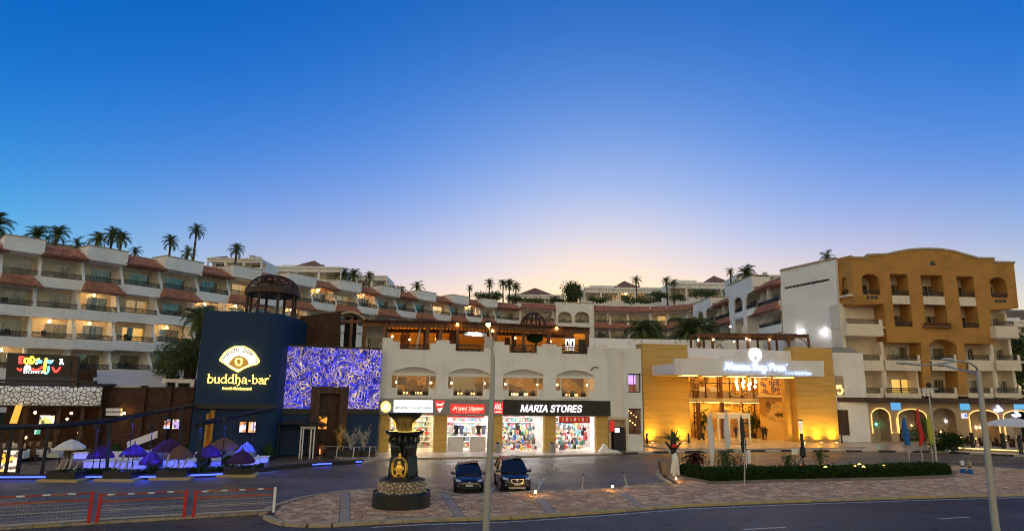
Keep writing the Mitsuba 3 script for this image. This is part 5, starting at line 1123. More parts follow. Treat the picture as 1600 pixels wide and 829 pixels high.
put('emblem_eye', m, 'm_emit', E, emit=(2.6, 1.7, .45), wt=.1)
def serif(text):
    t = meshkit.text_mesh(text, 1.0, 1.0, True); return t
def bar_font(text):
    """Light serif lower case drawn from strokes: stems with slab feet."""
    A = [LineString(chaikin([(.1, .58), (.3, .68), (.48, .55), (.48, .1), (.6, .0)])).buffer(.06), LineString(chaikin([(.48, .4), (.15, .36), (.05, .15), (.22, 0), (.48, .14)])).buffer(.05)]
    def bowl(x, w): return LineString(chaikin([(x + w / 2 + .26 * math.cos(t) * w / .5, .34 + .32 * math.sin(t)) for t in np.linspace(0, 2 * math.pi, 10)], 1)).buffer(.05)
    stem = lambda x, a, b: rect(x - .06, a, x + .06, b)
    slab = lambda x, y, w=.14: rect(x - w, y - .03, x + w, y + .03)
    flag = lambda x, y: Polygon([(x - .18, y - .1), (x + .05, y + .03), (x + .05, y - .12)])
    g = {'b': ([stem(.14, 0, 1.05), flag(.14, 1.05), bowl(.12, .5)], .74), 'd': ([stem(.56, 0, 1.05), flag(.56, 1.05), bowl(.06, .5), slab(.62, 0, .1)], .76),
         'u': ([stem(.12, .18, .66), flag(.12, .66), stem(.52, 0, .66), flag(.52, .66), LineString(chaikin([(.12, .22), (.16, .02), (.34, .0), (.52, .14)])).buffer(.055), slab(.58, 0, .1)], .72),
         'h': ([stem(.12, 0, 1.05), flag(.12, 1.05), slab(.12, 0), LineString(chaikin([(.12, .45), (.3, .7), (.52, .6), (.54, .2), (.5, -.12), (.34, -.24)])).buffer(.055)], .72),
         'a': (A, .66), 'r': ([stem(.12, 0, .66), flag(.12, .66), slab(.12, 0), LineString(chaikin([(.12, .4), (.26, .66), (.44, .62)])).buffer(.07)], .5), '-': ([rect(.06, .28, .36, .38)], .44), '°': ([Point(.05, .95).buffer(.05)], .12)}
    x, out = 0, []
    for ch in text: sh, adv = g[ch]; out += [affinity.translate(s, x) for s in sh]; x += adv
    u = union_all(out); return trimesh.util.concatenate([trimesh.creation.extrude_polygon(p, 1.0, engine='earcut') for p in getattr(u, 'geoms', [u])])
k = letters(FB, 'buddha-bar°', 322, 583, 421, 602.0, .24, 'm_emit', (3.4, 1.9, .32), E, font=bar_font, name='lettering', wt=1.0, depth=.08)
letters(FB, 'beach Restaurant', 347, 603.5, 393, 608.3, .2, 'm_emit', (3.4, 1.9, .35), E, name='sub_lettering', wt=.4)
# niche with a golden lamp, poster boxes
a, b, c, d = FB.r(320, 688, 334.5, 638, .5); k = thing('lit_niche', 'tall narrow arched niche glowing orange on the blue wall', 'niche'); c = .3; d -= .1
put('lining', MB(FB).prism([(a, c), (a + .1, c), (a + .1, d - .3), (a, d - .3)], .02, .8).box(a + .1, b, .015, .06, c, d).prism([(b - .1, c), (b, c), (b, d - .5), (b - .1, d)], .06, .5).box(a, b, .02, .8, c - .1, c), 'm_orange', k)
put('glow_panel', MB(FB).prism(arch_poly(a + .35, b - .1, c, d - .5, d), .061, .08), 'm_orange', k, emit=(.85, .36, .03), wt=.4); lamp(k, FB.w(np.array([(a + b) / 2, .45, c + .2])), (1, .5, .08), 30, .12, 'floor_lamp', .6)
def poster(fr, x0, y0, x1, y1, n, pal, label, ang=0.):
    k = thing('poster_box', label, 'poster'); a, b, c, d = fr.r(x0, y1, x1, y0, n); put('case', MB(fr).box(a - .06, b + .06, n - .2, n - .03, c - .06, d + .06), 'm_black', k)
    quad('print', fr, a, b, n, c, d, 'm_screen', k, lambda p, n, uv: mikit.mix(pal[0], pal[1], mikit.smoothstep(.42, .55, mikit.noise(p.x * 2.6, p.y * 2.6, p.z * 2.2 + 3))) * (1 - .75 * mikit.smoothstep(.6, .66, mikit.noise(p.x * 4, p.y, p.z * 4 + 9)))); return k
poster(FB, 373.5, 658.5, 385, 674.5, .5, ((.9, .95, 1.2), (.9, .35, .12)), 'left of two lit posters on the blue wall'); poster(FB, 387.5, 658.8, 400, 675, .5, ((1.0, .75, .7), (.9, .5, .15)), 'right of two lit posters on the blue wall, near the door canopy')
# big dome pavilion on the blue box
zb = zt_; u, _ = FB.uz(425, 470, -6.5); R = (FB.uz(465.5, 470, -6.5)[0] - FB.uz(386, 470, -6.5)[0]) / 2
DM = thing('dome_pavilion', 'brown open dome pavilion of ribs and wicker on the roof of the blue box', 'pavilion'); zr_ = FB.uz(425, 463, -6.5)[1]; za_ = FB.uz(425, 430.5, -6.5)[1]
for i in range(8):
    t = 2 * math.pi * (i + .5) / 8; put('post', MB(FB).cyl(u + R * .96 * math.cos(t), -6.5 + R * .96 * math.sin(t), zb - .3, zr_ + .1, .14, sides=6), 'm_darkwood', DM)
put('ring_beam', MB(FB).lathe(u, -6.5, [(R * 1.0, zr_), (R * 1.08, zr_ + .1), (R * 1.08, zr_ + .62), (R * .98, zr_ + .7), (R * .94, zr_ + .6), (R * .94, zr_)], 28), 'm_darkwood', DM)
dome(DM, FB, u, -6.5, zr_ + .6, R, za_ - zr_ - .6, 10, 'm_darkwood', 6, .075)
m = MB(FB)
for i in range(26):
    t = rng.uniform(0, 6.28); a0 = rng.uniform(.05, 1.0); pts_ = [[u + R * math.cos(a0 + q * .1) * math.cos(t + q * .2), -6.5 + R * math.cos(a0 + q * .1) * math.sin(t + q * .2), zr_ + .6 + (za_ - zr_ - .6) * math.sin(a0 + q * .1)] for q in range(4)]; m.tube(pts_, .025, 3)
put('wicker', m, 'm_darkwood', DM, kind='stuff', label='tangled twigs woven between the dome ribs')
put('trellis', MB(FB).tube([[u - R * .8, -4.2, zb - .2], [u - R * .2, -4.2, zr_]], .06, 4).tube([[u - R * .9, -4.4, zb + 1], [u - R * .3, -4.2, zb - .1]], .05, 4), 'm_darkwood', DM)
# ---------------------------------------------------------------- open air restaurant on the left
FL = frame2(0, 54, 160, 55.5, 620)
def lpoly(pts, n=0.0): return Polygon(FL.poly(pts, n)).buffer(0)
LR = thing('restaurant_building', 'dark brown open fronted restaurant under the cracked white panel at the left edge', 'building')
uL0, uL1 = FL.uz(-60, 620)[0], FL.uz(160, 620)[0]; zc0, zc1 = FL.uz(80, 634.5)[1], FL.uz(80, 601.5)[1]
m = MB(FL); m.box(uL0, uL1, -7, -6.8, .1, zc1); m.box(uL1 - .2, uL1, -6.8, -.3, .1, zc1); m.box(uL0, uL1 - .2, -6.8, -.3, zc0 - .1, zc0 + .1); put('wall', m, 'm_brick', LR)
put('roof', MB(FL).box(uL0, uL1 + .3, -7, -.3, zc1, zc1 + .2), 'm_dark', LR)
for x in (38, 91, 128): u = FL.uz(x, 660, -.6)[0]; put('post', MB(FL).box(u - .16, u + .16, -.75, -.45, .1, zc0 - .1), 'm_darkwood', LR)
CP = thing('cracked_panel', 'long black panel covered with cracked white plates above the open restaurant', 'panel')
put('backing', MB(FL).box(uL0, uL1, -.29, .0, zc0, zc1), 'm_black', CP)
R = np.random.default_rng(5); pts = []
for u in np.arange(uL0 - 1, uL1 + 1, .36):
    for z in np.arange(zc0 - .5, zc1 + .5, .32): pts.append((u + R.uniform(-.2, .2), z + R.uniform(-.18, .18)))
vor = Voronoi(np.array(pts) @ np.array([[1, .25], [-.35, 1]])); Mi = np.linalg.inv(np.array([[1, .25], [-.35, 1]])); fr_ = rect(uL0 + .05, zc0 + .06, uL1 - .05, zc1 - .06); rest_ = MB(FL); n_pl = 0
for reg in vor.point_region:
    vs = vor.regions[reg]
    if -1 in vs or not vs: continue
    c = Polygon(vor.vertices[vs] @ Mi).intersection(fr_).buffer(-.035)
    if c.geom_type != 'Polygon' or c.area < .006: continue
    if n_pl < 300 and c.centroid.x > FL.uz(-3, 620)[0]: put('plate', MB(FL).prism(c, .002, .04), 'm_plainwhite', CP); n_pl += 1
    else: rest_.prism(c, .002, .04)
if rest_.v: put('more_plates', rest_, 'm_plainwhite', CP, kind='stuff', label='more white plates out of view')
# a hooded tube light added to brighten the plates
put('added_wash_light', MB(FL).box(uL0 + .2, uL1 - .3, .95, 1.03, zc1 + .32, zc1 + .36), 'm_emit', CP, emit=(7.0, 7.0, 8.0), wt=.6)
put('added_lamp_hood', MB(FL).prism([(.80, zc1 + .40), (1.1, zc1 + .40), (1.1, zc1 + .26), (1.13, zc1 + .26), (1.13, zc1 + .43), (.80, zc1 + .43)], uL0 + .1, uL1 - .2, 'nz').box(uL1 - .6, uL1 - .55, 0.001, .8, zc1 + .2, zc1 + .43).box(uL0 + 2, uL0 + 2.05, 0.001, .8, zc1 + .2, zc1 + .43), 'm_iron', CP)
SP = thing('neon_sign', 'black sign board with a row of coloured neon letters and the word BONO', 'sign')
bd = lpoly([(12.5, 550.7), (111, 555), (109, 601.2), (7.5, 599.7)]); put('board', MB(FL).prism(bd, -.4, 0), 'm_black', SP); put('side_board', MB(FL).prism(lpoly([(111, 555), (121, 556), (119, 602), (109, 601.2)]), -.45, -.05), 'm_darkwood', SP)
put('leg', MB(FL).box(*(lambda a, b: (a, b))(FL.uz(20, 600)[0], FL.uz(24, 600)[0]), -.4, -.2, zc1 + .2, zc1 + .5).box(*(lambda a, b: (a, b))(FL.uz(95, 600)[0], FL.uz(99, 600)[0]), -.4, -.2, zc1 + .2, zc1 + .6), 'm_iron', SP)
def zz(pts): return [(x / 7.97, 520 + y / 7.97) for x, y in pts]
def ell(x, y, a, b, k=14): return [(x + a * math.cos(t), y + b * math.sin(t)) for t in np.linspace(0, 2 * math.pi, k)]
NE = {'red': ((2.6, .08, .06), [([(292, 303), (250, 290), (235, 318), (268, 332), (238, 350), (236, 374), (292, 366)], .075), ([(215, 438), (235, 466), (268, 436), (252, 470)], .045), ([(405, 440), (430, 468), (465, 455), (535, 420)], .07), ([(655, 430), (690, 500), (745, 430)], .07), ([(520, 420), (540, 415)], .07)]),
      'yellow': ((2.6, 1.5, .1), [(ell(328, 345, 24, 34), .06), ([(376, 380), (376, 295), (402, 290), (434, 335), (412, 372), (376, 380)], .06), ([(410, 350), (450, 330), (484, 314)], .05), ([(572, 322), (565, 345), (548, 482)], .10)]),
      'cyan': ((.3, 1.3, 2.2), [([(480, 350), (496, 356)], .16), ([(598, 355), (626, 360)], .15), ([(605, 420), (600, 478), (572, 504)], .07)]),
      'white': ((1.7, 1.7, 1.75), [([(447, 380), (455, 382)], .06), ([(640, 350), (658, 340)], .04), ([(745, 385), (770, 325)], .055), ([(750, 325), (782, 385)], .055), ([(303, 465), (310, 405), (372, 405), (374, 462)], .05), ([(340, 405), (340, 450)], .05), ([(306, 438), (374, 438)], .04), ([(572, 504), (538, 490)], .05)])}
for c, (e, st) in NE.items():
    for s, w in st: put(f'{c}_neon_letter', MB(FL).prism(LineString(FL.poly(zz(chaikin(s)), .1)).buffer(w), .03, .12), 'm_emit', SP, emit=e)
letters(FL, 'BONO', 295 / 7.97, 520 + 462 / 7.97, 525 / 7.97, 520 + 500 / 7.97, .05, 'm_plainwhite', (1.5, 1.5, 1.55), SP, bold=False, wt=.2)
def lquad(x0, y0, x1, y1, n, fn, label, cat, wt=.3):
    a, b, c, d = FL.r(x0, y1, x1, y0, n); k = thing(cat.split()[-1] if cat != 'screen' else 'wall_screen', label, cat); put('case', MB(FL).box(a - .05, b + .05, n - .15, n - .02, c - .05, d + .05), 'm_black', k)
    quad('panel', FL, a, b, n, c, d, 'm_screen', k, fn, wt); return k
lquad(60.5, 648.5, 86, 662.5, -4, lambda p, n, uv: mikit.mix((.9, .8, .25), (1.0, 1.0, .95), mikit.smoothstep(.4, .5, mikit.noise(p.x * 2.6, p.y, p.z * 2.6))) * (1 - .8 * mikit.smoothstep(.6, .64, mikit.noise(p.x * 3 + 7, p.y, p.z * 3))), 'bright wall screen with a red and white picture in the dark restaurant', 'screen')
lquad(53, 671, 63.5, 677.5, -4, lambda p, n, uv: mikit.mix((.05, .45, .28), (.5, .9, .75), mikit.smoothstep(.5, .6, mikit.noise(p.x * 4, p.y, p.z * 4))), 'small green glowing screen low in the dark restaurant', 'screen')
a, b, c, d = FL.r(14.5, 661, 34.5, 632.5, .35); k = thing('lit_banner', 'tall amber glowing banner hanging below the cracked panel', 'banner'); put('panel', MB(FL).prism([(a, c), (b - .2, c), (b, d), (a + .25, d)], .25, .35), 'm_orange', k, emit=(.80, .42, .06), wt=.4)
for i, (x, y) in enumerate([(55, 644), (111.5, 645), (123, 675), (151, 678.5), (105, 654), (40, 683)]): lamp(LR, FL.w(np.array([*(lambda q: (q[0], -3.2, q[1]))(FL.uz(x, y, -3.2))])), (1, .52, .14), 60 if i < 2 else 22, .11, 'wall_lamp')
# brown walls between the restaurant and the blue box
FW = frame2(160, 56.5, 303, 57.5, 640); BWt = thing('garden_wall', 'dark brown brick wall between the cracked panel and the blue box', 'wall')
q = FW.poly([(158, 606), (258, 604), (304, 604)]); put('wall', MB(FW).prism([(q[0][0], .1), (q[2][0], .1), q[2], q[1], q[0]], -.4, 0), 'm_brick', BWt)
for x in (160, 222, 262): u = FW.uz(x, 640)[0]; put('pier', MB(FW).box(u - .25, u + .25, .002, .25, .1, q[1][1] + .1), 'm_brick', BWt)
put('upper_wall', MB(FW).prism(FW.poly([(110, 576), (148, 577), (148, 606), (110, 606)], -3), -3.4, -3), 'm_brick', BWt)
k = thing('sloping_roof', 'grey beige sloping awning roof behind the brown brick wall', 'roof'); A = FW.poly([(147, 580), (259, 579)], -5); Bq = FW.poly([(144, 602), (259, 603)], -.5)
put('sheet', MB(FW).raw([[Bq[0][0], -.5, Bq[0][1]], [Bq[1][0], -.5, Bq[1][1]], [A[1][0], -5, A[1][1]], [A[0][0], -5, A[0][1]], [Bq[0][0], -.5, Bq[0][1] - .15], [Bq[1][0], -.5, Bq[1][1] - .15]], [[0, 1, 2, 3], [4, 5, 1, 0]]), 'm_lightgrey', k)
k = thing('white_pavilion', 'small white pavilion with two dark openings behind the brick wall beside the blue box', 'pavilion'); a, b, c, d = FW.r(252, 603, 304, 592, -1.5)
put('wall', MB(FW).prism(rect(a, c - 1, b, d).difference(rect(a + .4, c - 1, a + 1.2, d - .3)).difference(rect(b - 1.4, c - 1, b - .35, d - .35)), -1.8, -1.5), 'm_white2', k); put('opening', MB(FW).box(a, b, -3.2, -3, c - 1, d), 'm_dark', k)
for y0, y1 in ((637.5, 642), (644, 648.8)): a, b, c, d = FW.r(165, y1, 189, y0, .6); put('notice_board', MB(FW).box(a, b, .3, .6, c, d), 'm_plainwhite', label=f'{"upper" if y0 < 640 else "lower"} of two white boards on the brown wall', cat='board')
k = thing('wall_light', 'amber lamp on the brown wall right of the white boards', 'lamp'); u, z = FW.uz(194, 645, .45); put('bulb', MB(FW).ball((u, .45, z), .12, 1), 'm_emit', k, emit=(36, 17, 3), wt=.6); put('bracket', MB(FW).box(u - .04, u + .04, .003, .35, z - .05, z + .05), 'm_iron', k)
poster(FW, 255.5, 654.5, 266.5, 669, .3, ((.8, .9, 1.2), (.9, .3, .12)), 'left of two lit posters on the brown wall'); poster(FW, 268.5, 654.8, 281, 669.3, .3, ((1.0, .75, .6), (.6, .4, .8)), 'right of two lit posters on the brown wall')
# black steel shade beams
def shade(name, segs, posts, label):
    k = thing(name, label, 'frame')
    for i, (a, b) in enumerate(segs): put('beam', MB().tube([a, b], .17, 4), 'm_iron', k)
    for a, b in posts: put('post', MB().tube([a, b], .13, 4), 'm_iron', k)
def bp(x, y, Y): return at(x, y, Y)
def post(x, y, Y, x2): p = at(x, y, Y); return (p, np.array([at(x2, 735, Y)[0], p[1], 0.0]))
shade('shade_frame', [(bp(-20, 668, 43), bp(90, 665, 43)), (bp(88, 665, 43), bp(180, 655, 45)), (bp(180, 655, 45), bp(302, 632.5, 52.6))], [post(20, 667, 43, 9), post(76, 666, 43, 66), post(172, 656, 45, 167), post(283, 637, 50.5, 280)], 'long black steel shade frame rising over the lounge to the blue box')
shade('shade_frame', [(bp(304, 662.5, 43.5), bp(336, 656.5, 45)), (bp(336, 656.5, 45), bp(430, 636.5, 53.4))], [post(314, 661, 44, 310)], 'shorter black steel shade frame with one post in front of the golden niche')
# door canopy with slim white posts
DC = thing('door_canopy', 'curved black canopy on thin white posts before the tall wooden door', 'canopy'); P = gp(468, 714, .1)
f = fat(P[0], P[1]); zt_ = at(468, 661, P[1])[2]; Lc = at(497, 661, P[1])[0] - P[0]; L0 = at(434, 661, P[1])[0] - P[0]
cur = [(L0 + (Lc - L0) * t, zt_ + .12 * math.sin(t * math.pi) - .1 * t) for t in np.linspace(0, 1, 9)]
put('roof', MB(f).prism(cur + [(u, z - .14) for u, z in cur[::-1]], 0, 2.2), 'm_iron', DC); put('soffit_frame', MB(f).box(-.1, Lc - .3, -.02, .1, zt_ - .45, zt_ - .25), 'm_steel', DC)
for x in (468, 471.5, 484, 489): u = at(x, 700, P[1])[0] - P[0]; put('white_post', MB(f).cyl(u, .1, 0, zt_ - .25, .055, sides=8), 'm_plainwhite', DC)
put('black_post', MB(f).cyl(L0 + .1, .1, 0, zt_ - .05, .08, sides=6), 'm_iron', DC); put('cross_bar', MB(f).box(L0 + .1, -.1, .06, .12, zt_ - .75, zt_ - .68).box(L0 + .1, -.1, .06, .12, zt_ - 1.7, zt_ - 1.64), 'm_iron', DC)
# bare ornamental trees, pots and benches by the door
def bare_tree(px, py, h, m, label, wide=.5, tilt=0):
    p = gp(px, py, .1); k = thing('bare_tree', label, 'tree'); f = fat(p[0], p[1]); R = np.random.default_rng(int(px)); t_ = MB(f); tw = MB(f)
    t_.tube([[0, 0, 0.05], [.02, 0, h * .3], [tilt * .3, 0, h * .5]], [.06, .05, .035], 5)
    for i in range(16):
        z = h * R.uniform(.22, .6); a = R.uniform(0, 6.28); l = h * R.uniform(.3, .5); q = np.array([tilt * .3 * z / h, 0, z]); pts_ = [q]
        d = np.array([math.cos(a) * wide, math.sin(a) * wide, 1.0]); d /= np.linalg.norm(d)
        for s in range(4): q = q + d * l / 4; d = d + R.normal(0, .18, 3); d /= np.linalg.norm(d); pts_.append(q)
        tw.tube(pts_, np.linspace(.03, .008, 5), 4)
        for s in range(1, 5):
            for _ in range(3):
                e = d + R.normal(0, .7, 3); tw.tube([pts_[s], pts_[s] + e / np.linalg.norm(e) * l * .3], [.012, .006], 3)
    put('trunk', t_, m, k); put('twigs', tw, m, k)
bare_tree(529, 711, 2.9, 'm_gold', 'slender golden bare tree beside the tall wooden door', .25, .4); bare_tree(546, 713, 2.4, 'm_palewood', 'small pale bare tree in the middle of three by the blue wall'); bare_tree(567, 712, 2.8, 'm_palewood', 'larger pale bare tree on the right by the blue wall', .7)
p = gp(501, 709, .1); k = thing('glowing_pot', 'tall terracotta pot glowing orange with a spiky plant by the tall door', 'pot'); f = fat(p[0], p[1]); put('pot', MB(f).lathe(0, 0, [(.2, .05), (.32, .5), (.42, .9), (.38, .9)], 14), 'm_tile', k, smooth=40); put('light_slot', MB(f).box(-.05, .05, -.36, -.3, .15, .6), 'm_emit', k, emit=(1.4, .5, .08), wt=.2)
m = MB(f)
for i in range(30): t = rng.uniform(0, 6.28); r_ = rng.uniform(.5, 1.1); m.tube([[0, 0, .9], [r_ * .6 * math.cos(t), r_ * .6 * math.sin(t), 1.35], [r_ * math.cos(t), r_ * math.sin(t), 1.1]], [.03, .03, .004], 3)
put('plant', m, 'm_leaf', k)
for x, y, l in [(522, 713.5, 'left'), (548, 714.5, 'middle'), (573, 714, 'right')]:
    p = gp(x, y, .1); f = fat(p[0], p[1]); k = thing('planter_bench', f'black planter bench by the blue wall, {l} one', 'planter'); put('box', MB(f).box(-.75, .75, 0, .7, .05, .7), 'm_black', k)
    put('rail', MB(f).tube([[-.75, .0, .72], [-.75, .0, 1.0], [.75, 0, 1.0], [.75, 0, .72]], .03, 5), 'm_steel', k); put('leg', MB(f).tube([[.2, -.05, .05], [.25, -.05, 1.0]], .04, 5), 'm_plainwhite', k)
# LED kerb of the lounge, planters with white ornaments
led = [gp(x, y) for x, y in [(-30, 749.5), (0, 749), (130, 748.6), (250, 748.3), (300, 746), (357, 743.5), (410, 736.5), (460, 731), (490, 728.5), (566, 723.5)]]
LK = thing('lounge_kerb', 'low dark kerb of the sunken lounge with blue light strips under its edge', 'kerb')
ls = LineString([(p[0], p[1]) for p in led]); f_ = lambda x: ls.project(Point(gp(x, float(np.interp(x, [0, 130, 250, 300, 357, 410, 490, 566], [749, 748.6, 748.3, 746, 743.5, 736.5, 728.5, 723.5])))[:2]))
def subline(x0, x1): 
    a, b = f_(x0), f_(x1); return [ls.interpolate(t) for t in np.linspace(a, b, 7)]
for x0, x1 in [(-20, 130), (130, 250), (250, 357), (357, 440), (440, 566)]:
    g = LineString([(q.x, q.y + .25) for q in subline(x0, x1)]); put('kerb_wall', MB().prism(g.buffer(.2, cap_style='flat'), 0, .28, 'un'), 'm_dark', LK)
for x0, x1 in [(-20, 83), (129, 170), (213, 252), (292, 355), (391, 408), (488, 518), (556, 565.5)]:
    a = subline(x0, x1); put('light_strip', MB().tube([[q.x, q.y - .03, .17] for q in a], .05, 5), 'm_emit', LK, emit=(.14, .30, 3.6), wt=.8)
for i, (x, y) in enumerate([(103, 750), (190, 749.4), (272, 747), (374, 742.5)]):
    p = gp(x, y); f = fat(p[0], p[1], .0 if i < 2 else .12); k = thing('planter', f'black hedge planter with white curved ornaments by the lounge kerb, {["first", "second", "third", "fourth"][i]} from the left', 'planter', 'planters with white ornaments')
    put('base', MB(f).prism([(-1.25, -.85), (1.25, -.85), (1.05, .9), (-1.05, .9)], .002, .15, 'un'), 'm_kerb_yellow', k); put('box', MB(f).box(-.9, .9, -.6, .6, .15, .55), 'm_black', k)
    hm = MB(f)
    for j in range(420): c = rng.uniform([-.92, -.62, .3], [.92, .62, .66]); a = rng.uniform(0, 6.28); d = np.array([math.cos(a), math.sin(a), rng.uniform(-.5, 1)]) * .06; e = np.cross(d, rng.normal(0, 1, 3)); e = e / (np.linalg.norm(e) + 1e-9) * .04; hm.raw([c - d, c + e, c + d, c - e], [[0, 1, 2, 3]])
    put('hedge', hm, 'm_hedge', k)
    R = np.random.default_rng(i)
    for j in range(4): u = -.55 + j * .36; h = [1.0, 1.3, 1.55, 1.15][(j + i) % 4]; put('ornament', MB(f).tube([[u - .1, -.1, .7], [u, -.1, .75], [u + .06, -.1, h * .7], [u + .1 + .1 * (j % 2), -.1, h]], .06, 6), 'm_palewood', k)
lf = [gp(x, y) for x, y in [(135, 741), (250, 741), (300, 739), (357, 736), (405, 730), (402, 700), (330, 692), (240, 693), (150, 702)]]
sheet('added_lounge_floor', lf, .03, 'm_loungefloor', 'added pale floor sheet of the lounge to catch the blue light', thick=.025)  # pale sheet added so that the blue light shows on it
mat('m_loungefloor', pr(speck((.42, .40, .38), .2, 1.5), .6))
# the lounge: parasols, tables, sofas, added blue lamps
def parasol(px, py, r, m, label, zt=2.5, grp=None, h=.75, pole='m_iron'):
    P = gp(px, py, zt); k = thing('parasol', label, 'parasol', grp); f = fat(P[0], P[1], rng.uniform(0, .8)); mb = MB(f); n = 8
    ring = [[r * math.cos(t), r * math.sin(t), zt - h - .0 * i] for i, t in enumerate(np.arange(n) * 2 * math.pi / n)]; mid = [[.55 * r * math.cos(t), .55 * r * math.sin(t), zt - h * .42] for t in np.arange(n) * 2 * math.pi / n]; low = [[x, y, z - .14] for x, y, z in ring]
    v = [[0, 0, zt]] + mid + ring + low
    fc = [[0, 1 + i, 1 + (i + 1) % n] for i in range(n)]; fq = [q for i in range(n) for b in (1, 1 + n) for q in ([b + i, b + n + i, b + n + (i + 1) % n], [b + i, b + n + (i + 1) % n, b + (i + 1) % n])]
    mb.raw(v, fc + fq); put('canopy', mb, m, k); put('pole', MB(f).cyl(0, 0, 0, zt + .15, .04, sides=6), pole, k)
    for i in range(0, n, 2): put('rib', MB(f).tube([[0, 0, zt - h * .8], mid[i]], .02, 4), pole, k)
    return k
L_ = [(160, 694, .9, 'm_purple', 1.8, 'leftmost dark purple parasol over the blue lit lounge'), (211, 692, .9, 'm_purple', 1.9, 'dark purple parasol before the brown wall, left of the two posters'), (266, 684, 1.0, 'm_purple', 2.3, 'purple parasol at the back of the lounge under the brown wall posters'), (282, 694, .95, 'm_canvas', 1.9, 'brown parasol in the middle of the lounge'), (328, 693, .95, 'm_purple', 1.9, 'dark purple parasol left of the golden niche post'), (351, 682, 1.15, 'm_canvas', 2.3, 'reddish brown parasol at the foot of the blue wall'), (386, 689, .7, 'm_bluecloth', 2.1, 'small parasol right of the brown one, blue light put into its cloth'), (379, 701, .9, 'm_purple', 1.8, 'grey purple parasol in the front right of the lounge'), (238, 703, .75, 'm_purple', 1.7, 'low dark parasol in the front middle of the lounge')]  # the small parasol has blue light put into its cloth colour
for x, y, r, m, zt, l in L_: parasol(x, y, r, m, l, zt, 'parasols of the lounge')
parasol(112, 685, .85, 'm_cloth', 'pale pinkish parasol before the dark restaurant', 2.5, None, .5)
P = gp(113, 690, .0); k = thing('tent_sail', 'tan tent sail folded up at the back of the left restaurant', 'tent'); f = fat(P[0], P[1] + 4); a = at(92, 684, f.o[1])[0] - f.o[0]; b = at(131, 672, f.o[1])[0] - f.o[0]; z0, z1_ = at(92, 686, f.o[1])[2], at(112, 664.5, f.o[1])[2]
put('sail', MB(f).raw([[a, 0, z0], [a + .3, .3, z0 + (z1_ - z0) * .55], [(a + b) / 2 - .2, .4, z1_], [b - .2, .2, z1_ - .1], [b, 0, z1_ - .8], [(a + b) / 2, -.5, (z0 + z1_) / 2], [a + .5, -.3, z0]], [[0, 1, 5], [1, 2, 5], [2, 3, 5], [3, 4, 5], [0, 5, 6]]), 'm_tan', k); put('mast', MB(f).cyl((a + b) / 2, .45, 0, z1_ + .1, .05, sides=6), 'm_iron', k)
def low_table(px, py, w, d, m, label, z=.5, grp=None, ang=0.0):
    P = gp(px, py, z); f = fat(P[0], P[1], ang); k = thing('lounge_table', label, 'table', grp); put('table_top', MB(f).box(-w / 2, w / 2, -d / 2, d / 2, z - .05, z), m, k); put('added_glow_base', MB(f).box(-w / 2 + .1, w / 2 - .1, -d / 2 + .1, d / 2 - .1, .035, z - .051), 'm_plainwhite', k, emit=(.035, .075, .85))  # table base made to glow, added to spread blue light on the floor
    for j in range(3): put('cup', MB(f).cyl(rng.uniform(-w * .35, w * .35), rng.uniform(-d * .3, d * .3), z, z + .1, .05, sides=6), 'm_plainwhite', k)
def sofa(px, py, w, label, grp, ang=0.0, m='m_cloth'):
    P = gp(px, py, .45); f = fat(P[0], P[1], ang); k = thing('sofa', label, 'sofa', grp); put('seat', MB(f).box(-w / 2, w / 2, -.45, .4, .12, .45), m, k); put('backrest', MB(f).box(-w / 2, w / 2, .4, .62, .12, .95), m, k)
    for s in (-1, 1): put('armrest', MB(f).box(s * w / 2 - .1, s * w / 2 + .1, -.45, .62, .1, .65), m, k)
for i, (x, y, w, a) in enumerate([(172, 712, 2.4, .25), (206, 706, 2.0, .2), (244, 712, 2.6, .1), (300, 712, 2.4, -.1), (336, 706, 2.0, 0), (344, 714, 2.2, .1), (398, 712, 2.2, .1), (228, 703, 1.6, .3), (272, 703, 1.8, 0), (370, 706, 1.6, 0), (140, 706, 2.2, .2), (158, 719, 2.2, .1), (205, 720, 2.2, .05), (243, 720, 2.0, 0), (287, 719.5, 2.2, -.05), (330, 718, 2.0, 0), (384, 715.5, 2.2, .1)]):
    low_table(x, y, w, .9, 'm_cloth', ['long low table at the left front of the lounge', 'low table behind the leftmost purple parasol', 'long low table in the front middle of the lounge', 'low table left of the black post, middle row', 'low table behind the black post', 'low table right of the black post, front row', 'low table at the right front of the lounge', 'small low table below the brown wall', 'low table under the brown parasol', 'small low table near the golden niche', 'low table at the far left end of the lounge', 'first table of the front row from the left', 'second table of the front row from the left', 'third table of the front row from the left', 'fourth table of the front row from the left', 'fifth table of the front row from the left', 'last table of the front row, at the right'][i] + ', washed in blue light', .5, 'low tables of the lounge', a)
for i, (x, y, w, a, l) in enumerate([(190, 716, 2.0, .2, 'sofa at the left front of the blue lit lounge'), (262, 718, 2.2, .05, 'sofa in the front middle of the blue lit lounge'), (320, 717, 2.0, 0, 'sofa beside the black post of the lounge'), (372, 715, 2.2, .05, 'sofa at the right front of the lounge below the grey purple parasol'), (238, 694, 2.2, .1, 'sofa at the back of the lounge below the brown wall'), (300, 692, 2.2, 0, 'sofa at the back of the lounge beside the golden niche')]): sofa(x, y, w, l, 'sofas of the lounge', a, 'm_bluecloth' if i % 2 else 'm_cloth')
P = gp(232, 700, .0); Q = gp(196, 703, 0); k = put('lounge_screen', MB(FW).prism(FW.poly([(198, 690), (246, 672), (246, 683), (199, 701)], 1.2), 1.1, 1.2), 'm_plainwhite', label='pale slanting screen wall washed in blue light below the brown wall', cat='screen')
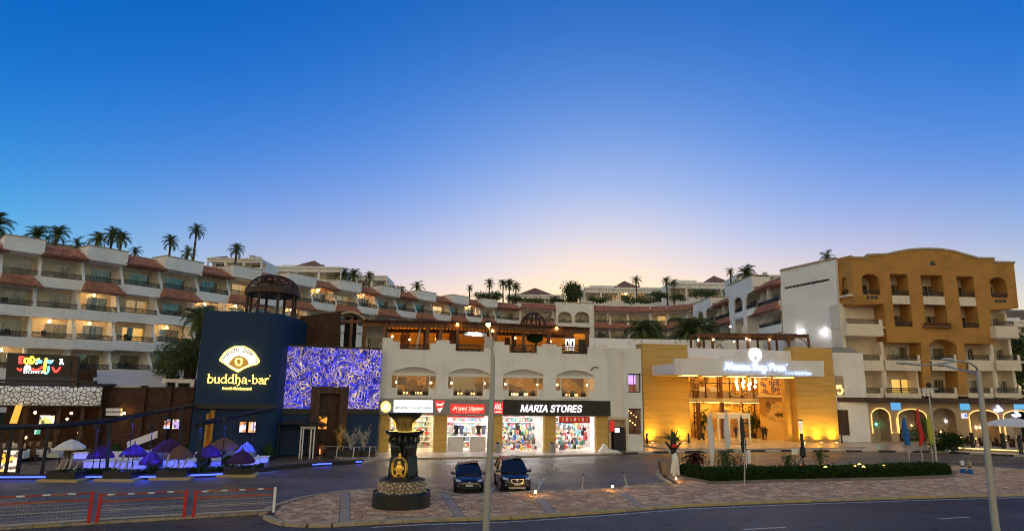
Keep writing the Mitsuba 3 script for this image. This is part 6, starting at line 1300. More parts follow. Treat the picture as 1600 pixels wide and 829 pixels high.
for i, (x, y, Y) in enumerate([(150, 662, 44), (205, 652, 45.5), (258, 650, 47), (312, 660, 43.8), (350, 655, 45.5), (395, 650, 47), (235, 664, 42.5)]):  # lamps added to wash the lounge in blue, their bulbs hidden in cans
    p = at(x, y, Y); k = thing('added_blue_lamp', f'added small blue lamp over the lounge, {["first", "second", "third", "fourth", "fifth", "sixth", "seventh"][i]} counted from the left' if i < 6 else 'added small blue lamp over the front of the lounge between two parasols', 'lamp', 'added blue lamps over the lounge')
    f = fat(p[0], p[1]); put('can', MB(f).tube([[0, 0, p[2] - .30], [0, 0, p[2]]], .17, 10, cap=False), 'm_iron', k); put('can_top', MB(f).cyl(0, 0, p[2], p[2] + .03, .18, sides=10), 'm_iron', k); put('bulb', MB(f).raw([[.14 * math.cos(t), -.14 * math.sin(t), p[2] - .08] for t in np.arange(10) * .628], [[0, j_, j_ + 1] for j_ in range(1, 9)]), 'm_emit', k, emit=(40, 90, 1500)); put('pole', MB().tube([[p[0], p[1] + .3, .03], [p[0], p[1] + .3, p[2] - .1], [p[0], p[1] + .2, p[2] + .05], p], .03, 5), 'm_iron', k)
for i, (x, y, h_) in enumerate([(148, 712, .9), (182, 706, 1.0), (222, 712, .8), (258, 706, 1.1), (292, 706, .9), (316, 712, .8), (356, 703, 1.1), (404, 707, 1.0), (418, 712, 1.3)]):
    g_ = gp(x, y, .4); R__ = np.random.default_rng(i); C = R__.normal(0, 1, (260, 3)) * [.20, .20, h_ * .2] + [g_[0], g_[1], .1 + h_ * .55]; A = R__.normal(0, .07, (260, 3)); B = R__.normal(0, .035, (260, 3))
    put('lounge_plant', MB().ball((g_[0], g_[1], .1 + h_ * .5), .40, 1, (1, 1, h_ * .95)).raw(np.stack([C - A, C + B, C + A, C - B], 1).reshape(-1, 3), np.arange(1040).reshape(260, 4)), 'm_hedge', label=f'small dark shrub growing between the lounge tables, {ORD[i]} from the left', cat='shrub')
# dark hedge in front of the lounge
def leafbox(mb, fr_pts, z0, z1, n, s=.09):
    g = Polygon([(p[0], p[1]) for p in fr_pts]).buffer(0); x0, y0, x1, y1 = g.bounds; pr_ = shapely.prepared.prep(g); k = 0; edge = g.exterior
    C = []
    while k < n:
        if rng.random() < .45: q = edge.interpolate(rng.uniform(0, edge.length)); c = np.array([q.x + rng.normal(0, .04), q.y + rng.normal(0, .04), rng.uniform(z0, z1)])
        else:
            X_, Y_ = rng.uniform(x0, x1), rng.uniform(y0, y1); c = np.array([X_, Y_, z1 + .10 * (float(meshkit.noise(np.array([X_ * 1.3, Y_ * 1.3, 1.0]))) - .5) + rng.normal(0, .05) + (rng.uniform(0, .22) if rng.random() < .05 else 0)])
            if not pr_.contains(Point(c[0], c[1])): continue
        C.append(c); k += 1
    C = np.array(C); A = rng.normal(0, 1, (n, 3)); A /= np.linalg.norm(A, axis=1, keepdims=True); B = np.cross(A, rng.normal(0, 1, (n, 3))); B /= np.linalg.norm(B, axis=1, keepdims=True)
    A *= s * rng.uniform(.6, 1.3, (n, 1)); B *= s * .5
    V = np.stack([C - A, C + B, C + A, C - B], 1).reshape(-1, 3); i = np.arange(n)[:, None] * 4
    mb.raw(V, np.hstack([i, i + 1, i + 2, i + 3])); mb.prism(g.buffer(-.1), z0, z1 - .08, 'un')
for x0, x1, l in [(80, 165, 'left'), (212, 305, 'middle'), (305, 400, 'right')]:
    a = [ls.interpolate(f_(t)) for t in (x0, (x0 + x1) / 2, x1)]; mb = MB(); leafbox(mb, [(q.x, q.y + .6) for q in a] + [(q.x, q.y + 1.3) for q in a[::-1]], .05, .46, 2200); put('hedge', mb, 'm_hedge', label=f'low dark hedge between lounge and blue kerb, {l} section', cat='hedge')
for x, y in [(229, 736), (308, 733.5), (349, 733)]:
    p = gp(x, y); mb = MB(fat(p[0], p[1] + .9)); C = rng.normal(0, 1, (900, 3)); C = C / np.linalg.norm(C, axis=1, keepdims=True) * [[.5, .48, .42]] * rng.uniform(.7, 1.05, (900, 1)) + [0, 0, .48]; A = rng.normal(0, .06, (900, 3)); B = np.cross(A, rng.normal(0, 1, (900, 3))); B = B / np.linalg.norm(B, axis=1, keepdims=True) * .035
    i = np.arange(900)[:, None] * 4; mb.raw(np.stack([C - A, C + B, C + A, C - B], 1).reshape(-1, 3), np.hstack([i, i + 1, i + 2, i + 3])); put('round_shrub', mb, 'm_leaf', label={229: 'clipped round shrub in the dark hedge, left of the three', 308: 'clipped round shrub in the dark hedge near the black post', 349: 'clipped round shrub in the dark hedge, right of the three'}[x], cat='shrub')
# white tables and chairs of the left restaurant, light box poster
for i, (x, y, w) in enumerate([(14, 693, 2.2), (40, 690, 2.6), (66, 690, 2.2), (20, 704, 2.4), (52, 702, 2.2), (76, 700, 1.8)]):
    P = gp(x, y, .8); f = fat(P[0], P[1], .05); k = thing('banquet_table', ['white draped table at the back left of the open restaurant', 'white draped table at the back middle of the open restaurant', 'white draped table at the back right of the open restaurant', 'white draped table at the front left behind the light box', 'white draped table in the front middle of the open restaurant', 'white draped table in the front right near the black post'][i], 'table', 'white tables of the left restaurant')
    put('tablecloth', MB(f).prism([(-w / 2 - .05, .3), (w / 2 + .05, .3), (w / 2, .8), (-w / 2, .8)], -.5, .5), 'm_cloth', k); put('base', MB(f).box(-w / 2 + .2, w / 2 - .2, -.3, .3, .02, .3), 'm_dark', k)
    for s in (-1, 0, 1):
        c = thing('dark_chair', f'{["left", "middle", "right"][s + 1]} dark chair at the {["back left", "back middle", "back right", "front left", "front middle", "front right"][i]} white table', 'chair', f'chairs at white table {i + 1}'); f2 = Frame(f.w(np.array([s * w * .32, -.85, 0])), f.u); f2.n = f.n
        put('seat', MB(f2).box(-.22, .22, -.2, .22, .42, .48), 'm_darkwood', c); put('backrest', MB(f2).box(-.22, .22, -.24, -.19, .48, .98), 'm_darkwood', c); put('legs', MB(f2).box(-.2, -.16, -.2, .2, .02, .42).box(.16, .2, -.2, .2, .02, .42), 'm_darkwood', c)
P = gp(15, 739, .05); f = Frame((P[0], P[1]), (1, .05)); k = thing('light_box', 'glowing orange menu light box on a black frame at the far left', 'light box'); a = at(3, 720, P[1])[0] - P[0]; b = at(26, 720, P[1])[0] - P[0]; z1_ = at(15, 703, P[1])[2]
put('frame', MB(f).box(a - .1, b + .1, -.3, -.02, .05, z1_ + .12), 'm_black', k); quad('print', f, a, b, .0, .15, z1_, 'm_screen', k, lambda p, n, uv: mikit.mix((1.5, .72, .06), (1.3, 1.0, .75), mikit.smoothstep(.3, .5, mikit.noise(p.x * 1.8, p.y, p.z * 2))) * (1 - .85 * mikit.smoothstep(.56, .62, mikit.noise(p.x * 3.2 + 4, p.y, p.z * 5))), .6)
P = gp(80, 738, .0); f = fat(P[0], P[1]); k = thing('lectern', 'dark menu lectern beside the black post at the lounge kerb', 'stand'); put('stem', MB(f).cyl(0, .6, .05, 1.0, .05, sides=6), 'm_iron', k); put('board', MB(f).prism([(-.1, 1.0), (.5, 1.0), (.5, 1.05), (-.1, 1.3)], -.4, .4, 'nz'), 'm_lightgrey', k)
# ---------------------------------------------------------------- the monument on the island
P = gp(626, 790, .13); MO = thing('monument', 'dark monument of robed figures holding up a wide bowl with golden light', 'monument'); f = fat(P[0], P[1] + .15); s = 1.46
put('black_base', MB(f).lathe(0, 0, [(s, .10), (s, .80), (s - .04, .86), (s - .04, .80), (s - .16, .80)], 48).lathe(0, 0, [(s - .16, .78), (0.02, .79)], 24), 'm_blackstone', MO, smooth=30)
rb = 1.24; put('drum', MB(f).lathe(0, 0, [(rb - .05, .79), (rb - .05, 1.36), (rb - .12, 1.42), (rb - .3, 1.42)], 40).lathe(0, 0, [(rb - .3, 1.41), (0.02, 1.42)], 24), 'm_joint', MO, smooth=30)
R = np.random.default_rng(3); pts = []
for row, z in enumerate(np.arange(.62, 1.6, .155)):
    for t in np.arange(-.1, 6.4, .19): pts.append(((t + (row % 2) * .09 + R.uniform(-.07, .07)) * rb, z + R.uniform(-.05, .05)))
vor = Voronoi(np.array(pts)); zone = rect(0, .80, 2 * math.pi * rb, 1.40)
for reg in vor.point_region:
    vs = vor.regions[reg]
    if -1 in vs or not vs: continue
    c = Polygon(vor.vertices[vs]).intersection(zone).buffer(-.042).buffer(.02, quad_segs=2).simplify(.008)
    if c.geom_type != 'Polygon' or c.area < .004: continue
    g = trimesh.creation.extrude_polygon(c, .05, engine='earcut'); v = np.array(g.vertices); th = v[:, 0] / rb; r_ = rb - .07 + v[:, 2] + .03 * R.random() * (v[:, 2] > .02)
    put('stone', MB(f).raw(np.c_[r_ * np.cos(th), r_ * np.sin(th), v[:, 1]], g.faces), f'm_fieldstone{int(R.integers(0, 3))}', MO)
put('plinth', MB(f).lathe(0, 0, [(.92, 1.42), (.92, 1.52), (.84, 1.56), (0.02, 1.57)], 10), 'm_blackstone', MO)
import manifold3d as m3


def sph(c, r, k=14): return m3.Manifold.sphere(r, k).translate([float(x) for x in c])


def bone(a, b, ra, rb_): return m3.Manifold.hull(sph(a, ra) + sph(b, rb_)) if True else None


def merged(bones, edge=.06, taubin=8):
    man = m3.Manifold.batch_boolean([bone(*b) for b in bones], m3.OpType.Add).refine_to_length(edge); m = man.to_mesh(); t = trimesh.Trimesh(m.vert_properties[:, :3], m.tri_verts)
    trimesh.smoothing.filter_taubin(t, iterations=taubin); return t


def robed(ang, R0):
    """A robed figure standing with both arms raised to the bowl, facing outward."""
    o = np.array([R0 * math.cos(ang), R0 * math.sin(ang), 1.56]); d = np.array([math.cos(ang), math.sin(ang), 0]); t = np.array([-d[1], d[0], 0]); p = lambda a, b, z: o + a * d + b * t + np.array([0, 0, z])
    B = [(p(0, 0, .1), p(0, 0, 1.0), .30, .21), (p(0, 0, 1.0), p(.02, 0, 1.45), .21, .23), (p(.02, 0, 1.45), p(.03, 0, 1.68), .2, .08), (p(.04, 0, 1.78), p(.05, 0, 1.9), .13, .13), (p(-.05, 0, 1.9), p(-.1, 0, 1.55), .13, .15), (p(.1, 0, 1.82), p(.17, 0, 1.8), .06, .03)]
    for s in (-1, 1):
        B += [(p(0, s * .2, 1.5), p(.12, s * .38, 1.75), .09, .075), (p(.12, s * .38, 1.75), p(.10, s * .34, 2.12), .075, .05), (p(.10, s * .34, 2.12), p(.12, s * .32, 2.24), .05, .06), (p(.02, s * .22, 1.45), p(-.1, s * .34, .75), .12, .05), (p(.1, s * .12, .9), p(.16, s * .16, .08), .12, .13)]
    return merged(B)


for a in (-2.25, -.80, .75, 2.3): put('robed_figure', mikit.ply(robed(a, .52), 'm_blackstone', smooth=50, to_world=T().translate(f.o.tolist())), 'm_blackstone', MO)
put('column', MB(f).cyl(0, 0, 1.56, 3.5, .34, .22, 12), 'm_blackstone', MO)
put('dish', MB(f).lathe(0, 0, [(.25, 3.42), (.55, 3.45), (.95, 3.68), (1.02, 3.80), (.98, 3.80), (.60, 3.62), (.3, 3.60)], 32), 'm_blackstone', MO, smooth=40)
put('bowl', MB(f).lathe(0, 0, [(.30, 3.55), (.40, 3.85), (.44, 4.1), (.60, 4.36), (.84, 4.56), (.88, 4.70), (.78, 4.70), (.5, 4.56), (.02, 4.52)], 32), 'm_blackstone', MO, smooth=40)
put('bowl_light', MB(f).lathe(0, 0, [(.56, 3.655), (.80, 3.755), (.78, 3.80), (.56, 3.70), (.56, 3.655)], 32), 'm_emit', MO, emit=(2.8, 1.6, .25))
for t in (-2.75, -.45, .9, 2.2): put('glow_spot', MB(f).tube([[.47 * math.cos(t), .47 * math.sin(t), 3.92], [.52 * math.cos(t), .52 * math.sin(t), 4.15], [.64 * math.cos(t), .64 * math.sin(t), 4.36]], [.02, .06, .02], 5), 'm_gold', MO, emit=(.9, .5, .07))  # spots of glow under the rim, shaped as emissive slivers
# the golden medallion at the front
c = np.array([-.02, -.96, 2.06]); mb = MB(f)
mb.ball(c + [0, -.07, -.05], .20, 2, (.85, .45, 1.35)); mb.ball(c + [0, -.11, .24], .10, 1, (1, .7, 1.15)); mb.ball(c + [0, -.02, .62], .07, 1, (1, .8, 1.6)); mb.ball(c + [0, -.02, .50], .10, 1, (1, .7, .7))
for s_ in (-1, 1):
    mb.tube([c + [s_ * .10, -.09, .12], c + [s_ * .24, -.08, -.05], c + [s_ * .10, -.12, -.14]], [.045, .045, .03], 6); mb.tube([c + [s_ * .08, -.08, -.26], c + [s_ * .22, -.10, -.36], c + [s_ * .04, -.13, -.40]], [.06, .055, .04], 6)
    mb.tube([c + [s_ * .27, -.05, .25], c + [s_ * .33, -.05, -.05], c + [s_ * .27, -.05, -.36]], [.02, .035, .02], 5); mb.tube([c + [s_ * .2, 0, -.42], c + [s_ * .40, .02, -.52]], .04, 6)
put('medallion_relief', mb, 'm_gold', MO, emit=(.20, .10, .010), smooth=40)  # lamp light on the gold put in as a weak glow
put('medallion_disc', MB(f).ball(c, .40, 2, (.95, .16, 1.32)), 'm_blackstone', MO, smooth=True); put('medallion_rim', MB(f).tube([c + [.385 * math.cos(t), -.03, .535 * math.sin(t)] for t in np.linspace(0, 2 * math.pi, 29)], .045, 5), 'm_gold', MO)
put('pedestal', MB(f).box(-.45, .45, -1.05, -.4, 1.42, 1.62), 'm_blackstone', MO)

# ---------------------------------------------------------------- cars
mat('m_carblue', {'type': 'principled', 'base_color': rgb(.008, .009, .014), 'roughness': .25, 'specular': .6, 'clearcoat': 1.0, 'clearcoat_gloss': .95})
mat('m_carred', {'type': 'principled', 'base_color': rgb(.030, .012, .014), 'roughness': .25, 'specular': .6, 'clearcoat': 1.0, 'clearcoat_gloss': .95})
mat('m_carglass', pr((.012, .016, .022), .05, .9)); mat('m_rubber', pr((.016, .016, .016), .8)); mat('m_headlamp', pr((.55, .55, .55), .12, .8)); mat('m_plate', pr((.55, .54, .5), .5)); mat('m_amber', pr((.6, .25, .03), .3))


def loft(sections):
    k = len(sections[0]); V = np.vstack(sections); f = [[i * k + j, i * k + (j + 1) % k, (i + 1) * k + (j + 1) % k, (i + 1) * k + j] for i in range(len(sections) - 1) for j in range(k)]
    F_ = [t for q in f for t in ([q[0], q[1], q[2]], [q[0], q[2], q[3]])]
    for e in (0, len(sections) - 1):
        for j in range(1, k - 1): F_.append([e * k, e * k + (j + 1 if e == 0 else j), e * k + (j if e == 0 else j + 1)])
    return V, F_


def car(px, py, ang, label, paint, suv):
    P = gp(px, py); f = fat(P[0], P[1], ang); key = thing('parked_car', label, 'car', 'dark cars parked facing the island' if py > 750 else None); h = 1.12 if suv else 1.0; w = .90 if suv else .87
    st = [(0.0, .62, .30, .60), (.04, .74, .24, .66), (.16, .83, .20, .73), (.45, .93, .18, .80), (.85, .985, .18, .86), (1.25, 1.0, .18, .92), (2.2, 1.0, .18, .95), (3.4, 1.0, .18, .96), (4.0, .97, .2, .97), (4.32, .92, .26, .93), (4.42, .80, .36, .80)]
    secs = []
    for y, a, zb, zt in st:
        a *= w; zb *= h; zt *= h; hf = [(0, zb), (a * .88, zb), (a * .97, zb + .10), (a, zb + (zt - zb) * .55), (a * .97, zt - .10), (a * .86, zt - .03), (a * .45, zt), (0, zt + .015)]
        prof = hf + [(-x, z) for x, z in hf[-2:0:-1]]; secs.append(np.array([[x, y, z] for x, z in prof]))
    V, F_ = loft(secs); put('body', MB(f).raw(V, F_), paint, key, smooth=32)
    zr = 1.46 * h + (.06 if suv else 0); A, B, C, D = ((.80 * w / .87, 1.18, .93 * h), (.60 * w / .87, 1.95, zr - .05), (.60 * w / .87, 3.3 if not suv else 3.9, zr - .04), (.76 * w / .87, 4.05 if not suv else 4.35, .96 * h))
    g = lambda q, s=1: [q[0] * s, q[1], q[2]]
    mid = lambda p, q, b: [0, (p[1] + q[1]) / 2 - b, (p[2] + q[2]) / 2]
    put('windscreen', MB(f).raw([g(A), [A[0] * .5, A[1] - .10, A[2] + .01], [-A[0] * .5, A[1] - .10, A[2] + .01], g(A, -1), g(B, -1), [-B[0] * .5, B[1] - .08, B[2] + .02], [B[0] * .5, B[1] - .08, B[2] + .02], g(B)], [[0, 1, 6, 7], [1, 2, 5, 6], [2, 3, 4, 5]]), 'm_carglass', key)
    put('rear_window', MB(f).raw([g(C), g(C, -1), g(D, -1), g(D)], [[0, 1, 2, 3]]), 'm_carglass', key)
    for s_ in (1, -1): put('side_window', MB(f).raw([g(A, s_), g(B, s_), g(C, s_), g(D, s_)], [[0, 1, 2, 3]]), 'm_carglass', key)
    r = [[x, y, z] for y, z, k_ in ((B[1] - .02, zr - .05, 1.), (B[1] + .3, zr - .01, 1.02), ((B[1] + C[1]) / 2, zr + .01, 1.03), (C[1], zr - .03, 1.0)) for x, dz in ((-B[0] * k_, 0), (-B[0] * .6, .04), (0, .05), (B[0] * .6, .04), (B[0] * k_, 0)) for z in (z + dz,)]
    put('roof', MB(f).raw(r, [[i * 5 + j, i * 5 + j + 1, i * 5 + j + 6, i * 5 + j + 5] for i in range(3) for j in range(4)]), 'm_carred' if not suv else paint, key, smooth=True)
    for s_ in (1, -1):
        put('pillar', MB(f).tube([g(A, s_), g(B, s_), g(C, s_), g(D, s_)], .045, 5), paint, key); m_ = [(g(B, s_)[0] * .5 + g(A, s_)[0] * .5) * 1.03, (B[1] + C[1]) / 2 + .1, 0]
        put('pillar', MB(f).tube([[A[0] * s_ * .99, m_[1], A[2]], [B[0] * s_ * 1.01, m_[1] - .05, B[2]]], .04, 4), paint, key)
        put('mirror', MB(f).ball((s_ * (w + .10), 1.38, .98 * h), .12, 1, (1.0, .55, .75)).tube([[s_ * (w - .1), 1.42, .93 * h], [s_ * (w + .05), 1.4, .96 * h]], .035, 4), paint, key, smooth=True)
        put('headlamp', MB(f).raw([[s_ * w * .50, .04 if not suv else .06, .62 * h], [s_ * w * .88, .25, .64 * h], [s_ * w * .93, .46, .76 * h], [s_ * w * .60, .18, .74 * h], [s_ * w * .7, .02, .68 * h]], [[0, 1, 4], [1, 2, 4], [2, 3, 4], [3, 0, 4]]), 'm_headlamp', key)
        put('fog_lamp', MB(f).ball((s_ * w * .70, .06, .40 * h), .06, 1, (1, .5, 1)), 'm_headlamp', key); 
        for y in (.92, 3.55):
            wh = put('wheel', MB(f).tube([[s_ * (w - .18), y, .33 * h], [s_ * (w + .012), y, .33 * h]], .33 * h, 18), 'm_rubber', key); put('rim', MB(f).tube([[s_ * (w + .011), y, .33 * h], [s_ * (w + .022), y, .33 * h]], .21 * h, 10), 'm_steel', wh)
        if suv: put('roof_rail', MB(f).tube([[s_ * B[0] * .93, B[1] + .15, zr + .04], [s_ * B[0] * .95, B[1] + .4, zr + .10], [s_ * B[0] * .95, C[1] - .3, zr + .10], [s_ * B[0] * .93, C[1], zr + .03]], .025, 5), 'm_steel', key)
        put('door_handle', MB(f).box(s_ * w - .01, s_ * w + .025, 2.35, 2.55, .80 * h, .83 * h), paint, key)
    gz0, gz1 = (.50, .66) if not suv else (.52, .70)
    if suv:
        put('grille_surround', MB(f).prism([(-.40, gz1 * h), (.40, gz1 * h), (.33, gz0 * h - .04), (-.33, gz0 * h - .04)], -.045, .1), 'm_chrome', key); put('grille', MB(f).prism([(-.35, gz1 * h - .03), (.35, gz1 * h - .03), (.29, gz0 * h - .01), (-.29, gz0 * h - .01)], -.055, .05), 'm_black', key)
        put('badge', MB(f).ball((0, -.06, .615 * h), .07, 1, (1, .4, 1)), 'm_chrome', key); put('skid_plate', MB(f).prism([(-.55, .33), (.55, .33), (.45, .24), (-.45, .24)], -.03, .1), 'm_steel', key)
    else:
        put('grille', MB(f).prism([(-.42, .64), (.42, .64), (.36, .56), (-.36, .56)], -.03, .1), 'm_black', key); put('grille_bar', MB(f).box(-.40, .40, -.04, -.025, .59, .61), 'm_chrome', key); put('badge', MB(f).ball((0, -.045, .60), .055, 1, (1.2, .4, 1)), 'm_chrome', key); put('air_intake', MB(f).prism([(-.5, .36), (.5, .36), (.42, .26), (-.42, .26)], -.02, .1), 'm_black', key)
    put('number_plate', MB(f).box(-.20, .20, -.07, -.03, .40 * h, .51 * h), 'm_plate', key); put('wiper', MB(f).tube([[-.5, 1.08, .96 * h], [.1, 1.16, 1.0 * h]], .012, 4).tube([[.05, 1.07, .96 * h], [.6, 1.2, .99 * h]], .012, 4), 'm_black', key)
    return key


car(733, 770.5, .10, 'dark saloon car with a reddish roof parked left of the central lamp post', 'm_carblue', False)
car(808, 769.5, .15, 'dark blue estate car with roof rails and chrome grille parked right of the lamp post', 'm_carblue', True)
car(1462, 692, 1.35, 'dark car standing half hidden behind the shrub before the arcade', 'm_carblue', True)

# ---------------------------------------------------------------- street lamps, flags and poles
k = thing('street_lamp', 'tall grey street lamp with a glowing amber head in front of the shops', 'lamp'); Y = 24.0
b0 = at(757.5, 860, Y); b0[2] = 0.; q = [b0, at(766.5, 670, Y), at(770.4, 570, Y), at(770, 553, Y)]; put('pole', MB().tube(q, [.145, .11, .085, .08], 10), 'm_steel', k, smooth=40); put('base_plate', MB().cyl(b0[0], b0[1], .005, .06, .28, sides=10), 'm_steel', k)
put('arm', MB().tube([at(770, 556, Y), at(768.5, 543, Y), at(769, 532, Y), at(766, 520, Y), at(764.5, 509, Y)], [.05, .05, .045, .04, .04], 7), 'm_steel', k)
c = at(763.5, 534.5, Y); put('control_box', MB().box(c[0] - .16, c[0] + .13, Y - .14, Y + .14, c[2] - .2, c[2] + .2), 'm_lightgrey', k); c = at(763, 506.5, Y); put('lamp_head', MB().ball(c + np.array([0, 0, .09]), .13, 1, (1.1, 1.1, .5)), 'm_iron', k); put('bulb', MB().ball(c, .095, 1), 'm_emit', k, emit=(120, 50, 3))
k = thing('street_lamp', 'tall grey street lamp with two long curved arms at the right edge, its lamps unlit', 'lamp'); Y = 21.0
b0 = at(1566, 900, Y); b0[2] = 0; put('pole', MB().tube([b0, at(1553, 800, Y), at(1541, 690, Y), at(1528.5, 578, Y)], [.135, .115, .095, .075], 10), 'm_steel', k, smooth=40); put('base_plate', MB().cyl(b0[0], b0[1], .005, .06, .3, sides=10), 'm_steel', k)
put('arm', MB().tube([at(x, y, Y - i * .12) for i, (x, y) in enumerate([(1528.5, 580), (1525, 573), (1516, 567), (1500, 563.5), (1482, 565.5), (1462, 569.5), (1438, 570), (1413, 567)])], .032, 6), 'm_steel', k); put('arm', MB().tube([at(x, y, Y + i * .5) for i, (x, y) in enumerate([(1528, 585), (1510, 579), (1494, 576), (1477, 571)])], .03, 6), 'm_steel', k)
for (x, y, Yy) in [(1410, 566.5, Y - .9), (1473, 570, Y + 1.6), (1481, 561, Y + .2)]: c = at(x, y, Yy); put('lamp_head', MB().ball(c, .14, 1, (1.6, .8, .4)), 'm_lightgrey', k)


def pole(name, label, cat, x0, y0, x1, y1, r, m, z0=.13, extra=None):
    a = gp(x0, y0, z0); b = at(x1, y1, a[1]); k = thing(name, label, cat); put('pole', MB().tube([a, (a * .5 + b * .5), b], [r, r * .9, r * .7], 7), m, k); return k, a, b


def furled(k, pts, w, m, Y):
    """A limp flag: folded cloth hanging along its pole; pts are (x, y) down the cloth, w its half widths in pixels."""
    c = [at(x, y, Y) for x, y in pts]; sc = np.linalg.norm(at(100, 600, Y) - at(101, 600, Y)); mb = MB(); n = 14; V = []
    for i, p in enumerate(c):
        for j in range(n): t = 2 * math.pi * j / n; r_ = w[i] * sc * (1 + .28 * math.sin(3 * t + i * .5)); V.append(p + np.array([r_ * math.cos(t), r_ * .5 * math.sin(t) - .05, 0]))
    mb.raw(V, [[i * n + j, i * n + (j + 1) % n, (i + 1) * n + (j + 1) % n, (i + 1) * n + j] for i in range(len(c) - 1) for j in range(n)]); put('flag', mb, m, k, smooth=True)


k, a, b = pole('flagpole', 'flagpole with a limp white flag marked in grey, left of the glass doors', 'flag', 1112.5, 735, 1111, 643, .05, 'm_steel', .2); furled(k, [(1110.5, 645), (1109, 655), (1108.5, 665), (1109, 676), (1110.5, 690), (1111, 706), (1112, 728)], [1, 3, 4.3, 4.6, 4.4, 3.6, 2], 'm_cloth', a[1])
k, a, b = pole('flagpole', 'flagpole with a limp white flag in front of the glass doors', 'flag', 1137, 733, 1134, 638, .05, 'm_steel', .2); furled(k, [(1134, 641), (1134, 652), (1134, 665), (1135, 680), (1136, 693), (1136, 701)], [1, 2.4, 3.6, 4.2, 4.4, 2], 'm_cloth', a[1])
k, a, b = pole('flagpole', 'flagpole with a furled black flag right of the glass doors', 'flag', 1160, 733, 1157.5, 648, .05, 'm_steel', .2); furled(k, [(1157.5, 650), (1158.5, 664), (1160, 680), (1161, 695), (1161, 706)], [1, 2.6, 3.2, 3.8, 2.4], 'm_black', a[1])
pole('sign_post', 'bare grey steel post standing on the island paving before the hedge', 'post', 1163.3, 764, 1163.5, 684, .045, 'm_steel'); pole('sign_post', 'thin pale post right of the bare steel post, before the hedge', 'post', 1167, 749.5, 1165.5, 707, .022, 'm_plainwhite')
k, a, b = pole('flagpole', 'flagpole with a limp blue flag before the arcade', 'flag', 1422, 728, 1414, 648, .06, 'm_steel'); furled(k, [(1412, 652), (1412.5, 664), (1415, 680), (1417.5, 695)], [1.6, 3.4, 4.4, 3.8], 'm_flagblue', a[1])
k, a, b = pole('flagpole', 'flagpole with a limp red flag before the arcade', 'flag', 1442, 727, 1433, 637, .05, 'm_steel'); furled(k, [(1433, 639), (1434, 655), (1437, 670), (1440, 682), (1437, 696)], [1.4, 2.8, 3.4, 4.2, 2], 'm_red', a[1])
k, a, b = pole('flagpole', 'flagpole with a limp green and yellow flag beside the lantern post', 'flag', 1458.5, 728, 1450.5, 648, .05, 'm_steel'); furled(k, [(1450, 648), (1450.5, 660), (1453, 675), (1455, 690), (1455.5, 695)], [1.4, 3, 4, 3.6, 2], 'm_flaggreen', a[1])
k, a, b = pole('lantern_post', 'pale post crowned with a cluster of lanterns beside the flags', 'lamp', 1464.5, 728, 1450.5, 606, .075, 'm_lightgrey'); Y = a[1]
put('crossbar', MB().tube([at(1440, 606.5, Y), at(1465, 607, Y)], .06, 5), 'm_lightgrey', k); put('finial', MB().ball(at(1451, 601, Y), .22, 1), 'm_iron', k)
for x in (1444, 1456, 1449.5): c = at(x, 613, Y); put('lantern', MB().lathe(c[0], c[1], [(.09, c[2] - .32), (.17, c[2] + .25), (.05, c[2] + .34)], 8), 'm_cloth', k)
k, a, b = pole('lamp_standard', 'black post with a pale tapered lantern top in front of the right tower', 'lamp', 1255.5, 733, 1252, 676, .05, 'm_black', .2); Y = a[1]; c0, c1 = at(1252.3, 677, Y), at(1252.3, 657, Y); put('shade', MB().lathe(c0[0], c0[1], [(.07, c0[2]), (.21, c1[2]), (.02, c1[2] + .03)], 6), 'm_plainwhite', k, emit=(.5, .38, .18), wt=.1); put('cap', MB().lathe(c0[0], c0[1], [(.23, c1[2] + .03), (.23, c1[2] + .09), (.02, c1[2] + .12)], 6), 'm_iron', k)
put('cover', MB().lathe(c0[0], c0[1], [(.12, at(1254, 714, Y)[2]), (.24, at(1254, 711, Y)[2]), (.22, at(1254, 699, Y)[2]), (.1, at(1254, 697, Y)[2])], 8), 'm_black', k); put('sleeve', MB().cyl(c0[0], c0[1], at(1254, 697, Y)[2], c0[2], .13, sides=8), 'm_black', k); put('stay', MB().tube([at(1252, 714, Y), at(1244, 732, Y)], .03, 4), 'm_black', k)
k, a, b = pole('notice', 'small white notice board on a thin post left of the black lantern standard', 'sign', 1243.5, 733, 1241, 704, .025, 'm_black', .2); c = at(1241.3, 704.5, a[1]); put('board', MB().box(c[0] - .24, c[0] + .24, c[1] - .06, c[1] - .02, c[2] - .22, c[2] + .22), 'm_plainwhite', k)
k, a, b = pole('post_light', 'white square post light standing in the island bed behind the hedge', 'lamp', 1170.5, 735, 1170.5, 722, .03, 'm_steel', .2); c0, c1 = at(1170.5, 722, a[1]), at(1170.5, 700, a[1]); put('body', MB().box(c0[0] - .11, c0[0] + .11, a[1] - .1, a[1] + .1, c0[2], c1[2]), 'm_plainwhite', k); put('band', MB().box(c0[0] - .12, c0[0] + .12, a[1] - .11, a[1] + .11, c1[2] - .1, c1[2] - .04), 'm_dark', k)
for x, y, x1, y1, l in [(909, 766, 912, 741, 'pale leaning bollard on a round foot near the parked cars'), (980, 760, 974, 738.5, 'grey bollard leaning to the left, near the island bed')]:
    k, a, b = pole('bollard', l, 'bollard', x, y, x1, y1, .055, 'm_palewood' if x < 950 else 'm_steel'); put('foot', MB().lathe(a[0], a[1], [(.26, .13), (.24, .17), (.08, .19)], 14), 'm_lightgrey', k); put('cap', MB().ball(b, .06, 1), 'm_iron', k)
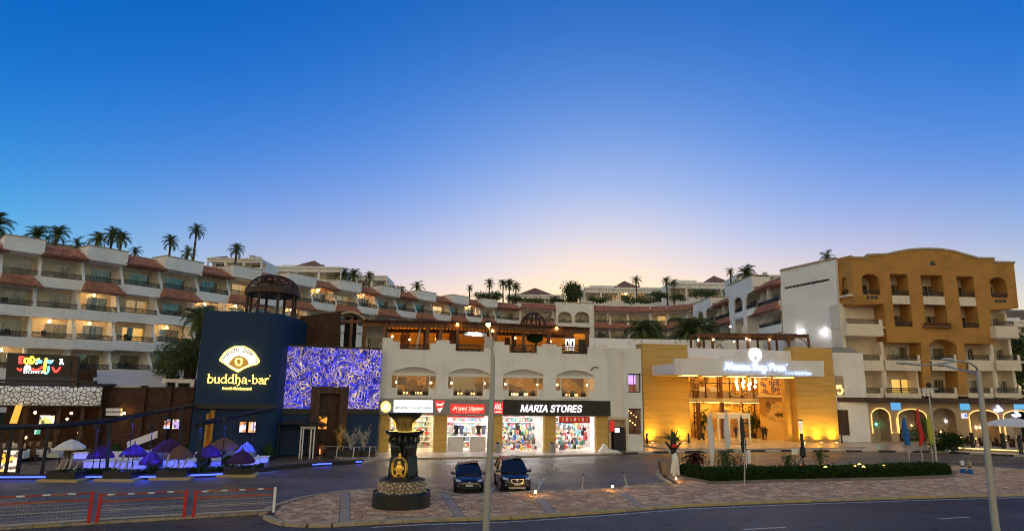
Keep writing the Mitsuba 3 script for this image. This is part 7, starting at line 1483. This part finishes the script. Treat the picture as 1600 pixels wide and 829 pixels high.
for x, y, l in [(836, 774, 'small glowing bollard light at the front corner of the estate car'), (957, 765.5, 'small glowing bollard light alone on the island paving'), (1056.5, 752, 'small glowing bollard light on the rounded kerb of the planting bed')]:
    a = gp(x, y, .14); k = thing('bollard_light', l, 'lamp'); f = fat(a[0], a[1]); put('body', MB(f).cyl(0, 0, .13, .30, .07, sides=10), 'm_steel', k); put('glow_lens', MB(f).cyl(0, 0, .305, .43, .06, sides=8), 'm_emit', k, emit=(105, 50, 6)); put('cap', MB(f).lathe(0, 0, [(.10, .44), (.09, .48), (.01, .50)], 10), 'm_iron', k)
for x, y, l in [(1107, 733, 'ground spot behind the hedge below the white flags'), (1171, 731.5, 'ground spot glowing behind the hedge at the white post light'), (1290, 731, 'ground spot behind the hedge right of the black standard'), (1336, 730, 'left one of the cluster of ground spots behind the hedge'), (1343, 727, 'middle one of the cluster of ground spots behind the hedge'), (1349, 730.5, 'right one of the cluster of ground spots behind the hedge'), (1381, 729, 'single ground spot behind the hedge left of the flags')]:
    a = gp(x, y, .75); k = thing('ground_spot', l, 'lamp', 'ground spots behind the hedge'); f = fat(a[0], a[1]); put('stake', MB(f).cyl(0, 0, .18, .72, .03, sides=5), 'm_iron', k); put('head', MB(f).ball((0, 0, .8), .13, 1, (1, 1, .9)), 'm_emit', k, emit=(14, 8.2, 1.3) if x > 1330 else (7, 4, .7))
# two small painted figures of posts at the end of the hedge
for x, y, l, c in [(1505.5, 738.5, 'small guard post with a pale cap at the end of the hedge', 'm_plainwhite'), (1516.5, 739.5, 'small guard post with a yellow cap at the end of the hedge', 'm_kerb_yellow')]:
    a = gp(x, y, .14); k = thing('guard_post', l, 'post'); f = fat(a[0], a[1]); put('foot', MB(f).lathe(0, 0, [(.20, .13), (.19, .40), (.10, .48)], 10), 'm_flagblue', k); put('body', MB(f).lathe(0, 0, [(.10, .48), (.12, .75), (.17, .85), (.16, 1.02), (.02, 1.1)], 10), c, k, smooth=40); put('collar', MB(f).lathe(0, 0, [(.135, .62), (.15, .66), (.13, .70)], 10), 'm_dark', k)
mat('m_flagblue', pr((.03, .13, .38), .85, .2)); mat('m_flaggreen', pr(lambda p, n, uv: mikit.mix((.08, .28, .07), (.42, .42, .06), mikit.smoothstep(1.6, 2.6, p.z + .3 * mikit.noise(p.x * 4, p.z * 4, 1))), .85, .2))
# black posts and the big grey umbrella on the right terrace
for x, y, y1, l in [(1496, 702, 679, 'first'), (1521, 703.5, 676, 'second'), (1569.5, 706, 677, 'third'), (1596, 708, 680, 'fourth')]:
    a = gp(x, y, .15); b = at(x - 1, y1, a[1]); k = thing('terrace_post', f'square black post at the kerb of the right terrace, {l} from the left', 'post', 'black posts of the right terrace'); put('post', MB().box(a[0] - .14, a[0] + .14, a[1] - .14, a[1] + .14, .15, b[2]), 'm_black', k); put('cap', MB().box(a[0] - .17, a[0] + .17, a[1] - .17, a[1] + .17, b[2] + .002, b[2] + .06), 'm_iron', k)
k = parasol(1583, 652, 2.9, 'm_cloth', 'big pale grey umbrella on the right terrace under the glowing bulbs', 4.0, None, .7, 'm_steel')
# ---------------------------------------------------------------- red and white barrier
bx = [(-14, 771, 826), (94, 766, 816), (151, 767, 813), (288, 766.5, 806.5), (303, 765, 806), (428, 760, 797)]
seg = [((-40, 775.5, 828), (138, 771.5, 816)), ((151.5, 771.5, 815), (287, 767.5, 807)), ((302, 767.5, 806.5), (427, 762, 799.5))]
for i, ((x0, t0, b0_), (x1, t1, b1_)) in enumerate(seg):
    k = thing('barrier', f'red and white barrier with a wire mesh panel, {["leftmost", "middle", "rightmost"][i]} of three along the road', 'barrier', 'red and white road barriers'); A, B = gp(x0, b0_, .1), gp(x1, b1_, .1); f = Frame(A, B - A); L = np.linalg.norm((B - A)[:2]); h = at(x1, t1, B[1])[2]; h0 = at(x0, t0, A[1])[2]; h = (h + h0) / 2
    for u in (0, L): put('post', MB(f).box(u - .06, u + .06, -.06, .06, .1, h + .06), 'm_red' if not (i == 2 and u > 0) else 'm_plainwhite', k)
    n = 13
    for j in range(n): put('rail_piece', MB(f).tube([[L * j / n, 0, h], [L * (j + 1) / n, 0, h]], .036, 7), ['m_barred', 'm_plainwhite', 'm_barred'][j % 3], k)
    put('lower_rail', MB(f).box(.06, L - .06, -.025, .025, h - .30, h - .24), 'm_barred', k); put('bottom_rail', MB(f).box(.06, L - .06, -.025, .025, .2, .26), 'm_steel', k); put('middle_rail', MB(f).box(.06, L - .06, -.012, .012, (h + .2) / 2 - .15, (h + .2) / 2 - .12), 'm_steel', k)
    m = MB(f)
    for u in np.arange(.15, L - .1, .11): m.box(u - .004, u + .004, -.004, .004, .26, h - .30)
    for z in np.arange(.35, h - .32, .14): m.box(.06, L - .06, -.005, .005, z - .005, z + .005)
    put('wire_mesh', m, 'm_steel', k, kind='stuff', label='fine grey wire mesh of the barrier')
    for u in (L * .3, L * .75): put('foot', MB(f).box(u - .04, u + .04, -.35, .35, .1, .14), 'm_steel', k)
mat('m_barred', pr(speck((.50, .06, .03), .3, 2, (.48, .20, .06)), .6))
# ---------------------------------------------------------------- island hedge, planting, sculptures
hp = [(p[0], p[1]) for p in [gp(x, y) for x, y in [(1072, 748), (1115, 756), (1200, 753), (1300, 751), (1400, 748.5), (1487, 745)]]]
for i in range(5):
    a, b = np.array(hp[i]), np.array(hp[i + 1]); mb = MB(); w = 2.0 if i else 1.4; leafbox(mb, [a + [.02, 0], b - [.02, 0], b + [-.02, w], a + [.02, w]], .12, .80 + .04 * math.sin(i * 2), 7000, .085)
    put('hedge', mb, 'm_hedge', label=f'clipped green hedge of the island, {["left end section below the tall sculpture", "section below the white flags", "section before the right tower", "section below the cluster of glowing spots", "right end section near the flags"][i]}', cat='hedge')
# hidden kerb under them is part of the paving


def palm(px, py, Y, trunk, r, label, nf=22, grp=None, base=None, seed=0, droop=1.0, m='m_leaf', tr=.22, up_=.9, stiff=False, fan=False, cat='palm tree'):
    """py: photo row of the crown's centre."""
    c = at(px, py, Y); R = np.random.default_rng(seed + abs(int(px))); k = thing('palm_tree' if cat == 'palm tree' else 'palm_shrub', label, cat, grp); zb = c[2] - trunk if base is None else base; h = c[2] - zb; lean = R.uniform(-.03, .03) * h; t_ = MB()
    z = np.linspace(0, 1, max(4, int(h / .5) + 2)); t_.tube([[c[0] - lean * (1 - q) ** 1.5, Y, zb + h * q] for q in z], [tr * (1.2 - .45 * q) * (1 + .08 * (i % 2)) for i, q in enumerate(z)], 7)
    if h > 2: t_.ball(c + np.array([0, 0, -.15]), tr * 1.6, 1, (1, 1, 1.5))
    put('trunk', t_, 'm_trunk', k); V, F_ = [], []; n = 0
    for i in range(nf):
        a = i * 2.39996 + R.uniform(-.2, .2); e = up_ - (i / nf) * (up_ + .55 * droop) + R.uniform(-.12, .12); L = r * R.uniform(.85, 1.1); d = np.array([math.cos(a), math.sin(a), 0.0]); q = c.copy(); pts_ = [q]; el = e * 1.35; S = 7
        for s_ in range(S): q = q + (d * math.cos(el) + np.array([0, 0, math.sin(el)])) * L / S; el -= (.24 + .05 * s_) * droop * (.35 if stiff else 1); pts_.append(q)
        pts_ = np.array(pts_); side = np.array([-d[1], d[0], 0])
        for s_ in range(1, S + 1):
            nL = 4 if not fan else 3
            for b_ in range(nL):
                fr = s_ - 1 + (b_ + .5) / nL; p0 = pts_[int(fr)] * (1 - fr % 1) + pts_[min(S, int(fr) + 1)] * (fr % 1); tn = pts_[s_] - pts_[s_ - 1]; tn /= np.linalg.norm(tn) + 1e-9; ll = L * .34 * math.sin(math.pi * min(1, .18 + .8 * fr / S)) + .05 * L
                for sd in (-1, 1):
                    dr_v = side * sd * .75 + tn * .75 + np.array([0, 0, -.25 - .25 * R.random()]); dr_v /= np.linalg.norm(dr_v); p1 = p0 + dr_v * ll * R.uniform(.8, 1.1); wv = tn * .045 * L * (.42 if not fan else 1.4)
                    V += [p0 - wv, p0 + wv, p1]; F_.append([n, n + 1, n + 2]); n += 3
        wv = np.array([0, 0, .02 * r]); 
        for s_ in range(S): V += [pts_[s_] - wv - side * .012 * r, pts_[s_] - wv + side * .012 * r, pts_[s_ + 1]]; F_.append([n, n + 1, n + 2]); n += 3
    put('crown', MB().raw(V, F_), m, k); return k


hil = 'palms on the hill above the hotel'
for x, y, Y, tk, r, l, nf in [(-8, 352, 75, 4, 2.5, 'palm tree cut by the left edge above the hotel roof', 26), (57, 369, 82, 3, 2.0, 'low bushy palm tree behind the first tiled roof, left of a pair', 26), (90, 366, 82, 3.2, 1.9, 'bushy palm tree behind the first tiled roof, right of a pair', 26), (121, 383, 82, 2, 1.6, 'small spread palm showing only a few fronds over the roof', 12), (154, 375, 84, 3, 1.7, 'left palm of a close group of three over the hotel roof', 24), (176, 367, 84, 4, 1.6, 'tallest palm, middle of a close group of three over the hotel roof', 24), (190, 373, 84, 3.5, 1.6, 'right palm of a close group of three over the hotel roof', 24), (211, 395, 84, 2, 1.3, 'small low palm right of the group of three', 14), (267, 378, 92, 5, 1.6, 'slim palm over the roof, left of the tallest one', 22), (293, 396, 92, 3, 1.5, 'low palm at the foot of the tallest palm', 16), (307, 362, 92, 6, 1.6, 'tallest slim palm on the left, above the tiled roofs', 22), (370, 390, 100, 5, 1.7, 'palm tree above the roof left of the brown dome', 22),
                        (536, 429, 130, 3, 2.2, 'low broad palm below the small hillside villa', 26), (552, 430, 131, 3, 2.2, 'second low broad palm below the small hillside villa', 26), (577, 432, 132, 4, 1.6, 'palm beside the right end of the small hillside villa', 20), (652, 449, 135, 3, 2.1, 'palm head peeping over the roofs left of the centre', 16), (734, 450, 150, 4.5, 1.2, 'slim small palm left of the round bushes on the hill', 18), (765, 443, 160, 6, 1.9, 'left palm of a row of four on the hill near the sunset', 20), (786, 443, 162, 6, 1.9, 'second palm of a row of four on the hill near the sunset', 22), (796, 444, 166, 6, 2.1, 'third, densest palm of a row of four on the hill', 26), (806, 449, 160, 5, 1.9, 'rightmost palm of a row of four on the hill', 22),
                        (994, 438, 165, 6, 1.9, 'palm in front of the long villa near the sunset', 20), (1041, 438, 160, 7, 1.7, 'tall slim palm between the two villas on the hill', 20), (1053, 441, 165, 6, 1.5, 'shorter palm just right of the tall one between the villas', 18), (1141, 425, 140, 5, 1.5, 'slim palm standing before the right hand villa', 18), (1167, 428, 135, 5, 2.9, 'large full palm above the arched wing on the right', 30), (1292, 402, 92, 3, 1.6, 'palm peeping over the corner of the ochre hotel roof', 14)]:
    palm(x, y, Y, tk, r * 1.08, l, nf, hil, seed=3, up_=1.25, droop=.8, tr=.17)
for x, y, Y, r, l, nf, b in [(313, 497, 64, 2.6, 'drooping palm beside the upper left edge of the blue box', 30, 2), (296, 548, 62, 2.6, 'dark palm beside the left edge of the blue box, below the drooping one', 30, 1), (1004, 518, 104, 4.0, 'broad palm in the hotel garden, left of the two', 34, 13.5), (1082, 520, 100, 5.2, 'largest broad palm in the hotel garden, beside the timber pergola', 38, 13.5), (1108, 516, 104, 3.0, 'smaller palm behind the largest garden palm', 26, 13.5), (1025, 516, 118, 3.0, 'small palm behind the left garden palm', 24, 14)]:
    palm(x, y, Y, 3, r, l, nf, 'palms of the hotel garden' if x > 900 else None, base=b, seed=5, up_=1.1, tr=.3, droop=.9)
for x, y, yb, r, l, m, st in [(1085, 716, 736, 1.15, 'brownish fan leaved palm shrub at the left end of the island bed', 'm_redleaf', False), (1132, 714, 735, 1.15, 'green cycad like palm on a stout trunk between the white flags', 'm_leaf', False), (1231, 717, 733, .75, 'small green palm left of the black lantern standard', 'm_leaf', False), (1281, 712, 732, .75, 'small palm lit from below right of the black lantern standard', 'm_leaf', True)]:
    g = gp(x, yb, .2); palm(x, y, g[1], 1, r, l, 22, None, base=.2, seed=9, tr=.13 if x != 1132 else .2, m=m, stiff=st, up_=1.1, cat='palm shrub', fan=(x == 1085))


def bush(px, py, Y, rx, rz, n, label, cat='shrub', m='m_leaf', s=.16, trunk=None, name='shrub'):
    c = at(px, py, Y); R = np.random.default_rng(int(px * 3 + py)); cl = R.normal(0, 1, (9, 3)); cl = cl / np.linalg.norm(cl, axis=1, keepdims=True) * [[rx * .6, rx * .6, rz * .6]]; cl[:, 2] += R.uniform(-.1, .2) * rz
    ix = R.integers(0, 9, n); C = cl[ix] + R.normal(0, 1, (n, 3)) * [[rx * .26, rx * .26, rz * .24]] + c; A = R.normal(0, 1, (n, 3)); A /= np.linalg.norm(A, axis=1, keepdims=True); B = np.cross(A, R.normal(0, 1, (n, 3))); B /= np.linalg.norm(B, axis=1, keepdims=True); A *= s * R.uniform(.6, 1.3, (n, 1)); B *= s * .55
    mb = MB().raw(np.stack([C - A, C + B, C + A, C - B], 1).reshape(-1, 3), np.arange(4 * n).reshape(n, 4))
    if trunk is None: return put(name, mb, m, label=label, cat=cat)
    k = thing(name, label, cat); put('crown', mb, m, k); t_ = MB()
    for q in cl[:5]: t_.tube([[c[0], c[1], c[2] - trunk], [c[0] + q[0] * .3, c[1] + q[1] * .3, c[2] - trunk * .4], c + q * .9], [.22, .14, .05], 5)
    put('trunk', t_, 'm_trunk', k); return k


bush(895, 458, 155, 2.7, 2.9, 2600, 'round leafy tree dark against the sunset left of the long villa', 'tree', s=.30, trunk=3.2, name='leafy_tree')
for x, y, Y, rx, rz, n, l in [(755, 462, 150, 2.6, 1.3, 900, 'round bush under the small palm on the hill'), (772, 463, 152, 2.4, 1.2, 800, 'round bush at the foot of the row of four palms'), (832, 470, 165, 4, 1.0, 700, 'low bushes in front of the small gabled villa'), (933, 469, 160, 2.8, .9, 700, 'bushes below the left part of the long villa'), (984, 468, 158, 2.2, 1.3, 600, 'dark bush below the middle of the long villa'), (1010, 470, 156, 3, .8, 600, 'low bushes below the right part of the long villa'), (1060, 466, 150, 2.2, .9, 600, 'bush below the terrace between the villas'), (1100, 459, 146, 4, 1.0, 900, 'long dark bush below the right hand villa'), (1190, 440, 130, 3, 1.0, 700, 'bushes left of the blank end wall on the hill'),
                        (800, 466, 158, 2.5, .9, 600, 'bushes on the slope between the row of palms and the gabled villa'), (870, 467, 160, 2.6, .9, 600, 'bushes on the slope left of the round tree'), (1030, 462, 158, 2.4, 1.1, 600, 'bushes between the two villas on the hill'), (620, 452, 138, 2.2, .9, 500, 'bushes on the slope right of the small stepped villa'), (960, 537, 101, 2.8, .9, 900, 'green bushes along the garden terrace, left'), (985, 538, 100, 2.4, .8, 700, 'green bushes along the garden terrace near the left tower'), (1040, 536, 100, 2.6, 1.0, 800, 'green bushes along the garden terrace behind the left tower'), (1122, 536, 98.6, 1.8, 1.2, 800, 'dark round bush under the timber pergola on the garden terrace'), (281, 568, 60, 2.0, 2.2, 2200, 'dense dark shrub between the palms and the white pavilion'), (262, 575, 61, 1.3, 1.7, 1200, 'dark shrub beside the grey sloping roof'), (1180, 738, 56.5, .5, .35, 300, 'low shrub behind the hedge at the white post light'), (1208, 735, 57, .8, .35, 400, 'low reddish shrub behind the hedge left of the small green palm'), (1300, 737, 56, .7, .35, 400, 'low shrub behind the hedge left of the glowing cluster'), (1437, 674, 70, 1.0, 1.4, 900, 'leafy shrub behind the red flag before the arcade'), (1110, 726, 58, .5, .5, 300, 'low shrub at the foot of the left white flag'), (1152, 722, 57, .6, .9, 350, 'reddish thin shrub right of the stout palm')]:
    bush(x, y, Y, rx, rz, n, l, s=.22 if Y > 90 else .12 if Y > 59 else .07, m='m_redleaf' if 'reddish' in l else 'm_leaf')
bush(1474, 688, 71, 1.9, 1.2, 2200, 'big dark rounded shrub in front of the half hidden car', s=.13, m='m_hedge')
bush(1592, 575, 98, 4.5, 5.0, 3500, 'dark tree filling the gap right of the ochre hotel', 'tree', s=.35, trunk=7, name='leafy_tree'); bush(1600, 640, 92, 3.0, 3.0, 1500, 'dark shrub at the right edge beside the arcade', s=.25)
for i, (x, y) in enumerate([(1512, 694), (1536, 696), (1556, 697), (1584, 699), (1600, 692)]):
    a = gp(x, y, .15); f = fat(a[0], a[1] + 1.2); o_ = ['first', 'second', 'third', 'fourth', 'last'][i]; k = thing('cafe_table', f'dark round cafe table on the right terrace, {o_} counted from the left', 'table'); put('table_top', MB(f).cyl(0, 0, .86, .90, .45, sides=14), 'm_darkwood', k); put('leg', MB(f).cyl(0, 0, .15, .86, .05, sides=6), 'm_iron', k); put('candle', MB(f).cyl(.1, 0, .902, 1.0, .04, sides=6), 'm_emit', k, emit=(9, 5, 1))
    for s_, w_ in ((-1, 'left'), (1, 'right')):
        c_ = thing('cafe_chair', f'dark chair at the {w_} of the {o_} cafe table on the right terrace', 'chair'); u = s_ * .8; put('seat', MB(f).box(u - .22, u + .22, -.22, .22, .58, .64), 'm_darkwood', c_); put('backrest', MB(f).box(u + s_ * .18, u + s_ * .22, -.22, .22, .64, 1.12), 'm_darkwood', c_); put('legs', MB(f).box(u - .2, u - .16, -.2, .2, .15, .58).box(u + .16, u + .2, -.2, .2, .15, .58), 'm_darkwood', c_)
# sculpture with a spiky crown and white legs, wooden planter
a = gp(1054, 742, .2); Y = a[1]; k = thing('sculpture', 'white legged sculpture with a dark spiky crown and a red face', 'sculpture'); o = lambda x, y: at(x, y, Y)
put('legs', mikit.ply(merged([(o(1052.5, 706), o(1055, 718), .16, .24), (o(1055, 718), o(1054, 742), .24, .15), (o(1054, 714), o(1049, 738), .16, .09), (o(1056, 716), o(1060.5, 740), .16, .10)], .05), 'm_plainwhite', smooth=60), 'm_plainwhite', k)
put('torso', mikit.ply(merged([(o(1052, 707), o(1052, 697), .17, .26), (o(1048, 700), o(1041, 691), .10, .07), (o(1056, 700), o(1063, 692), .09, .05), (o(1052, 694), o(1052, 690), .2, .22)], .05), 'm_black', smooth=60), 'm_black', k); put('face', MB().ball(o(1052.5, 695.5) + np.array([0, -.22, 0]), .17, 1, (1.2, .5, .9)), 'm_red', k)
m = MB(); c = o(1052, 688)
for i in range(46): t = rng.uniform(0, 6.28); e = rng.uniform(.15, 1.5); L = rng.uniform(.5, .95); d = np.array([math.cos(t) * math.cos(e), math.sin(t) * math.cos(e), math.sin(e)]); m.tube([c, c + d * L * .6, c + d * L], [.05, .035, .004], 4)
put('spiky_crown', m, 'm_leaf', k)
a = gp(1043, 740, .1); f = fat(a[0], a[1], .1); k = thing('wooden_planter', 'flared brown wooden planter box on the rounded kerb of the bed', 'planter')
for i in range(6): u = -.46 + i * .155; put('board', MB(f).prism([(u, .1), (u + .145, .1), (u * 1.25 + .16, .98), (u * 1.25, .98)], -.3, -.26), 'm_tan', k)
put('box', MB(f).prism([(-.45, .1), (.45, .1), (.56, .96), (-.56, .96)], -.255, .4), 'm_wood', k)
# timber pergola on the garden terrace behind the canopy
PT = thing('garden_pergola', 'timber pergola with small white lamps on the garden terrace behind the entrance canopy', 'pergola'); fP = frame2(1090, 88, 1270, 88, 530); uA, zA_ = fP.uz(1090, 523); uB, zB_ = fP.uz(1263, 524.5); zt_ = (zA_ + zB_) / 2; zd = fP.uz(1180, 549)[1] - 1
for n_ in (0, -4): put('beam', MB(fP).box(uA, uB, n_ - .12, n_ + .12, zt_ - .25, zt_ + .1), 'm_wood', PT)
for i in range(34): u = uA + (uB - uA) * (i + .5) / 34; put('rafter', MB(fP).box(u - .07, u + .07, -4.6, .6, zt_ + .102, zt_ + .28), 'm_wood', PT)
for x in (1092, 1113, 1168, 1201, 1232, 1263): u = fP.uz(x, 530)[0]; put('post', MB(fP).box(u - .16, u + .16, -.1, .1, zd, zt_ - .25), 'm_wood', PT); put('post', MB(fP).box(u - .14, u + .14, -4.1, -3.9, zd, zt_ - .25), 'm_wood', PT)
for x in (1233, 1262): 
    u = fP.uz(x, 530)[0]; put('brace', MB(fP).tube([[u - .1, 0, zt_ - 1.3], [u - .5, 0, zt_ - .6], [u - 1.2, 0, zt_ - .3]], .09, 5), 'm_wood', PT)
put('deck', MB(fP).box(uA - 1, uB + 3, -9, .8, zd - .4, zd), 'm_cream', PT)
for x, y in [(1091, 531), (1115, 530), (1147, 533.5), (1166, 529), (1172, 530.5), (1203, 530)]: u, z = fP.uz(x, y, .2); lamp(PT, fP.w(np.array([u, .2, z])), (1, .72, .36), 26, .12, 'lamp', .4)
# building volumes behind the canopy so that the garden pergola stands on something
put('podium', MB(FT).box(lu0 - 6, lu1 + 4, -30, -9.3, .2, zd - .45), 'm_white', label='white podium of the hotel behind the lobby, carrying the garden terrace', cat='building')
# ---------------------------------------------------------------- villas on the hill
def villa(x0, x1, yt, yb, Y, label, peak=None, n=3, lit=()):
    f = frame2(x0, Y, x1, Y, (yt + yb) / 2); V = Block(thing('villa', label, 'house')); V.on(f); u0, zb = f.uz(x0, yb); u1, _ = f.uz(x1, yb); zt = f.uz((x0 + x1) / 2, yt)[1]; H_ = zt - zb; W = u1 - u0; w = V.white
    w.box(u0, u1, -9, -2.2, zb - 6, zt - .1); w.box(u0 - .3, u1 + .3, -2.2, .2, zb - 5, zb + .18 * H_); w.box(u0, u1, -2.19, -.1, zt - .28 * H_, zt - .05)
    for i in range(n + 1): u = u0 + W * i / n; put('pillar', MB(f).box(max(u0, u - .22), min(u1, u + .22), -.45, -.12, zb + .18 * H_, zt - .28 * H_), 'm_white', V.key)
    for i in range(n):
        a, b = u0 + W * i / n, u0 + W * (i + 1) / n; V.cream.box(a + .05, b - .05, -2.18, -2.1, zb + .18 * H_, zt - .28 * H_)
        put('window', MB(f).box(a + .25 * (b - a), a + .7 * (b - a), -2.09, -2.03, zb + .18 * H_, zb + .58 * H_), 'm_darkglass', V.key); w.prism(arch_poly(a + .2, b - .2, zt - .34 * H_, zt - .30 * H_, zt - .14 * H_, 9), -.098, .0); w.box(a, b, -.4, .25, zt - .12 * H_, zt)
        if i in lit: lamp(V.key, f.w(np.array([(a + b) / 2, -1.2, zt - .34 * H_])), (1, .6, .2), 40, .2, 'lamp', .3)
    w.box(u0 + W * .08, u0 + W * .42, -8, -1.5, zt - .05, zt + .16 * H_); w.box(u0 + W * .6, u0 + W * .95, -8, -2, zt - .05, zt + .1 * H_)
    for i in range(3): t = rng.uniform(.05, .9); put('roof_tank', MB(f).box(u0 + W * t, u0 + W * t + .9, -5, -4, zt, zt + rng.uniform(.8, 1.5)), 'm_lightgrey', V.key)
    if peak:
        px, py, hw = peak; c, zp = f.uz(px, py, -4); a, _ = f.uz(px - hw * .8, yt, -4); b, _ = f.uz(px + hw * .8, yt, -4)
        m = MB(f); zt += .2; m.raw([[a, -1, zt], [b, -1, zt], [b, -8, zt], [a, -8, zt], [c, -4.5, zp]], [[0, 1, 4], [1, 2, 4], [2, 3, 4], [3, 0, 4]]); m.box(a, b, -8, -1, zt - .15, zt - .02); put('hip_roof', m, 'm_oldtile', V.key)
    V.done()


villa(426, 532, 416, 440, 128, 'white villa with a low red hipped roof on the hill right of the brown dome', (490, 406, 30), 3)
villa(533, 604, 430, 450, 140, 'small white villa stepping down right of the red hipped villa', None, 3)
villa(322, 408, 403, 420, 118, 'low white villa with dark tiled eaves behind the tiled roofs of the left wing', (352, 399, 22), 3)
villa(792, 882, 460, 478, 182, 'small white gabled villa on the hill left of the round tree', (836, 449, 34), 3)
villa(913, 1046, 449, 474, 176, 'long white villa with a lit terrace in front of the sunset', (976, 438, 26), 5, (2,))
villa(1046, 1156, 441, 469, 166, 'white villa with a hipped roof behind the arched wing', (1116, 430, 28), 4)
villa(1152, 1228, 429, 452, 150, 'white villa partly hidden by the large palm on the right', None, 3)
villa(1570, 1660, 500, 530, 130, 'white house with a dark tiled eave far right behind the ochre hotel', None, 2)

# ---------------------------------------------------------------- people
def person(x, y, z0, hgt, label, top, legs, hair=(.02, .015, .01), face=0., pose='stand', name='person'):
    a = gp(x, y, z0); R = random.Random(int(x)); s = hgt / 1.75; f = fat(a[0], a[1], face); k = thing(name, label, 'person')
    P_ = lambda u, n, z: (u * s, n * s, z * s)
    st = .10 if pose == 'stand' else .28
    B = [(P_(0, 0, .98), P_(0, 0, 1.18), .15, .14), (P_(0, 0, 1.18), P_(0, 0, 1.38), .14, .16), (P_(-.15, 0, 1.40), P_(.15, 0, 1.40), .075, .075), (P_(0, 0, 1.42), P_(0, -.01, 1.54), .06, .055), (P_(0, -.02, 1.60), P_(0, -.015, 1.67), .085, .095), (P_(0, -.10, 1.61), P_(0, -.115, 1.60), .022, .018)]
    for sd, fw_ in ((-1, -st), (1, st * .6)):
        B += [(P_(sd * .09, 0, .95), P_(sd * .10, fw_ * .45, .50), .095, .065), (P_(sd * .10, fw_ * .45, .50), P_(sd * .10, fw_ * .8, .09), .062, .045), (P_(sd * .10, fw_ * .8, .06), P_(sd * .11, fw_ * .8 - .16, .04), .045, .035)]
        B += [(P_(sd * .20, 0, 1.40), P_(sd * .25, .03, 1.13), .058, .045), (P_(sd * .25, .03, 1.13), P_(sd * .23, -.08 - .05 * (pose != 'stand'), .90), .042, .032), (P_(sd * .23, -.08, .90), P_(sd * .225, -.10, .80), .034, .02)]
    t = merged(B, .05, 4); v = np.array(t.vertices) / s; col = np.tile([.30, .17, .11], (len(v), 1)); col[v[:, 2] < 1.48] = top; arm = (np.abs(v[:, 0]) > .19) & (v[:, 2] < .93); col[(v[:, 2] < 1.0) & ~arm] = legs; col[arm] = (.30, .17, .11); col[v[:, 2] < .10] = (.02, .02, .02); col[(v[:, 2] > 1.66) | ((v[:, 2] > 1.56) & (v[:, 1] > .02))] = hair
    key = num('body', k); scene[key] = mikit.ply((f.w(np.array(t.vertices) + [0, 0, z0]), t.faces), 'm_vc', smooth=True, color=col)


dk_ = (.02, .02, .024)
person(1192.5, 686, .3, 1.75, 'person in a long black outfit standing left of the terrace entrance to the lobby', dk_, dk_, face=.3); person(1196.8, 686.2, .3, 1.68, 'person in black standing close to the right of the other black clad person', dk_, (.03, .03, .04), face=-.4)
person(1223, 684.5, .3, 1.78, 'person in a pale shirt and dark cap standing right of the lobby table', (.30, .22, .12), (.04, .035, .03), face=.2); person(1092, 683, .3, 1.76, 'person in dark clothes standing inside the entrance near the left tower', (.03, .03, .035), (.05, .05, .06), face=.5); person(1150, 684.8, .3, 1.72, 'person in dark clothes behind the glass doors', (.03, .03, .03), (.04, .04, .045), face=.1)
a = gp(1214, 686, .3); f = fat(a[0], a[1]); k = thing('hotel_trolley', 'dark hotel trolley with lit luggage beside the black clad people', 'trolley'); put('deck', MB(f).box(-.5, .5, -.25, .25, .48, .56), 'm_black', k); put('rail', MB(f).tube([[-.5, 0, .56], [-.5, 0, 1.25], [0, 0, 1.4], [.5, 0, 1.25], [.5, 0, .56]], .03, 5), 'm_gold', k)
for u in (-.4, .4): put('wheel', MB(f).tube([[u, -.05, .39], [u, .05, .39]], .09, 8).box(u - .02, u + .02, -.02, .02, .4, .5), 'm_rubber', k)
p_ = put('suitcase', MB(f).box(-.35, .1, -.2, .2, .562, .95), 'm_cloth', label='pale suitcase on the dark hotel trolley', cat='suitcase')
a = gp(1232, 687, .3); f = fat(a[0], a[1]); put('lobby_lectern', MB(f).prism([(-.35, .3), (.35, .3), (.42, 1.55), (-.42, 1.55)], 0, .5), 'm_darkwood', label='dark wooden lectern at the inner yellow pier of the right tower', cat='lectern')
a = gp(1096, 686.5, .3); f = fat(a[0], a[1]); k = thing('pushchair', 'dark pushchair standing beside the person near the left tower', 'pushchair'); put('seat', MB(f).prism([(-.3, .65), (.25, .6), (.35, 1.05), (-.2, 1.25)], -.22, .22), 'm_black', k); put('frame', MB(f).tube([[-.3, 0, .4], [.2, 0, .7], [.5, 0, 1.3]], .025, 5).tube([[.3, 0, .4], [-.1, 0, .9]], .025, 5), 'm_iron', k)
for u in (-.3, .3): put('wheel', MB(f).tube([[u, -.2, .42], [u, .2, .42]], .11, 10), 'm_rubber', k)
